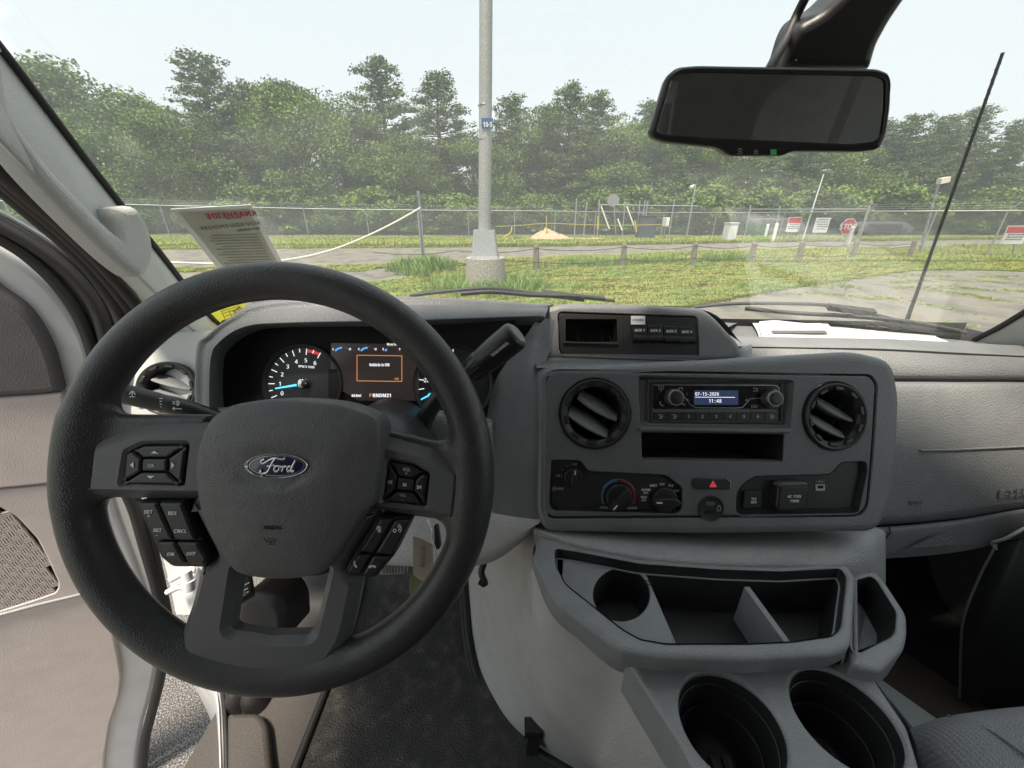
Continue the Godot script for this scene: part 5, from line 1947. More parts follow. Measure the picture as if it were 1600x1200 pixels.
func switch_pod(o: Node3D) -> void:
	var lb := MB.new()
	net(lb, kdgrid([838, 920, 1000, 1080, 1140, 1175], [[[545, 548, 550, 550, 546, 538], [0.62, 0.62, 0.62, 0.62, 0.62, 0.63]], [[556, 560, 562, 563, 558, 545], [0.604, 0.604, 0.604, 0.604, 0.604, 0.61]], [[564, 565, 567, 568, 563, 550], [0.590, 0.592, 0.592, 0.592, 0.592, 0.597]], [[569, 569.5, 570.5, 571.5, 567, 556], [0.568, 0.570, 0.570, 0.570, 0.570, 0.574]], [[575, 574, 574, 574, 570, 562], [0.56, 0.56, 0.56, 0.56, 0.56, 0.565]]]), 5, 5)
	part("ledge", lb, M.dash, o)
	var f := lean(0.600)
	var outline := rp([871, 487, 1091, 494, 1093, 558, 1084, 562, 874, 554], 9.0)
	var body := cr2(pts([846, 562, 846, 482, 874, 473, 985, 474, 1098, 480, 1118, 494, 1160, 540, 1162, 566]), 1)
	var pod := slab(o, "switch_pod", f, fil(body, 14.0, 6), 0.09, 0.010, M.dash, [outline], 0.0, 0.0015, 5)
	var pf := lean(0.6025)
	var pocket_hole := rect(884, 499, 964, 534, 2.0)
	slab(pod, "switch_plate", pf, rp([872.5, 489, 1089.5, 495.5, 1091, 556.5, 1083, 560, 875.5, 552.5], 8.0), 0.006, 0.001, M.black, [pocket_hole])
	hollow(pod, "pocket", pf, pocket_hole, 0.04, M.void)
	slab(pod, "pocket_lip", pf, rp([880, 533, 967, 536, 967, 540, 880, 537], 1.5), 0.004, 0.0012, M.switch, [], 0.004)
	for u in [904, 924, 942, 955]:
		mark(pod, "rib", pf.up(-0.02), [[u - 4, 519, u, 533]], 0.0012, M.switch)
	mark(pod, "plate_joint", pf, [[974.5, 492, 974.5, 556]], 0.0009, M.void)
	var k := 0
	for s in [[987, 1012, 508], [1011.5, 1036.5, 508.5], [1036.5, 1061, 509.5], [1060, 1086, 510.5]]:
		var u0: float = s[0]
		var u1: float = s[1]
		var v0: float = s[2]
		k += 1
		slab(pod, "switch_well", pf, rect(u0, v0 - 1.5, u1, v0 + 30.0, 2.0), 0.002, 0.0004, M.black, [], 0.0008)
		var r := slab(pod, "rocker_switch", pf, rp([u0 + 1, v0, u1 - 2, v0, u1 - 0.5, v0 + 16, u0 + 1.5, v0 + 16], 1.5), 0.006, 0.0012, M.switch, [], 0.004)
		var b := MB.new()
		var f2 := pf.up(0.004)
		var a := trace(f2, pts([u0 + 1.5, v0 + 15, u1 - 0.5, v0 + 15, u1 + 1.0, v0 + 20, u0 + 3.0, v0 + 20]))
		var c := trace(pf.up(0.011), pts([u0 + 3.0, v0 + 19, u1 + 1.5, v0 + 19, u1 + 1.5, v0 + 23, u0 + 3.0, v0 + 23]))
		var e := trace(pf, pts([u0 + 2.0, v0 + 28, u1 - 1.0, v0 + 28]))
		var g := pf.up(0.011)
		b.quad(f2.p(a[0]), f2.p(a[1]), g.p(c[1]), g.p(c[0]))
		b.quad(g.p(c[0]), g.p(c[1]), g.p(c[2]), g.p(c[3]))
		b.quad(g.p(c[3]), g.p(c[2]), pf.p(e[1]), pf.p(e[0]))
		b.tri(f2.p(a[0]), g.p(c[0]), pf.p(e[0]))
		b.tri(g.p(c[0]), g.p(c[3]), pf.p(e[0]))
		b.tri(f2.p(a[1]), pf.p(e[1]), g.p(c[1]))
		b.tri(g.p(c[1]), pf.p(e[1]), g.p(c[2]))
		part("rocker_tab", b, M.switch, pod)
		text(pod, "AUX %d" % k, f2, (u0 + u1) * 0.5, v0 + 8.0, 4.2, M.white_ink, {"wide": 0.98})
	slab(pod, "paper_label", pf, rect(986, 493.5, 1008, 507, 0.5), 0.0008, 0.0, M.paper, [], 0.0055)
	text(pod, "STROBES", pf.up(0.0055), 997, 500, 3.4, M.ink_soft, {"bold": false, "wide": 0.95})

func centre_stack(o: Node3D) -> void:
	var f := lean(0.553)
	var outline := rp([850, 577, 1362, 585, 1372, 600, 1366, 700, 1356, 808, 860, 811, 846, 800, 848, 700], 26.0, 7)
	var body := cr2(pts([838, 573, 1100, 562, 1340, 548, 1400, 562, 1412, 620, 1408, 700, 1396, 795, 1376, 834, 1100, 838, 850, 834, 838, 800]), 1)
	var house := slab(o, "stack_housing", f, fil(body, 22.0, 7), 0.10, 0.014, M.dash, [outline], 0.0, 0.001, 6)
	slab(o, "shutline", lean(0.556), rp([852, 579, 1360, 587, 1368, 600, 1362, 700, 1354, 806, 861, 809, 849, 798, 850, 700], 26.0, 7), 0.002, 0.0, M.void, [rp([862, 590, 1350, 596, 1350, 795, 862, 798], 26.0)])
	var pf := lean(0.5525)
	var po := rp([853, 580, 1359, 587.5, 1368.5, 601, 1362.5, 700, 1353, 805, 862, 808, 850, 797, 851, 700], 25.0, 7)
	var radio_hole := rp([998, 588, 1240, 595, 1234, 668, 1002, 664], 5.0)
	var bin_hole := rp([1003, 676, 1224, 679, 1222, 721, 1004, 717], 3.0)
	var left_hole := rp([862, 719, 907, 720, 918, 737, 1040, 743, 1066, 762, 1064, 797, 1056, 802, 864, 797, 859, 790], 6.0)
	var right_hole := rp([1152, 770, 1162, 756, 1180, 745, 1298, 742, 1315, 723, 1353, 721, 1355, 735, 1341, 801, 1158, 805, 1151, 799], 6.0)
	var vent_l := oval(929.5, 646.5, 55.5, 55.5, 48)
	var vent_r := oval(1304, 650.5, 49.5, 54, 48)
	var panel := slab(o, "control_panel", pf, po, 0.010, 0.0028, M.panel, [radio_hole, bin_hole, left_hole, right_hole, vent_l, vent_r], 0.0, 0.0022, 4)
	# pockets behind the openings
	hollow(panel, "radio_recess", pf, radio_hole, 0.012, M.panel, 0.005)
	hollow(panel, "storage_bin", pf, bin_hole, 0.09, M.void)
	hollow(panel, "control_recess", pf, left_hole, 0.0075, M.black, 0.001)
	hollow(panel, "control_recess", pf, right_hole, 0.0075, M.black, 0.001)
	slab(panel, "shelf_ledge", pf, rp([999, 668, 1238, 672, 1236, 677.5, 1001, 674], 2.0), 0.014, 0.002, M.panel, [], 0.005)
	slab(panel, "bin_edge", pf, rp([1003, 716, 1224, 720, 1224, 723, 1003, 719], 1.0), 0.010, 0.001, M.panel, [], -0.002)
	ring_vent(o, "air_vent", pf, 929.5, 646.5, 54.0, 54.0, -30.0, 2)
	ring_vent(o, "air_vent", pf, 1304, 650.5, 48.0, 52.5, -28.0, 2)
	radio(o, pf)
	climate(o, pf)
	# hazard switch
	var hz := slab(o, "hazard_switch", pf, rp([1084, 747, 1140, 749, 1144, 754, 1143, 765, 1088, 765, 1083, 760], 4.0), 0.004, 0.0015, M.black, [], 0.003)
	var hf := pf.up(0.0033)
	mark(hz, "warning_triangle", hf, [[1114, 751.5, 1119, 760.5, 1109, 760.5, 1114, 751.5], [1114, 755, 1116.4, 759, 1111.6, 759, 1114, 755]], 0.0011, M.red_glow)
	mark(hz, "switch_edge", hf, [[1136, 749.2, 1140, 750.5, 1142, 755, 1141.2, 763]], 0.0009, M.dim_ink)
	# round charging port
	var b := MB.new()
	lathe(b, pf, on(pf, 1110.5, 794), [[0.0185, -0.001], [0.0185, 0.0016], [0.0178, 0.0024], [0.0170, 0.0018], [0.0166, 0.0006], [0.0, 0.0006]], 36, 1.0, false)
	var port := part("charging_port", b, M.black, o)
	slab(port, "socket", pf, rp([1101, 797, 1117, 797, 1117, 804, 1101, 803], 1.0), 0.001, 0.0, M.void, [], 0.0009)
	slab(port, "socket", pf, rect(1103, 784, 1117, 790, 2.5), 0.001, 0.0003, M.tray_dark, [], 0.0012)
	mark(port, "battery_mark", pf.up(0.0008), [[1122, 791, 1125.5, 791, 1125.5, 798, 1121, 798, 1121, 791], [1122.6, 790, 1124.4, 790]], 0.0007, M.dim_ink)
	# right controls
	var cf := pf.up(-0.0070)
	var tcs := slab(o, "traction_switch", cf, rp([1163, 769, 1191, 767, 1191, 794, 1162, 796], 2.5), 0.006, 0.0016, M.switch, [], 0.005)
	text(tcs, "TCS\nOFF", cf.up(0.005), 1177.5, 782, 4.0, M.white_ink, {"gap": -6.0, "wide": 0.9})
	var ac := slab(o, "power_outlet", cf, rp([1217, 758, 1262, 757, 1265, 764, 1264, 797, 1218, 800, 1213, 792], 5.0), 0.016, 0.004, M.switch, [], 0.015, -1.0, 4)
	slab(ac, "outlet_flap_edge", cf, rp([1221, 755, 1260, 754, 1264, 759.5, 1218, 761], 2.5), 0.016, 0.002, M.tray_dark, [], 0.0165)
	text(ac, "AC 110V\n150W", cf.up(0.015), 1241, 779, 4.2, M.white_ink, {"gap": 0.0, "wide": 0.95})
	var us := slab(o, "usb_socket", cf, rect(1275, 757, 1289, 766.5, 1.0), 0.002, 0.0, M.dim_ink, [rect(1277.5, 758.5, 1287, 763.5)], 0.001)
	slab(us, "socket", cf, rect(1277.5, 758.5, 1287, 763.5), 0.002, 0.0, M.void, [], 0.0004)
	mark(us, "usb_mark", cf, [[1276, 752.5, 1288, 752], [1279, 752.4, 1281, 750], [1282, 752.3, 1284.5, 754.6]], 0.0006, M.dim_ink)

func radio(o: Node3D, pf: Frame) -> void:
	var f := pf.up(-0.0095)
	var r := slab(o, "radio", f, rect(1012, 593, 1229, 666, 3.0), 0.004, 0.001, M.panel, [], 0.001)
	slab(r, "fascia_frame", f, rect(1016.5, 596.5, 1224, 662, 3.0), 0.004, 0.0012, M.black, [rect(1020, 599.5, 1220, 659, 2.0)], 0.004)
	var g := f.up(0.0026)
	slab(r, "fascia", g, rect(1021.5, 601, 1218.5, 639, 3.0), 0.003, 0.0008, M.black_gloss)
	# bright line round the screen
	mark(r, "chrome_line", g, [[1063, 621, 1071, 621, 1078, 632, 1087, 637, 1150, 637.5, 1160, 636.5, 1172, 623, 1188, 622], [1022, 602, 1032, 601.5, 1200, 602, 1212, 602.5, 1217, 606, 1217, 628]], 0.0012, M.steel)
	slab(r, "display", g, rp([1076, 611, 1084, 606.5, 1154, 607, 1162, 612, 1168, 621, 1160, 632, 1152, 635, 1086, 634.5, 1079, 630, 1074, 621], 2.0), 0.001, 0.0, M.black_gloss, [], 0.0006)
	slab(r, "lit_display", g, rect(1084.5, 610, 1153.5, 632.5, 1.0), 0.001, 0.0, M.screen_blue, [], 0.0010)
	var d := g.up(0.0012)
	text(r, "07-15-2026", d, 1104.5, 615.5, 5.2, M.glow_ink, {"font": "Droid Sans Mono", "bold": false, "wide": 0.86})
	mark(r, "display_line", d, [[1086, 620.5, 1148, 620.8]], 0.0007, M.glow_ink)
	text(r, "11:48", d, 1117, 626.4, 5.6, M.glow_ink, {"font": "Droid Sans Mono", "bold": false, "wide": 0.86})
	for k in [[1050.5, 621.0], [1202.0, 622.5]]:
		var b := MB.new()
		lathe(b, g, on(g, k[0], k[1]), [[0.0128, 0.0], [0.0124, 0.010], [0.0115, 0.0135], [0.0104, 0.0145], [0.0090, 0.0135]], 36, 1.0, false)
		part("knob_ring", b, M.steel, r)
		b = MB.new()
		lathe(b, g, on(g, k[0], k[1]), [[0.0096, 0.011], [0.0092, 0.0142], [0.0075, 0.0150], [0.0, 0.0146]], 36, 1.0, false)
		part("knob", b, M.switch, r)
	# key lines and signs
	mark(r, "key_joint", g, [[1037.5, 602, 1037.5, 638], [1022, 621, 1036, 621], [1171, 602, 1172, 638], [1195.5, 602, 1195.5, 638], [1204, 621, 1218, 621]], 0.0006, M.void)
	mark(r, "radio_sign", g, [[1033, 604, 1033, 612], arc(1033, 605.5, 4.0, 60, -60, 5), arc(1033, 605.5, 4.0, 120, 240, 5), [1060, 611, 1060, 606.5, 1066, 605.5, 1066, 610]], 0.0007, M.dim_ink)
	mark(r, "power_sign", g, [arc(1075.8, 616, 2.6, 130, 410, 10), [1075.8, 612, 1075.8, 615.5]], 0.0006, M.dim_ink)
	text(r, "VOL", g, 1075.5, 624.5, 3.2, M.dim_ink)
	text(r, "OK", g, 1162, 619.5, 3.4, M.dim_ink)
	text(r, "TUNE", g, 1162, 624.8, 3.4, M.dim_ink)
	mark(r, "call_sign", g, [arc(1035.5, 629, 4.5, 165, 285, 7), arc(1065, 637, 6.0, 140, 40, 7)], 0.0014, M.dim_ink)
	mark(r, "back_sign", g, [[1177, 611, 1183, 611, 1183, 607, 1177, 607, 1179, 605.5]], 0.0008, M.dim_ink)
	text(r, "K<", g, 1211, 609, 3.4, M.dim_ink)
	for q in [[1178, 635], [1208, 635]]:
		mark(r, "skip_sign", g, [[q[0] - 4, q[1] - 2.2, q[0], q[1], q[0] - 4, q[1] + 2.2, q[0] - 4, q[1] - 2.2], [q[0], q[1] - 2.2, q[0] + 4, q[1], q[0], q[1] + 2.2, q[0], q[1] - 2.2], [q[0] + 4.5, q[1] - 2.4, q[0] + 4.5, q[1] + 2.4]], 0.0005, M.dim_ink)
	# the row of nine keys
	for i in 9:
		var u0 := 1021.8 + i * 21.65
		var key := slab(r, "radio_key", g, rp([u0, 644, u0 + 21.0, 644.3, u0 + 21.0, 657, u0, 656.6], 0.8), 0.003, 0.0006, M.switch, [], 0.0012)
		var c := u0 + 10.5
		if i in [2, 3, 4, 5, 6, 7]:
			text(r, str(i - 1), g.up(0.0012), c, 650.6, 5.0, M.dim_ink)
		else:
			mark(r, "key_sign", g.up(0.0012), [[c - 4, 648, c, 648], [c - 1, 651, c + 4, 650.5], [c - 3, 653.5, c + 2, 653.5], arc(c + 1, 650.5, 2.2, 0, 300, 8)], 0.0007, M.dim_ink)

func dial_knob(o: Node3D, called: String, f: Frame, u: float, v: float, rad: float, turn: float, grip: float) -> MeshInstance3D:
	var s: float = on(f, u + 1, v).distance_to(on(f, u, v))
	var c := on(f, u, v)
	var r := rad * s
	var b := MB.new()
	lathe(b, f, c, [[r, 0.0], [r, 0.004], [r * 0.95, 0.006], [r * 0.86, 0.0065], [0.0, 0.0065]], 36, 1.0, false)
	var k := part(called, b, M.switch, o)
	# grip bar across the knob
	var a := deg_to_rad(turn)
	var x := Vector2(cos(a), sin(a))
	var y := Vector2(-sin(a), cos(a))
	b = MB.new()
	var w := grip * r
	var bar := PackedVector2Array([c + x * r * 1.06 + y * w * 0.72, c - x * r * 0.55 + y * w, c - x * r * 0.93 + y * w * 0.4, c - x * r * 0.93 - y * w * 0.4, c - x * r * 0.55 - y * w, c + x * r * 1.06 - y * w * 0.72])
	plate(b, f, fil(bar, r * 0.15), 0.016, 0.0016, [], 0.0175)
	part("grip", b, M.switch, k)
	b = MB.new()
	plate(b, f, PackedVector2Array([c + x * r * 0.92 + y * w * 0.16, c + x * r * 0.5 + y * w * 0.16, c + x * r * 0.5 - y * w * 0.16, c + x * r * 0.92 - y * w * 0.16]), 0.0005, 0.0, [], 0.0179)
	part("pointer", b, M.white_ink, k)
	return k
func climate(o: Node3D, pf: Frame) -> void:
	var f := pf.up(-0.0072)
	var fan := dial_knob(o, "fan_knob", f, 895, 744.5, 14.0, 86.0, 0.34)
	var g := f.up(0.0004)
	text(fan, "HI", g, 898.5, 725.5, 3.6, M.dim_ink)
	text(fan, "LO", g, 872, 743, 3.6, M.dim_ink)
	text(fan, "FAN", g, 875, 763.5, 3.8, M.dim_ink)
	mark(fan, "fan_sign", g, [arc(866, 763.5, 3.0, 0, 360, 10), [863, 763.5, 869, 763.5], [866, 760.5, 866, 766.5]], 0.0006, M.dim_ink)
	for q in [[893.5, 725.5], [885.5, 728.5], [879, 734], [877.5, 743.2]]:
		spot(fan, "step_dot", g, oval(q[0], q[1], 0.8, 0.8, 8), M.dim_ink)
	var temp := dial_knob(o, "temperature_knob", f, 966.5, 776, 21.0, 228.0, 0.30)
	mark(temp, "cool_arc", g, [arc(966, 776, 25.5, 205, 95, 16)], 0.0030, M.blue_print)
	mark(temp, "warm_arc", g, [arc(966, 776, 25.5, 85, -25, 16)], 0.0030, M.red_print)
	mark(temp, "arc_line", g, [arc(966, 776, 27.6, 150, 20, 16)], 0.0005, M.dim_ink)
	text(temp, "COOL", g, 944, 793.0, 3.8, M.dim_ink)
	text(temp, "WARM", g, 987, 793.5, 3.8, M.dim_ink)
	var mode := dial_knob(o, "airflow_knob", f, 1037.5, 780.5, 20.0, 178.0, 0.34)
	for q in [["VENT", 1020.5, 758.5], ["OFF", 1034.5, 756.5], ["FLR", 1048, 758.5], ["MIX", 1057, 766.5], ["NORM\nA/C", 1009, 767.5], ["MAX\nA/C", 1006, 779]]:
		text(mode, q[0], g, q[1], q[2], 3.6, M.white_ink if q[0] != "MIX" else M.dim_ink, {"gap": -7.0, "wide": 0.92})

func passenger_side(o: Node3D) -> void:
	var b := MB.new()
	# top roll, groove, soft panel, lower edge; columns run from the centre to the far door
	var us := [1150, 1280, 1385, 1500, 1600, 1780]
	var prof := [
		[[526, 528, 530, 535, 540, 547], [0.775, 0.775, 0.775, 0.795, 0.815, 0.86]],
		# v at each column, depth at each column
		[[538, 540, 542, 548, 553, 561], [0.735, 0.735, 0.735, 0.755, 0.775, 0.82]],
		[[541, 543, 545, 551, 556, 565], [0.725, 0.725, 0.725, 0.745, 0.765, 0.81]],
		[[543, 545, 548, 554, 558, 568], [0.730, 0.730, 0.730, 0.750, 0.770, 0.815]],
		[[546, 548, 551, 557, 561, 571], [0.722, 0.722, 0.722, 0.742, 0.762, 0.807]],
		[[565, 567, 570, 574, 577, 586], [0.712, 0.712, 0.712, 0.732, 0.752, 0.797]],
		[[586, 587, 588, 589, 590, 596], [0.714, 0.714, 0.714, 0.734, 0.754, 0.799]],
		[[591, 592, 593, 594, 595, 601], [0.732, 0.732, 0.732, 0.752, 0.772, 0.817]],
		[[595, 596, 597, 598, 598, 604], [0.722, 0.722, 0.722, 0.742, 0.762, 0.807]],
		[[610, 611, 612, 612, 611, 616], [0.706, 0.706, 0.706, 0.726, 0.746, 0.791]],
		[[697, 697, 697, 696, 693, 690], [0.700, 0.700, 0.700, 0.720, 0.742, 0.79]],
		[[790, 790, 790, 784, 772, 752], [0.702, 0.702, 0.702, 0.722, 0.748, 0.80]],
		[[812, 812, 812, 801, 786, 764], [0.706, 0.706, 0.706, 0.727, 0.754, 0.806]],
		[[822, 822, 820, 809, 793, 770], [0.722, 0.722, 0.722, 0.742, 0.768, 0.82]],
	]
	var rows := []
	var far := PackedVector3Array()
	var well := PackedVector3Array()
	for x in [0.46, 0.60, 0.72, 0.84, 0.96, 1.12]:
		far.append(R(x, -0.268, ws(x, -0.268)))
		well.append(R(x, -0.266, 0.74))
	rows.append(far)
	rows.append(well)
	for p in prof:
		var r := PackedVector3Array()
		for i in us.size():
			r.append(kd(us[i], p[0][i], p[1][i]))
		rows.append(r)
	net(b, rows, 5, 5)
	var pad := part("passenger_panel", b, M.dash_soft, o)
	# raised line and the sunk lettering
	b = MB.new()
	b.tube(PackedVector3Array([kd(1438, 704, 0.7045), kd(1500, 702.5, 0.7175), kd(1600, 697.5, 0.7385), kd(1700, 693, 0.762)]), 0.0022, 8)
	part("moulded_line", b, M.dash_soft, pad)
	var ft := frame(kd(1500, 780, 0.7195), kd(1600, 780, 0.744) - kd(1400, 780, 0.7035), kd(1500, 700, 0.7205) - kd(1500, 790, 0.7225))
	text(pad, "AIRBAG", ft, 1432, 785, 5.0, M.dash_soft, {"thick": 0.0025, "h": 0.0, "turn": 4})
	text(pad, "E-SERIES", ft, 1598, 768, 12.0, M.dash_soft, {"thick": 0.0018, "h": 0.0, "turn": 5, "wide": 1.35})
	# glove box
	b = MB.new()
	var lo := [
		[[822, 824, 823, 812, 795, 771], [0.712, 0.712, 0.712, 0.732, 0.760, 0.812]],
		[[828, 830, 829, 818, 801, 777], [0.704, 0.704, 0.704, 0.724, 0.752, 0.804]],
		[[845, 846, 845, 836, 819, 792], [0.705, 0.705, 0.705, 0.726, 0.755, 0.808]],
		[[866, 868, 868, 858, 836, 806], [0.712, 0.712, 0.712, 0.733, 0.762, 0.815]],
		[[872, 874, 873, 862, 841, 811], [0.73, 0.73, 0.73, 0.75, 0.78, 0.83]],
		[[868, 868, 868, 858, 838, 808], [0.86, 0.86, 0.86, 0.88, 0.90, 0.92]],
	]
	rows = []
	for p in lo:
		var r := PackedVector3Array()
		for i in us.size():
			r.append(kd(us[i], p[0][i], p[1][i]))
		rows.append(r)
	net(b, rows, 5, 5)
	var gb := part("glove_box", b, M.dash, o)
	b = MB.new()
	b.quad(kd(1420, 857, 0.7025), kd(1500, 850, 0.7155), kd(1484, 834, 0.7095), kd(1462, 836, 0.7065))
	part("handle", b, M.dash_soft, gb)
	b = MB.new()
	b.tube(PackedVector3Array([kd(1389, 822, 0.705), kd(1391, 832, 0.7), kd(1379, 848, 0.70)]), 0.0012, 5)
	part("joint", b, M.void, gb)

# ---------------------------------------------------------------- the steering wheel
const WD := 0.337            # distance of the wheel's rim along the line of sight
func build_wheel() -> void:
	var f := lean(WD)
	var s := WD / FOC
	var o := thing("steering_wheel", "black steering wheel with a blue oval badge and thumb buttons in front of the dials", "steering wheel", f.p(on(f, 423.5, 1060)))
	# rim with the padding that runs into the arms
	var c := on(f, 431.5, 746.0)
	var rx := 311.5 * s
	var ry := 307.0 * s
	var tr := 29.5 * s
	var left := trace(f, pts([118, 648, 330, 648, 330, 780, 118, 776]))
	var right := trace(f, pts([592, 668, 690, 692, 730, 706, 730, 816, 600, 800]))
	var low := trace(f, pts([300, 1004, 540, 1004, 520, 1040, 424, 1056, 320, 1040]))
	var field := func(p: Vector3) -> float:
		var q := Vector2(p.x, p.y) - c
		var l := Vector2(q.x, q.y * rx / ry).length() - rx
		var d := sqrt(l * l + p.z * p.z) - tr
		if q.x < -0.02 and absf(q.y) < 0.09:
			d = soft(d, slab_d(p, left, -0.010, 0.004, 0.005), 0.020)
		if q.x > 0.02 and absf(q.y) < 0.09:
			d = soft(d, slab_d(p, right, -0.010, 0.004, 0.005), 0.020)
		if q.y < -0.1:
			d = soft(d, slab_d(p, low, -0.008, 0.006, 0.004), 0.012)
		return d
	var b := MB.new()
	blob(b, field, Vector3(c.x - rx - 0.03, c.y - ry - 0.03, -0.028), Vector3(c.x + rx + 0.03, c.y + ry + 0.03, 0.028), 0.0032)
	for i in b.v.size():
		b.v[i] = f.p(Vector2(b.v[i].x, b.v[i].y), b.v[i].z)
		b.n[i] = (f.x * b.n[i].x + f.y * b.n[i].y + f.n * b.n[i].z).normalized()
	part("rim", b, M.rim, o)
	# hub behind the cover
	var hub := slab(o, "hub", f, rp([330, 660, 575, 665, 575, 760, 540, 880, 500, 905, 370, 900, 335, 850, 318, 760], 20.0), 0.05, 0.006, M.black, [], -0.004)
	# spoke covers
	var ft := lean(WD - 0.0125)
	var lh := rp([196, 706, 222, 694, 292, 693, 284, 760, 188, 757], 4.0)
	var l := cr2(pts([340, 660, 250, 661, 207, 665]), 1)
	var lout := fil(pts([345, 662, 250, 661, 205, 666, 142, 686, 131, 697, 123, 768, 128, 781, 214, 783, 262, 784, 285, 784, 345, 784]), 7.0, 4)
	var lcov := slab(o, "spoke_cover", ft, lout, 0.016, 0.0095, M.bezel, [lh], 0.0, 0.003, 1)
	var rh := rp([606, 719, 645, 726, 671, 741, 665, 793, 597, 785], 4.0)
	var rout := fil(pts([570, 676, 596, 681, 676, 702, 722, 731, 727, 742, 720, 812, 710, 824, 676, 816, 640, 811, 596, 803, 560, 800]), 7.0, 4)
	var rcov := slab(o, "spoke_cover", ft, rout, 0.016, 0.0095, M.bezel, [rh], 0.0, 0.003, 1)
	var bout := pts([300, 800, 330, 872, 328, 884, 306, 884, 290, 950, 273, 997, 275, 1020, 292, 1037, 320, 1049, 370, 1058, 427, 1061, 487, 1056, 517, 1042, 538, 1010, 548, 978, 562, 908, 543, 893, 542, 884, 590, 806, 600, 800, 575, 790, 560, 840, 512, 895, 372, 903, 340, 870, 318, 800])
	var hole := rp([368, 890, 353, 985, 360, 991, 420, 1000, 478, 998, 487, 991, 511, 890], 5.0)
	bout = pts([286, 786, 330, 872, 329, 882, 306, 884, 290, 950, 273, 997, 275, 1020, 292, 1037, 320, 1049, 370, 1058, 427, 1061, 487, 1056, 517, 1042, 538, 1010, 548, 978, 562, 908, 543, 895, 541, 884, 592, 803, 560, 790, 440, 780, 330, 780])
	slab(o, "lower_spoke", lean(WD - 0.0115), fil(bout, 9.0, 4), 0.016, 0.0085, M.bezel, [hole], 0.0, 0.006, 1)
	# airbag cover: a soft dome
	var fa := lean(WD - 0.024)
	var ao := cr2(pts([325, 656, 350, 636, 390, 627, 433, 623, 490, 625, 533, 631, 570, 643, 589, 656, 596, 678, 594, 717, 584, 783, 567, 806, 541, 845, 514, 886, 500, 899, 475, 905, 440, 907.5, 405, 906, 374, 900, 360, 890, 345, 868, 326, 840, 310, 795, 303, 752, 303, 715, 312, 682]), 4, true)
	var at := ccw(trace(fa, ao))
	var mid := on(fa, 445, 765)
	b = MB.new()
	var rows := []
	for q in [[1.0, -0.026], [1.0, -0.008], [0.994, -0.004], [0.982, -0.0012], [0.962, 0.0005], [0.93, 0.0018], [0.86, 0.0036], [0.72, 0.0062], [0.54, 0.0085], [0.36, 0.0098], [0.18, 0.0105], [0.02, 0.0107]]:
		var r := PackedVector3Array()
		for p in at:
			var w: Vector2 = mid + (p - mid) * q[0]
			var z: float = q[1]
			# the badge sits in a shallow oval dish
			var e := Vector2((w.x - on(fa, 434, 727).x) / (63.0 * s), (w.y - on(fa, 434, 727).y) / (31.0 * s)).length()
			z -= 0.0025 * smoothstep(1.15, 0.75, e)
			r.append(fa.p(w, z))
		rows.append(r)
	# finer rings so that the dish is smooth
	var fine := []
	for j in rows.size() - 1:
		var k := 6 if j > 5 else 2
		for i in k:
			var r := PackedVector3Array()
			for m in at.size():
				var p1: Vector3 = rows[j][m]
				var p2: Vector3 = rows[j + 1][m]
				var p0: Vector3 = rows[maxi(j - 1, 0)][m]
				var p3: Vector3 = rows[mini(j + 2, rows.size() - 1)][m]
				r.append(p1.cubic_interpolate(p2, p0, p3, float(i) / k) if j > 4 else p1.lerp(p2, float(i) / k))
			fine.append(r)
	fine.append(rows[rows.size() - 1])
	b.grid(fine, true)
	b.disc(fa.p(mid, 0.0107), rows[rows.size() - 1])
	var air := part("airbag_cover", b, M.airbag, o)
	text(air, "AIRBAG", fa.up(0.0098), 426, 824, 5.6, M.black, {"thick": 0.0012, "h": 0.0, "bold": false, "wide": 1.1})
	mark(air, "horn_mark", fa.up(0.0084), [[414, 841, 417, 846, 430, 846, 431, 842, 420, 841], [424, 847, 422, 850, 429, 850]], 0.0009, M.black, 0.0006)
	badge(air, fa)
	buttons(o, ft)

func soft(a: float, b: float, k: float) -> float:
	var h := clampf(0.5 + 0.5 * (b - a) / k, 0.0, 1.0)
	return lerpf(b, a, h) - k * h * (1.0 - h)
func slab_d(p: Vector3, poly: PackedVector2Array, z0: float, z1: float, rnd: float) -> float:
	var q := Vector2(p.x, p.y)
	var d := 1e9
	var ins := false
	var n := poly.size()
	var j := n - 1
	for i in n:
		var a := poly[i]
		var b := poly[j]
		var e := b - a
		var w := q - a
		var t := clampf(w.dot(e) / e.length_squared(), 0.0, 1.0)
		d = minf(d, (w - e * t).length_squared())
		if (a.y > q.y) != (b.y > q.y) and q.x < (b.x - a.x) * (q.y - a.y) / (b.y - a.y) + a.x:
			ins = not ins
		j = i
	var d2 := (-1.0 if ins else 1.0) * sqrt(d) + rnd
	var dz := absf(p.z - (z0 + z1) * 0.5) - (z1 - z0) * 0.5 + rnd
	return minf(maxf(d2, dz), 0.0) + Vector2(maxf(d2, 0.0), maxf(dz, 0.0)).length() - rnd

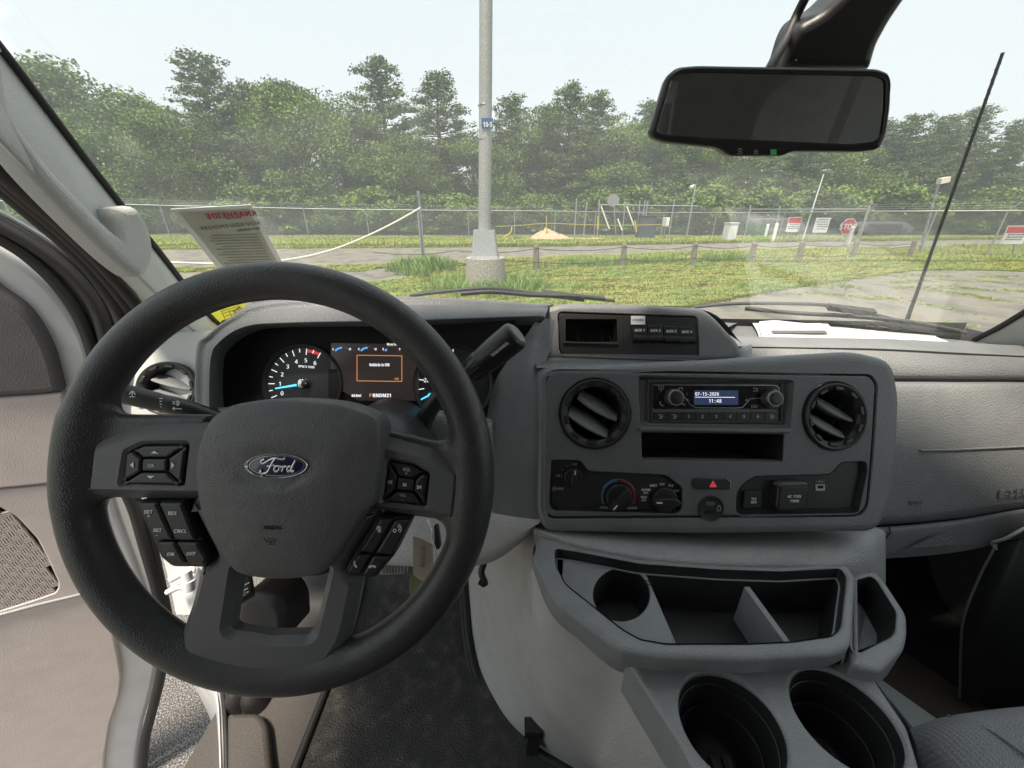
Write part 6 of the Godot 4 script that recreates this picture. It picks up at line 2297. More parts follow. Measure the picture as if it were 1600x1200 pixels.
func badge(air: MeshInstance3D, fa: Frame) -> void:
	var f := fa.up(0.0068)
	var c := on(f, 434, 727)
	var s := (WD - 0.03) / FOC
	var b := MB.new()
	lathe(b, f, c, [[49.0 * s, -0.004], [49.5 * s, 0.0012], [48.6 * s, 0.0026], [47.2 * s, 0.0028], [45.6 * s, 0.0014], [45.4 * s, 0.0008]], 72, 0.385, false)
	part("badge_rim", b, M.chrome, air)
	b = MB.new()
	lathe(b, f, c, [[46.0 * s, 0.0009], [30.0 * s, 0.0013], [0.1 * s, 0.0016]], 72, 0.385, false)
	part("badge_face", b, M.badge_blue, air)
	# a thin silver line inside the edge
	b = MB.new()
	stroke(b, f, oval(434, 727, 42.5, 15.6, 64), 0.0006, 0.0014, true)
	part("badge_line", b, M.chrome, air)
	# script letters as raised strokes
	var g := f.up(0.0016)
	for w in [
		[[414, 717.5, 409.5, 719.5, 409, 723, 412, 724, 417, 721.5, 424, 717.5, 431, 715.8, 438, 716.8, 444, 717.6, 446.5, 715.5], 0.0013],
		[[431, 716.5, 427, 722, 423.5, 729, 420.5, 735, 415.5, 739.5, 409.5, 739.5, 407.5, 736.8, 409.5, 734.5], 0.0015],
		[[418, 728.5, 424, 727.8, 430, 726.5], 0.0010],
		[[436.5, 728, 431.5, 728.5, 429, 733, 431, 736.5, 435, 735.5, 437.5, 731.5, 436.5, 728, 439, 729.5, 442, 728.5], 0.0013],
		[[442, 728, 444, 729.5, 441.5, 736.5], 0.0014], [[443, 731.5, 446, 728.5, 449, 729], 0.0013],
		[[456.5, 729.5, 452.5, 728.5, 449.5, 732, 450.5, 736, 453.5, 735.8, 456.5, 731.5], 0.0013],
		[[462.5, 719, 459, 726, 456, 733, 457, 736.5, 460.5, 735]
, 0.0014]]:
		b = MB.new()
		var p := PackedVector3Array()
		for q in cr2(pts(w[0]), 5):
			p.append(g.p(on(g, q.x, q.y), 0.0003))
		b.tube(p, w[1] * 0.72, 6, true)
		part("badge_letter", b, M.chrome, air)

func buttons(o: Node3D, ft: Frame) -> void:
	var f := ft.up(-0.0015)
	slab(o, "button_well", ft, rp([192, 704, 220, 692, 300, 692, 300, 764, 184, 762], 4.0), 0.003, 0.0, M.void, [], -0.010)
	slab(o, "button_well", ft, rp([590, 712, 645, 722, 675, 739, 668, 798, 590, 790], 4.0), 0.003, 0.0, M.void, [], -0.010)
	# left pad: four arrows round OK
	for q in [[[208, 703, 224, 696.5, 289, 696, 261, 715.5, 222, 715.5], 0.003], [[195, 709, 206, 704.5, 220.5, 717, 219, 736.5, 191.5, 753.5], 0.003], [[190.5, 756, 219.5, 738.5, 260, 738.5, 281, 757.5], 0.002], [[262, 717, 290, 697.5, 283, 756.5, 261.5, 737], 0.004]]:
		slab(o, "button", f, rp(q[0], 1.8), 0.009, 0.0022, M.switch)
	slab(o, "button", f, rp([222, 717.5, 259.5, 717.5, 259, 736, 220.5, 736], 2.5), 0.009, 0.0016, M.switch, [], 0.0012)
	var g := f.up(0.0002)
	spot(o, "arrow_mark", g, pts([235, 708.5, 248, 708.5, 241, 704.5]), M.white_ink)
	spot(o, "arrow_mark", g, pts([229, 743.5, 241.5, 743.5, 235, 748]), M.white_ink)
	spot(o, "arrow_mark", g, pts([208.5, 721.5, 208.5, 731.5, 203, 726.5]), M.white_ink)
	spot(o, "arrow_mark", g, pts([267.5, 721.5, 267.5, 732.5, 272.5, 727]), M.white_ink)
	text(o, "OK", f.up(0.0012), 237, 727.2, 5.4, M.white_ink, {"bold": false, "wide": 1.05})
	# right pad
	for q in [[[610, 720.5, 646, 728, 660, 737, 645.5, 749, 622.5, 745], 0.0], [[607.5, 722, 620.5, 746, 617.5, 766, 598.5, 781], 0.0], [[599, 783.5, 619.5, 767.5, 645, 770.5, 658, 789], 0.0], [[662, 739.5, 668.5, 743.5, 663, 787.5, 647, 767.5, 648.5, 750.5], 0.0]]:
		slab(o, "button", f, rp(q[0], 1.8), 0.009, 0.0022, M.switch)
	slab(o, "button", f, rp([621.5, 746.5, 646, 750, 645, 768, 619.5, 765], 2.5), 0.009, 0.0016, M.switch, [], 0.0012)
	text(o, "VOL\n+", g, 635.5, 736.5, 4.8, M.white_ink, {"bold": false, "gap": -8.0, "turn": -4})
	text(o, "VOL\n_", g, 629.5, 776.0, 4.4, M.dim_ink, {"bold": false, "gap": -10.0, "turn": -4})
	text(o, "M", f.up(0.0012), 632.5, 757.3, 5.0, M.white_ink, {"turn": -4})
	for q in [[610, 753, -1.0], [655, 761, 1.0]]:
		mark(o, "skip_mark", g, [[q[0] - 2.5 * q[2], q[1] - 2.6, q[0] + 2.0 * q[2], q[1], q[0] - 2.5 * q[2], q[1] + 2.6, q[0] - 2.5 * q[2], q[1] - 2.6], [q[0] + 2.8 * q[2], q[1] - 2.8, q[0] + 2.8 * q[2], q[1] + 2.8]], 0.0006, M.white_ink)
	# cruise keys
	var fk := lean(WD - 0.0105)
	slab(o, "key_pad", fk, rp([209, 783, 287, 783, 329, 872, 322, 887, 268, 886, 251, 872], 6.0), 0.014, 0.002, M.black, [], -0.002)
	for q in [[214, 786, 243.5, 786, 270, 844, 240, 844], [246.5, 786, 283, 786, 306, 845, 272.5, 844.5], [241, 847, 272, 847, 290, 881, 269, 880.5, 256, 870], [274, 847, 307.5, 848, 323, 873, 318, 883, 293, 881.5]]:
		slab(o, "cruise_key", fk, rp(q, 4.0), 0.006, 0.0022, M.switch, [], 0.003)
	var k := fk.up(0.0032)
	for q in [["SET", 232.5, 799.5], ["+", 233, 806], ["SET", 246.5, 828], ["_", 246.5, 832.5], ["RES", 270, 801.5], ["CNCL", 282.5, 829.5], ["ON", 267.5, 865.5], ["OFF", 299, 864.8]]:
		text(o, q[0], k, q[1], q[2], 5.4, M.white_ink, {"wide": 1.06, "slant": 0.16})
	# telephone keys
	slab(o, "key_pad", fk, rp([588, 806, 645, 809, 616, 868, 586, 903, 546, 900, 538, 891], 6.0), 0.014, 0.002, M.black, [], -0.002)
	for q in [[594, 810, 614.5, 812, 583, 865, 561.5, 862.5], [617.5, 812.5, 641, 813.5, 614, 868, 586, 865.5], [559.5, 866, 580.5, 867.5, 561.5, 899, 546, 897.5, 542, 893], [583, 868.5, 612, 870.5, 586, 900, 565, 899.5]]:
		slab(o, "phone_key", fk, rp(q, 3.5), 0.006, 0.0022, M.switch, [], 0.003)
	mark(o, "voice_mark", k, [arc(592, 825, 3.0, 0, 330, 9), [590, 822, 595, 828], arc(593, 829, 2.0, 200, 400, 6)], 0.0008, M.white_ink)
	mark(o, "voice_mark", k, [arc(617, 829, 2.4, 0, 330, 9), arc(619, 826, 5.0, 60, -40, 6), arc(619, 826, 8.0, 60, -40, 6)], 0.0008, M.white_ink)
	mark(o, "phone_mark", k, [arc(562, 879, 8.0, 165, 235, 6)], 0.0015, M.white_ink)
	mark(o, "phone_mark", k, [arc(582, 891, 7.0, 135, 50, 6)], 0.0018, M.white_ink)

# ---------------------------------------------------------------- engine cover and console
func build_console() -> void:
	engine_cover()
	console()
	floor_things()
	seat()
	added_driver_seat()

func kdgrid(us: Array, prof: Array) -> Array:
	var rows := []
	for p in prof:
		var r := PackedVector3Array()
		for i in us.size():
			r.append(kd(us[i], p[0][i], p[1][i]))
		rows.append(r)
	return rows
func engine_cover() -> void:
	var o := thing("engine_cover", "pale grey engine cover bulging into the footwell below the centre panel", "engine cover", R(0.3, -0.95, 0.45))
	var b := MB.new()
	net(b, kdgrid([834, 900, 1000, 1100, 1200, 1300, 1355, 1378, 1384], [
		[[812, 818, 822, 824, 824, 824, 822, 828, 834], [0.64, 0.64, 0.64, 0.64, 0.64, 0.64, 0.65, 0.67, 0.70]],
		[[818, 824, 831, 836, 838, 836, 830, 836, 842], [0.60, 0.60, 0.60, 0.60, 0.60, 0.60, 0.61, 0.63, 0.67]],
		[[822, 832, 842, 849, 853, 852, 846, 850, 856], [0.575, 0.57, 0.57, 0.57, 0.57, 0.575, 0.585, 0.61, 0.66]],
		[[826, 843, 860, 868, 873, 873, 868, 870, 876], [0.562, 0.553, 0.549, 0.549, 0.552, 0.56, 0.575, 0.60, 0.65]],
		[[830, 852, 872, 882, 887, 889, 888, 890, 894], [0.562, 0.548, 0.541, 0.541, 0.546, 0.556, 0.573, 0.60, 0.65]],
		[[840, 866, 890, 900, 906, 912, 915, 918, 920], [0.57, 0.552, 0.545, 0.545, 0.55, 0.562, 0.58, 0.605, 0.655]],
		[[870, 910, 950, 960, 966, 972, 980, 985, 990], [0.60, 0.58, 0.565, 0.565, 0.57, 0.585, 0.60, 0.62, 0.67]],
	]), 6, 6)
	part("top_ledge", b, M.engine_silver, o)
	b = MB.new()
	net(b, [kdrow([728, 880, 0.96, 732, 940, 0.95, 738, 1000, 0.925, 752, 1062, 0.865, 786, 1128, 0.80, 842, 1170, 0.75, 900, 1205, 0.715, 960, 1240, 0.69]),
		kdrow([770, 860, 0.80, 776, 920, 0.79, 786, 990, 0.78, 806, 1060, 0.745, 842, 1120, 0.70, 886, 1162, 0.665, 936, 1202, 0.64, 990, 1240, 0.62]),
		kdrow([812, 836, 0.68, 812, 880, 0.675, 816, 960, 0.67, 828, 1050, 0.655, 866, 1115, 0.625, 908, 1158, 0.60, 950, 1198, 0.58, 1000, 1240, 0.57]),
		kdrow([840, 818, 0.60, 832, 872, 0.575, 829, 960, 0.585, 846, 1060, 0.585, 890, 1128, 0.565, 926, 1166, 0.545, 944, 1200, 0.53, 970, 1240, 0.51])], 6, 6)
	part("side", b, M.engine_grey, o)
	for k in 2:
		b = MB.new()
		b.tube(cr3(kdrow([724 - k * 5, 880, 0.955, 728 - k * 5, 940, 0.945, 733 - k * 5, 1000, 0.92, 747 - k * 6, 1062, 0.86, 780 - k * 8, 1130, 0.795, 836 - k * 8, 1174 + k * 3, 0.745, 896 - k * 8, 1208 + k * 4, 0.71, 950, 1245, 0.69]), 6), 0.0105 if k == 0 else 0.0085, 10)
		part("floor_seal", b, M.rubber, o)
	b = MB.new()
	b.box(kd(833, 1150, 0.725), Vector3(0.012, 0, 0), Vector3(0.002, 0.028, -0.006), Vector3(0, 0.002, 0.012))
	b.box(kd(833, 1137, 0.715), Vector3(0.016, 0, 0), Vector3(0, 0.010, 0), Vector3(0, 0, 0.012))
	part("latch", b, M.black, o)
	b = MB.new()
	b.tube(cr3(kdrow([747, 876, 0.70, 756, 880, 0.695, 752, 895, 0.69, 758, 912, 0.69, 749, 908, 0.69]), 4), 0.006, 8)
	part("wire_loop", b, M.black, o)

func console() -> void:
	var o := thing("console_tray", "dark grey console tray with divided bin and two big cup holders", "console", R(0.25, -0.55, 0.3))
	var f := level(EYE.y - 0.43)
	var rim := pts([841, 832, 833, 872, 862, 930, 875, 945, 958, 1008, 975, 1018, 1030, 1026, 1170, 1030, 1300, 1022, 1326, 1012, 1333, 998, 1339, 905, 1330, 886, 1316, 879, 1220, 883, 1125, 881, 1000, 871, 900, 852])
	var inner := pts([867, 857, 870, 884, 884, 912, 972, 982, 1000, 998, 1040, 1005, 1170, 1005, 1235, 1002, 1300, 993, 1313, 981, 1322, 902, 1314, 888, 1220, 893, 1125, 890, 1000, 881, 900, 862])
	rim = fil(rim, 7.0, 4)
	inner = fil(inner, 7.0, 4)
	var b := MB.new()
	plate(b, f, trace(f, rim), 0.024, 0.007, [trace(f, inner)], 0.0, 0.004, 5)
	part("rim", b, M.tray, o)
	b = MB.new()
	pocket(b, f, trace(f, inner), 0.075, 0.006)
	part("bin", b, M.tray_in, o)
	b = MB.new()
	var w0 := PackedVector3Array()
	var w1 := PackedVector3Array()
	for q in [[846, 850], [838, 876], [864, 930], [905, 966], [962, 1008], [1030, 1026], [1170, 1029], [1300, 1022], [1328, 1005], [1335, 910]]:
		w0.append(f.p(on(f, q[0], q[1]), -0.020))
	w1 = PackedVector3Array([kd(836, 862, 0.566), kd(832, 884, 0.556), kd(860, 958, 0.522), kd(905, 1000, 0.498), kd(968, 1050, 0.468), kd(1030, 1044, 0.47), kd(1170, 1046, 0.468), kd(1300, 1040, 0.472), kd(1338, 1024, 0.48), kd(1352, 960, 0.52)])
	net(b, [w0, w1], 5, 3)
	part("outer_wall", b, M.tray, o)
	# a ledge line just below the edge
	b = MB.new()
	var p := PackedVector3Array()
	for q in inset(ccw(trace(f, inner)), 0.0022):
		p.append(f.p(q, -0.016))
	p.append(p[0])
	b.tube(p, 0.0013, 6, false)
	part("bin_step", b, M.tray, o)
	# cup insert
	var fi := level(EYE.y - 0.445)
	var cup := oval(971, 929, 44, 41, 40)
	b = MB.new()
	plate(b, fi, trace(fi, rp([880, 872, 1006, 888, 1058, 1008, 990, 1008, 930, 985, 876, 925], 3.0)), 0.008, 0.0015, [trace(fi, cup)], 0.0, 0.002)
	part("cup_insert", b, M.tray, o)
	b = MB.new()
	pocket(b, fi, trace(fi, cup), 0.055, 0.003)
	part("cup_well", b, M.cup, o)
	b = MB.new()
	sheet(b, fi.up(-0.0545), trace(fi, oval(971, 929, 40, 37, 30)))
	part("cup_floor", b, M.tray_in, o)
	mark(o, "insert_joint", fi, [[1004, 906, 1020, 911, 1020, 914], [1003, 910, 1018, 915]], 0.0012, M.void, 0.0006)
	# divider
	b = MB.new()
	var d0 := ky(1167, 917, EYE.y - 0.440)
	var d1 := ky(1230, 1003, EYE.y - 0.440)
	var along := (d1 - d0)
	var side := along.cross(Vector3.UP).normalized() * 0.0035
	b.box((d0 + d1) * 0.5 - Vector3(0, 0.031, 0), along * 0.5, Vector3(0, 0.031, 0), side)
	var dv := part("divider", b, M.tray, o)
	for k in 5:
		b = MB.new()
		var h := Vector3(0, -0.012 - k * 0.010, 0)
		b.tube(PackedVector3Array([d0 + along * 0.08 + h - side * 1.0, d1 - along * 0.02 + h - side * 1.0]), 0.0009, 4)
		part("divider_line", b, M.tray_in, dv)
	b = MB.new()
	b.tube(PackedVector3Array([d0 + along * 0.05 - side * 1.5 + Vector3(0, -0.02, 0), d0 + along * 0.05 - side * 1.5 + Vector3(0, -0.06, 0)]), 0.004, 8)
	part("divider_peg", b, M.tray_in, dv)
	# side bin on the right
	var fs := level(EYE.y - 0.45)
	var so := rp([1330, 897, 1366, 890, 1384, 908, 1418, 960, 1419, 990, 1414, 1014, 1376, 1050, 1330, 1040], 9.0)
	var si := rp([1334, 908, 1360, 900, 1369, 906, 1400, 956, 1398, 986, 1392, 994, 1344, 1018, 1334, 1016], 6.0)
	b = MB.new()
	plate(b, fs, trace(fs, so), 0.045, 0.006, [trace(fs, si)], 0.0, 0.003, 5)
	part("side_bin_rim", b, M.tray, o)
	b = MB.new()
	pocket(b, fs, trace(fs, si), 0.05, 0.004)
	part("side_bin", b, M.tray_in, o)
	b = MB.new()
	sheet(b, fs.up(-0.047), trace(fs.up(-0.047), rp([1338, 930, 1352, 942, 1371, 980, 1371, 1005, 1336, 1018], 3.0)))
	part("side_bin_floor", b, M.tray, o)
	# cup holder deck: slopes gently to the driver
	var fc := level(EYE.y - 0.470)
	var deck := rp([976, 1026, 1030, 1034, 1172, 1038, 1300, 1030, 1342, 1022, 1420, 1138, 1438, 1196, 1446, 1290, 1130, 1290, 1062, 1160], 9.0)
	var c1 := PackedVector2Array()
	var c2 := PackedVector2Array()
	for i in 56:
		var a := TAU * i / 56.0
		c1.append(Vector2(0.2215 + cos(a) * 0.0490, 0.2170 + sin(a) * 0.0480))
		c2.append(Vector2(0.3405 + cos(a) * 0.0465, 0.2225 + sin(a) * 0.0460))
	b = MB.new()
	plate(b, fc, trace(fc, deck), 0.06, 0.006, [c1, c2], 0.0, 0.0045, 5)
	part("cup_deck", b, M.tray, o)
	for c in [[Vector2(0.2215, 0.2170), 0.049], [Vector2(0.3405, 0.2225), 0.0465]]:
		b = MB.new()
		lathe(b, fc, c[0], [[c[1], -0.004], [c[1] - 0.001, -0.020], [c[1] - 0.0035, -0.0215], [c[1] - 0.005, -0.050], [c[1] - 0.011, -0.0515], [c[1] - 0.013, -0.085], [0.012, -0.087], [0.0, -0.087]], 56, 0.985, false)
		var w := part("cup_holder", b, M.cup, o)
		for ring in [[0.0022, -0.0205], [0.0085, -0.0505]]:
			b = MB.new()
			var rp3 := PackedVector3Array()
			for i in 57:
				var a := TAU * i / 56.0
				rp3.append(fc.p(c[0] + Vector2(cos(a), sin(a) * 0.985) * (c[1] - ring[0]), ring[1]))
			b.tube(rp3, 0.0012, 6, false)
			part("cup_ring", b, M.cup, w)
		for k in 3:
			b = MB.new()
			b.box(fc.p(c[0] + Vector2(-0.012 + k * 0.013, -0.008), -0.084), Vector3(0.0025, 0, 0), Vector3(0, 0.003, 0), Vector3(0, 0, 0.016))
			part("cup_rib", b, M.cup, w)
	# outer cheek of the console on the driver's side
	b = MB.new()
	net(b, [kdrow([834, 878, 0.552, 862, 940, 0.518, 905, 985, 0.492, 968, 1040, 0.462, 1012, 1110, 0.432, 1052, 1180, 0.408, 1090, 1250, 0.39]), kdrow([832, 884, 0.562, 858, 960, 0.528, 902, 1000, 0.505, 966, 1050, 0.478, 1004, 1112, 0.452, 1036, 1180, 0.43, 1065, 1250, 0.415]), kdrow([828, 892, 0.576, 836, 1000, 0.575, 866, 1098, 0.565, 924, 1166, 0.54, 944, 1190, 0.522, 960, 1216, 0.51, 980, 1260, 0.50]), kdrow([815, 895, 0.66, 818, 1010, 0.66, 848, 1108, 0.645, 905, 1180, 0.62, 930, 1205, 0.60, 945, 1230, 0.59, 965, 1270, 0.58])], 6, 6)
	part("cheek", b, M.engine_grey, o)
	b = MB.new()
	net(b, [kdrow([1340, 1025, 0.452, 1380, 1080, 0.425, 1422, 1140, 0.40, 1440, 1200, 0.38]), kdrow([1352, 1035, 0.48, 1392, 1095, 0.455, 1424, 1150, 0.43, 1442, 1210, 0.41]), kdrow([1362, 1050, 0.62, 1400, 1110, 0.62, 1426, 1160, 0.60, 1444, 1220, 0.6])], 4, 4)
	part("cheek", b, M.tray, o)

func floor_things() -> void:
	var o := thing("floor_mat", "black pebbled rubber floor mat with dusty scuffs below the steering wheel", "floor mat", R(-0.2, -0.945, 0.4))
	var b := MB.new()
	var rows := []
	for q in [[-0.30, -0.944], [0.2, -0.944], [0.45, -0.944], [0.60, -0.942], [0.68, -0.925], [0.75, -0.87], [0.86, -0.66], [0.90, -0.5]]:
		rows.append(PackedVector3Array([R(-0.40, q[1], q[0]), R(-0.25, q[1], q[0]), R(-0.10, q[1], q[0]), R(0.05, q[1], q[0]), R(0.2, q[1], q[0])]))
	net(b, rows, 4, 5)
	part("mat", b, M.mat, o)
	b = MB.new()
	var e := PackedVector3Array()
	for q in [[-0.30, -0.938], [0.2, -0.938], [0.45, -0.938], [0.60, -0.936], [0.68, -0.918], [0.75, -0.863]]:
		e.append(R(-0.402, q[1], q[0]))
	b.tube(cr3(e, 4), 0.008, 8)
	part("mat_edge", b, M.rubber, o)
	# worn step plate at the door
	o = thing("step_plate", "scuffed brown plastic step plate inside the door sill", "step plate", R(-0.5, -0.945, 0.35))
	b = MB.new()
	var f := level(EYE.y - 0.946)
	sheet(b, f, pts([-0.60, -0.3, -0.41, -0.3, -0.41, 0.72, -0.62, 0.72]))
	part("plate", b, M.scuff, o)
	b = MB.new()
	var fp := level(EYE.y - 0.915)
	plate(b, fp, trace(fp, rp([354, 1113, 404, 1112, 417, 1128, 426, 1215, 428, 1290, 354, 1290], 9.0)), 0.035, 0.010, [], 0.0, -1.0, 4)
	part("raised_pad", b, M.scuff, o)
	for q in [[372, 1094, 0.022], [398, 1092, 0.026]]:
		b = MB.new()
		var c := ky(q[0], q[1], EYE.y - 0.93)
		lathe(b, level(EYE.y - 0.945), Vector2(c.x, -c.z), [[q[2], 0.0], [q[2] * 0.9, 0.03], [q[2] * 0.6, 0.045], [0.0, 0.05]], 16)
		part("plug", b, M.rubber_warm, o)
	# pedals
	o = thing("parking_brake", "dark brown parking brake pedal under the steering column", "pedal", kd(410, 1000, 0.7))
	b = MB.new()
	var fb := lean(0.60)
	plate(b, fb, trace(fb, rp([366, 945, 380, 930, 395, 926, 432, 934, 446, 958, 448, 1004, 372, 1004, 364, 975], 12.0)), 0.07, 0.014, [], 0.0, -1.0, 4)
	part("pad", b, M.rubber_warm, o)
	b = MB.new()
	b.tube(kdrow([385, 935, 0.60, 380, 900, 0.62, 390, 860, 0.66]), 0.012, 8)
	part("arm", b, M.black, o)
	mark(o, "brake_print", fb, [[378, 916, 392, 908], [380, 922, 390, 917], [381, 928, 391, 922]], 0.0014, M.dim_ink, 0.004)
	for q in [["brake_pedal", "ribbed steel brake pedal edge just below the airbag cover", [409, 906, 443, 905, 444, 927, 408, 926], 0.66], ["accelerator_pedal", "ribbed accelerator pedal half hidden behind the right thumb buttons", [596, 878, 640, 879, 634, 897, 592, 899], 0.70]]:
		var fq := lean(q[3])
		o = thing(q[0], q[1], "pedal", fq.p(on(fq, q[2][0], q[2][1])))
		b = MB.new()
		plate(b, fq, trace(fq, rp(q[2], 3.0)), 0.012, 0.002)
		part("pad", b, M.tray, o)
		for k in 9:
			b = MB.new()
			var u := lerpf(q[2][0] + 3, q[2][2] - 3, k / 8.0)
			b.tube(PackedVector3Array([fq.p(on(fq, u, q[2][1] + 2), 0.001), fq.p(on(fq, u, q[2][5] - 2), 0.001)]), 0.0014, 5)
			part("rib", b, M.steel, o)
		b = MB.new()
		b.tube(PackedVector3Array([fq.p(on(fq, (q[2][0] + q[2][2]) * 0.5, q[2][1] + 8), -0.01), kd((q[2][0] + q[2][2]) * 0.5, 800, q[3] + 0.12)]), 0.009, 8)
		part("arm", b, M.black, o)
	# things on the passenger's floor
	o = thing("cardboard_sheet", "flat brown cardboard sheet on the passenger floor beside the seat", "cardboard", ky(1460, 1070, EYE.y - 0.94))
	b = MB.new()
	var ff := level(EYE.y - 0.930)
	plate(b, ff, trace(ff, pts([1370, 1062, 1416, 1020, 1560, 1118, 1500, 1165])), 0.006)
	part("sheet", b, M.carpet, o)
	o = thing("plastic_strip", "pale grey strip lying between the console and the cardboard sheet", "strip", ky(1410, 1090, EYE.y - 0.9))
	b = MB.new()
	ff = level(EYE.y - 0.915)
	plate(b, ff, trace(ff, pts([1368, 1064, 1376, 1060, 1475, 1130, 1430, 1140])), 0.02, 0.003)
	part("strip", b, M.box_grey, o)
	o = thing("fabric_bag", "black fabric bag with pale piping hanging under the glove box at the right edge", "bag", kd(1550, 1080, 0.76))
	b = MB.new()
	net(b, [kdrow([1556, 852, 0.74, 1528, 905, 0.75, 1505, 965, 0.76, 1500, 1020, 0.775, 1499, 1090, 0.80]), kdrow([1600, 842, 0.70, 1580, 905, 0.70, 1565, 965, 0.71, 1560, 1020, 0.725, 1560, 1100, 0.75]), kdrow([1680, 820, 0.70, 1670, 905, 0.70, 1660, 965, 0.71, 1660, 1020, 0.72, 1660, 1110, 0.74]), kdrow([1800, 800, 0.78, 1800, 905, 0.78, 1800, 965, 0.78, 1800, 1020, 0.78, 1800, 1120, 0.8])], 5, 5)
	part("cloth", b, M.black, o)
	b = MB.new()
	b.tube(cr3(kdrow([1557, 850, 0.738, 1529, 905, 0.748, 1506, 965, 0.758, 1501, 1020, 0.773, 1500, 1090, 0.798]), 5), 0.0022, 6)
	part("piping", b, M.tray, o)
	b = MB.new()
	b.tube(cr3(kdrow([1640, 805, 0.70, 1600, 826, 0.695, 1570, 842, 0.71, 1551, 848, 0.728, 1556, 858, 0.73]), 5), 0.0028, 6)
	part("strap", b, M.dim_ink, o)

func seat() -> void:
	var o := thing("passenger_seat", "grey ribbed cloth passenger seat cushion at the lower right corner", "seat", R(0.8, -0.95, 0.0))
	var b := MB.new()
	var rows := []
	for q in [[0.245, -0.68], [0.272, -0.60], [0.262, -0.545], [0.225, -0.522], [0.12, -0.512], [-0.10, -0.520], [-0.30, -0.525]]:
		var bow: float = q[0]
		rows.append(PackedVector3Array([R(0.452, q[1] - 0.10, bow - 0.03), R(0.458, q[1] - 0.035, bow - 0.025), R(0.485, q[1] - 0.008, bow - 0.012), R(0.56, q[1], bow), R(0.72, q[1] + 0.004, bow + 0.008), R(0.95, q[1], bow + 0.005), R(1.08, q[1] - 0.03, bow - 0.02)]))
	net(b, rows, 6, 6)
	part("cushion", b, M.seat, o)
	b = MB.new()
	b.tube(cr3(PackedVector3Array([R(0.525, -0.552, 0.262), R(0.535, -0.523, 0.228), R(0.545, -0.509, 0.15), R(0.55, -0.511, 0.05), R(0.55, -0.518, -0.1)]), 6), 0.0016, 6)
	part("seam", b, M.seat, o)
	b = MB.new()
	b.box(R(0.76, -0.82, -0.05), Vector3(0.26, 0, 0), Vector3(0, 0.13, 0), Vector3(0, 0, 0.24))
	part("base", b, M.black, o)
	b = MB.new()
	b.box(R(0.76, -0.18, -0.46), Vector3(0.27, 0, 0), Vector3(0, 0.36, -0.06), Vector3(0, 0.01, 0.07))
	part("backrest", b, M.seat, o)

func added_driver_seat() -> void:           # added behind the eye to keep light off the wheel; shows in the mirror
	var o := thing("added_driver_seat", "grey cloth driver's seat behind the viewpoint, added to keep light off the wheel", "seat", R(-0.21, -0.95, -0.3))
	var b := MB.new()
	var rows := []
	for q in [[0.02, -0.66], [0.05, -0.58], [0.03, -0.535], [-0.05, -0.515], [-0.25, -0.53], [-0.46, -0.55]]:
		rows.append(PackedVector3Array([R(-0.47, q[1] - 0.10, q[0] - 0.03), R(-0.45, q[1] - 0.02, q[0] - 0.01), R(-0.35, q[1], q[0]), R(-0.07, q[1], q[0]), R(0.03, q[1] - 0.02, q[0] - 0.01), R(0.05, q[1] - 0.10, q[0] - 0.03)]))
	net(b, rows, 5, 5)
	part("cushion", b, M.seat, o)
	b = MB.new()
	rows = []
	for q in [[-0.42, -0.55], [-0.44, -0.40], [-0.46, -0.15], [-0.50, 0.05], [-0.53, 0.10], [-0.58, 0.10], [-0.60, -0.1], [-0.58, -0.5]]:
		rows.append(PackedVector3Array([R(-0.46, q[1], q[0] - 0.05), R(-0.43, q[1], q[0] + 0.01), R(-0.35, q[1] + 0.005, q[0]), R(-0.07, q[1] + 0.005, q[0]), R(0.01, q[1], q[0] + 0.01), R(0.04, q[1], q[0] - 0.05)]))
	net(b, rows, 5, 5)
	part("backrest", b, M.seat, o)
	b = MB.new()
	b.box(R(-0.21, -0.78, -0.22), Vector3(0.22, 0, 0), Vector3(0, 0.16, 0), Vector3(0, 0, 0.22))
	part("base", b, M.black, o)
	b = MB.new()
	var f := frame(R(-0.21, 0.20, -0.54), Vector3.LEFT, Vector3.UP)
	plate(b, f, fil(pts([-0.13, -0.09, 0.13, -0.09, 0.11, 0.09, -0.11, 0.09]), 0.05), 0.09, 0.02)
	part("headrest", b, M.seat, o)

# ---------------------------------------------------------------- levers, mirror, papers and the rest
func build_small() -> void:
	gear_lever()
	stalk()
	mirror()
	papers()
	key_tag()
	antenna()

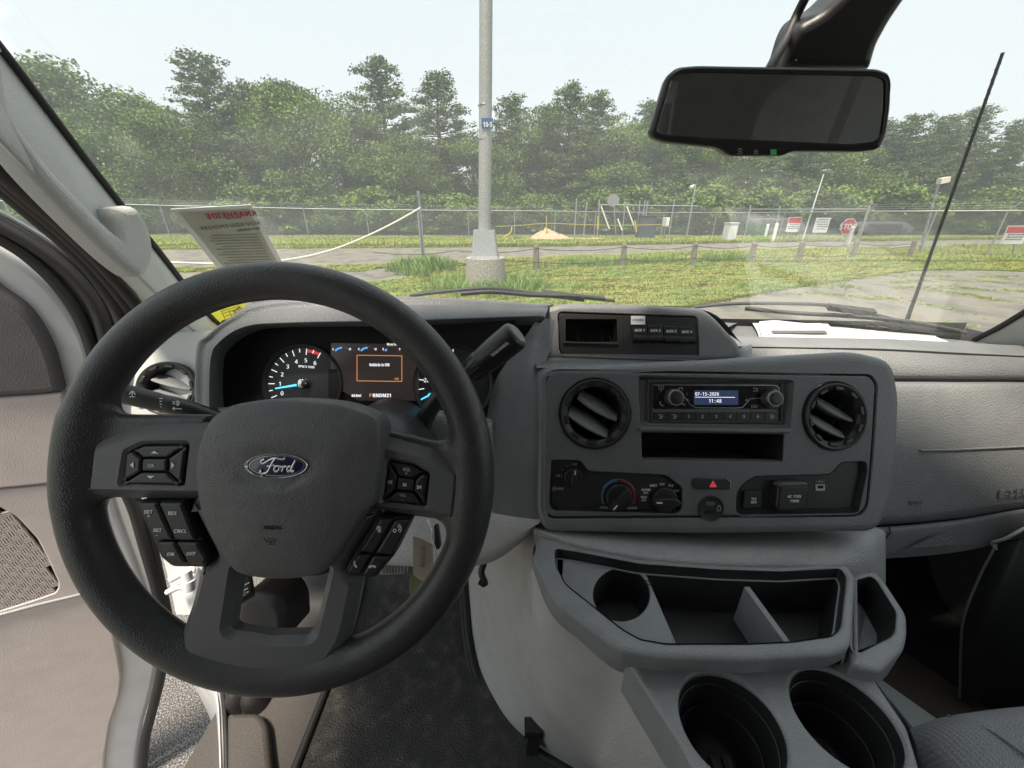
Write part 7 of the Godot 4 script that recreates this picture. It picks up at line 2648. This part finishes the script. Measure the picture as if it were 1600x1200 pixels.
func gear_lever() -> void:
	var o := thing("gear_lever", "black column gear lever sticking up right behind the steering wheel rim", "gear lever", kd(660, 690, 0.50))
	var b := MB.new()
	b.tube(cr3(kdrow([650, 700, 0.50, 664, 655, 0.485, 690, 615, 0.47, 722, 592, 0.455, 744, 574, 0.447]), 6), PackedFloat32Array(range(25).map(func(i): return lerpf(0.012, 0.0085, i / 24.0))), 12)
	part("stem", b, M.black, o)
	var a := kd(731, 584, 0.452)
	var e := kd(808, 522, 0.425)
	b = MB.new()
	var path := PackedVector3Array()
	var rad := PackedFloat32Array()
	for q in [[0.0, 0.009], [0.03, 0.0122], [0.15, 0.0136], [0.17, 0.0148], [0.30, 0.0157], [0.31, 0.0149], [0.335, 0.0149], [0.345, 0.0160], [0.6, 0.0170], [0.90, 0.0172], [0.955, 0.0169], [0.985, 0.0156], [1.0, 0.0136]]:
		path.append(a.lerp(e, q[0]))
		rad.append(q[1])
	b.tube(path, rad, 24)
	var g := part("grip", b, M.switch, o)
	for k in 12:
		b = MB.new()
		var dir := (e - a).normalized()
		var s := dir.cross(Vector3.UP).normalized()
		var t := dir.cross(s)
		var w := TAU * k / 12.0
		b.tube(PackedVector3Array([a.lerp(e, 0.04) + (s * cos(w) + t * sin(w)) * 0.0129, a.lerp(e, 0.29) + (s * cos(w) + t * sin(w)) * 0.0155]), 0.0010, 5)
		part("grip_rib", b, M.switch, g)
	b = MB.new()
	b.tube(PackedVector3Array([a.lerp(e, 0.995), a.lerp(e, 1.005), a.lerp(e, 1.018)]), PackedFloat32Array([0.0132, 0.0132, 0.012]), 24)
	part("end_button", b, M.panel, g)
	var m := a.lerp(e, 0.68)
	var to_eye := (EYE - m).normalized()
	var x := (e - a).normalized()
	var f := frame(m + to_eye * 0.0178, x, to_eye.cross(x))
	text(g, "TOW/HAUL", f, 781, 545.5, 4.8, M.white_ink, {"wide": 1.0})

func stalk() -> void:
	var o := thing("turn_signal_stalk", "black turn signal stalk with white signs showing left behind the wheel", "stalk", kd(300, 648, 0.46))
	var b := MB.new()
	b.tube(kdrow([170, 609, 0.435, 176, 611, 0.435, 205, 618, 0.44, 246, 628, 0.447, 249, 628.5, 0.4475, 266, 632.5, 0.45, 270, 633.5, 0.451, 300, 641, 0.456, 360, 660, 0.475]), PackedFloat32Array([0.008, 0.0105, 0.0112, 0.0108, 0.0103, 0.0103, 0.0107, 0.0100, 0.0085]), 20)
	var s := part("stem", b, M.switch, o)
	var f := frame(kd(235, 620, 0.434), kd(300, 637, 0.444) - kd(180, 608, 0.424), Vector3(0, CS, -SN))
	mark(s, "wiper_sign", f, [arc(207, 618, 5.0, 160, 20, 8), [207, 618, 207, 611], [203, 620, 211, 620], arc(207, 614, 3.0, 180, 0, 6)], 0.0008, M.white_ink)
	for k in 4:
		mark(s, "step_mark", f, [[247.5 + k * 0.5 + 2, 622.5 + k * 4.5, 252 + k * 0.3 - k + 2, 622.5 + k * 4.5]], 0.0009, M.white_ink)
	mark(s, "lamp_sign", f, [arc(277, 630, 3.5, 90, -90, 6), [277, 626.5, 277, 633.5], [270, 628, 274, 628], [270, 631, 274, 631], [270, 638, 284, 639], [273, 636, 270, 638, 273, 640.5]], 0.0008, M.white_ink)
	mark(s, "dash_sign", f, [[218, 638, 224, 639]], 0.0012, M.white_ink)

func mirror() -> void:
	var c := R(0.27, 0.098, 0.48)
	var n := Vector3(-0.22, -0.10, 0.97).normalized()
	var x := Vector3.UP.cross(n).normalized()
	var f := frame(c, x, n.cross(x))
	var o := thing("rear_view_mirror", "wide dark rear view mirror with rounded black frame hanging from the windshield", "mirror", c)
	var outer := rp([1014, 206, 1040, 119, 1058, 104, 1090, 101, 1375, 106, 1392, 113, 1396, 124, 1395, 165, 1388, 213, 1376, 234, 1345, 238, 1240, 237, 1226, 244, 1140, 244, 1122, 231, 1036, 222, 1018, 215], 9.0)
	var inner := rp([1026, 204, 1050, 122, 1066, 110, 1372, 115, 1387, 121, 1389, 135, 1381, 205, 1370, 221, 1330, 225, 1120, 216, 1034, 210], 9.0)
	var b := MB.new()
	plate(b, f, trace(f, outer), 0.026, 0.006, [trace(f, inner)], 0.0, 0.0015, 5)
	part("frame", b, M.black, o)
	b = MB.new()
	sheet(b, f.up(-0.0018), trace(f.up(-0.0018), inner))
	part("glass", b, M.mirror, o)
	b = MB.new()
	plate(b, f.up(-0.02), trace(f.up(-0.02), rp([1030, 205, 1052, 118, 1380, 116, 1384, 215, 1340, 226, 1040, 215], 20.0)), 0.02, 0.008)
	part("back_shell", b, M.black, o)
	mark(o, "power_mark", f, [arc(1181, 237.5, 2.8, 130, 410, 10), [1181, 233.5, 1181, 237]], 0.0007, M.dim_ink)
	spot(o, "green_lamp", f, rect(1204, 233.5, 1213.5, 242), M.green_glow, 0.0006)
	mark(o, "lamp_mark", f, [arc(1156, 234.5, 2.6, 0, 360, 8), [1152, 240, 1160, 239]], 0.0006, M.dim_ink)
	# mount and cable
	b = MB.new()
	var fm := frame(R(0.30, 0.20, 0.52), Vector3(1, 0, 0.15), Vector3(0, 0.9, 0.35))
	plate(b, fm, trace(fm, fil(pts([1222, 112, 1238, 62, 1250, 40, 1290, 18, 1330, -20, 1350, -60, 1470, -60, 1420, -4, 1395, 32, 1374, 70, 1362, 112]), 12.0, 4)), 0.05, 0.010, [], 0.0, -1.0, 4)
	part("mount", b, M.black, o)
	b = MB.new()
	b.tube(cr3(PackedVector3Array([kz(1200, 112, 0.50), kz(1212, 90, 0.52), kz(1228, 62, 0.54), kz(1243, 28, 0.55), kz(1262, -10, 0.54), kz(1290, -60, 0.52)]), 5), 0.005, 8)
	part("cable", b, M.rubber, o)

func lay(parent: Node3D, called: String, grid: Array, m: Material) -> MeshInstance3D:
	var b := MB.new()
	net(b, grid, 5, 5)
	return part(called, b, m, parent)
func papers() -> void:
	# papers on the dash behind the lip, leaning against the glass
	var o := thing("paper_stack", "white printed papers lying on the dashboard under the right of the windshield", "papers", R(0.8, -0.27, 0.8))
	var row := func(y: float, a: float, x0: float, x1: float, rise: float) -> PackedVector3Array:
		var r := PackedVector3Array()
		for i in 5:
			var x := lerpf(x0, x1, i / 4.0)
			r.append(R(x, y + rise * sin(i * 1.7), minf(a, ws(x, y) - 0.006)))
		return r
	lay(o, "sheet", [row.call(-0.2640, 0.745, 0.52, 0.96, 0.0008), row.call(-0.2630, 0.83, 0.56, 0.985, 0.0012), row.call(-0.2625, 0.91, 0.60, 1.00, 0.0012), row.call(-0.2600, 0.985, 0.63, 1.02, 0.002)], M.paper)
	lay(o, "sheet", [row.call(-0.2600, 0.765, 0.53, 0.735, 0.0008), row.call(-0.2590, 0.84, 0.57, 0.76, 0.0012), row.call(-0.2580, 0.91, 0.605, 0.785, 0.001), row.call(-0.2530, 0.975, 0.64, 0.80, 0.003)], M.paper)
	var b := MB.new()
	var r := RandomNumberGenerator.new()
	r.seed = 4
	# print on the sheets: a green block, a grey block, lines of type
	b.quad(R(0.565, -0.2565, 0.785), R(0.615, -0.2565, 0.785), R(0.625, -0.2560, 0.82), R(0.575, -0.2560, 0.82))
	part("green_block", b, M.green_paper, o)
	b = MB.new()
	b.quad(R(0.615, -0.2558, 0.875), R(0.745, -0.2558, 0.875), R(0.755, -0.2555, 0.90), R(0.625, -0.2555, 0.90))
	part("dark_block", b, M.ink_soft, o)
	b = MB.new()
	for k in 19:
		var z := 0.76 + k * 0.0105
		var x := 0.79 + 0.0010 * k
		while x < 0.95:
			var l := r.randf_range(0.008, 0.03)
			b.quad(R(x, -0.2595, z), R(x + l, -0.2595, z), R(x + l, -0.2595, z + 0.0016), R(x, -0.2595, z + 0.0016))
			x += l + 0.005
	var pr := part("print", b, M.ink_soft, o)
	pr.set_meta("kind", "stuff")
	for q in [["FUEL", 0.725, 0.80, 0.009], ["REQUIRED ON", 0.685, 0.82, 0.009]]:
		var tm := TextMesh.new()
		var fnt := SystemFont.new()
		fnt.font_names = PackedStringArray(["Droid Sans"])
		tm.font = fnt
		tm.text = q[0]
		tm.font_size = 24
		tm.pixel_size = q[3] / 17.0
		tm.depth = 0.0003
		var t := MeshInstance3D.new()
		t.name = "lettering"
		t.mesh = tm
		t.material_override = M.ink
		t.transform = Transform3D(Basis(Vector3.LEFT, Vector3.BACK, Vector3.UP), R(q[1], -0.2555, q[2]) - o.position)
		o.add_child(t, true)
	o = thing("paper_slip", "narrow white paper on the dash behind the switch pod, seen as a reflection", "paper", R(0.16, -0.24, 0.85))
	lay(o, "sheet", [PackedVector3Array([R(0.11, -0.196, 0.765), R(0.16, -0.195, 0.767), R(0.215, -0.196, 0.77)]), PackedVector3Array([R(0.105, -0.212, 0.84), R(0.155, -0.211, 0.84), R(0.21, -0.212, 0.84)]), PackedVector3Array([R(0.098, -0.250, 0.985), R(0.15, -0.250, 0.985), R(0.202, -0.250, 0.985)])], M.paper)
	# sheet in a clear sleeve, print turned to the outside
	var c := kw(355, 372, -0.012)
	var fs := frame(c, kw(395, 370, -0.012) - kw(315, 374, -0.012), kw(355, 350, -0.012) - kw(355, 395, -0.012))
	o = thing("price_sheet", "printed sheet in a clear sleeve leaning on the windshield above the wheel's left side", "sheet", fs.p(on(fs, 400, 480)))
	b = MB.new()
	plate(b, fs, trace(fs, pts([267, 327, 392, 320, 474, 470, 394, 488])), 0.0012)
	part("sleeve", b, M.sleeve, o)
	var fp := fs.up(0.0006)
	b = MB.new()
	sheet(b, fp, trace(fp, pts([280, 332, 388, 326.5, 464, 466, 398, 478])))
	var sh := part("sheet", b, M.paper_back, o)
	var ft := fp.up(0.0006)
	text(sh, "KNAPHEIDE", ft, 362.5, 335.5, 7.6, M.ink_red, {"mirror": true, "wide": 1.0, "turn": 3})
	text(sh, "KUV ADDENDUM", ft, 361, 352.5, 5.0, M.ink_soft, {"mirror": true, "wide": 1.3, "turn": 4, "bold": false})
	text(sh, "SINCE 1848", ft, 366, 340.8, 2.4, M.ink_soft, {"mirror": true, "turn": 3})
	text(sh, "Part number", ft, 388, 358.5, 3.2, M.ink_soft, {"mirror": true, "turn": 4})
	b = MB.new()
	for k in 13:
		var v := 366.0 + k * 4.3
		var u0 := 322.0 + k * 2.6 + r.randf_range(0, 14)
		var u1 := 402.0 + k * 2.3
		stroke(b, ft, pts([u0, v + 2.2, u1, v]), 0.0011)
	pr = part("print", b, M.ink_soft, sh)
	pr.set_meta("kind", "stuff")
	# inspection sticker
	var cs := kw(360, 490, -0.003)
	var fk := frame(cs, kw(385, 482, -0.003) - kw(335, 496, -0.003), kw(356, 478, -0.003) - kw(366, 502, -0.003))
	o = thing("windshield_sticker", "yellow inspection sticker in the lower left corner of the windshield", "sticker", cs)
	b = MB.new()
	plate(b, fk, trace(fk, rp([328, 488, 380, 470, 391, 494, 354, 509, 342, 502], 2.0)), 0.0006)
	part("film", b, M.sticker, o)
	mark(o, "sticker_print", fk, [[346, 486, 374, 478, 378, 492, 352, 499, 346, 486], [350, 489, 374, 482], [352, 494, 376, 487], [358, 485, 362, 496], [368, 482, 371, 493]], 0.0014, M.sticker_ink, 0.0006)
	text(o, "01", fk.up(0.0004), 372, 485.5, 8.0, M.sticker_ink, {"mirror": true, "turn": 14})

func key_tag() -> void:
	var o := thing("key_tag", "tan paper key tag hanging from the ignition behind the right spoke", "key tag", kd(660, 820, 0.47))
	slab(o, "tag", lean(0.470), rp([645, 838, 658, 842, 676.5, 851, 676.5, 891, 662, 911, 645, 898], 2.0), 0.002, 0.0004, M.tag_tan)
	text(o, "C-1010", lean(0.4699), 661, 870, 7.0, M.ink_soft, {"turn": -92, "bold": false})
	slab(o, "tag_behind", lean(0.474), pts([640, 898, 668, 905, 642, 932, 639, 926]), 0.0015, 0.0, M.tag_olive)
	slab(o, "clear_pouch", lean(0.468), rp([648, 822, 672, 820, 677, 852, 645, 838], 3.0), 0.002, 0.0, M.plastic_clear)
	slab(o, "key_head", lean(0.476), rp([677, 822, 684, 822, 689, 856, 682, 861, 678, 850], 4.0), 0.008, 0.002, M.black)
	var b := MB.new()
	b.tube(cr3(kdrow([668, 812, 0.474, 674, 826, 0.468, 677, 850, 0.467, 681, 870, 0.468, 678, 878, 0.468]), 4), 0.0008, 6)
	part("ring", b, M.chrome, o)

func antenna() -> void:
	var base := kz(1413, 512, 1.25)
	var tip := kz(1567, 82, 1.12)
	var o := thing("radio_antenna", "black flexible radio antenna rising outside the right of the windshield", "antenna", base)
	var b := MB.new()
	b.tube(PackedVector3Array([base, base.lerp(tip, 0.08), base.lerp(tip, 0.35), base.lerp(tip, 0.7), tip]), PackedFloat32Array([0.008, 0.0055, 0.0040, 0.0036, 0.0032]), 10)
	part("mast", b, M.rubber, o)
	b = MB.new()
	var h := PackedVector3Array()
	var d := (tip - base).normalized()
	var s := d.cross(Vector3.UP).normalized()
	var t := d.cross(s)
	for i in 260:
		var a := i * 0.7
		h.append(base.lerp(tip, 0.2 + 0.78 * i / 259.0) + (s * cos(a) + t * sin(a)) * 0.0033)
	b.tube(h, 0.0010, 4)
	part("coil", b, M.rubber, o)
	b = MB.new()
	lathe(b, level(base.y), Vector2(base.x, -base.z), [[0.035, -0.06], [0.03, -0.01], [0.018, 0.01], [0.010, 0.02]], 16)
	part("foot", b, M.rubber, o)
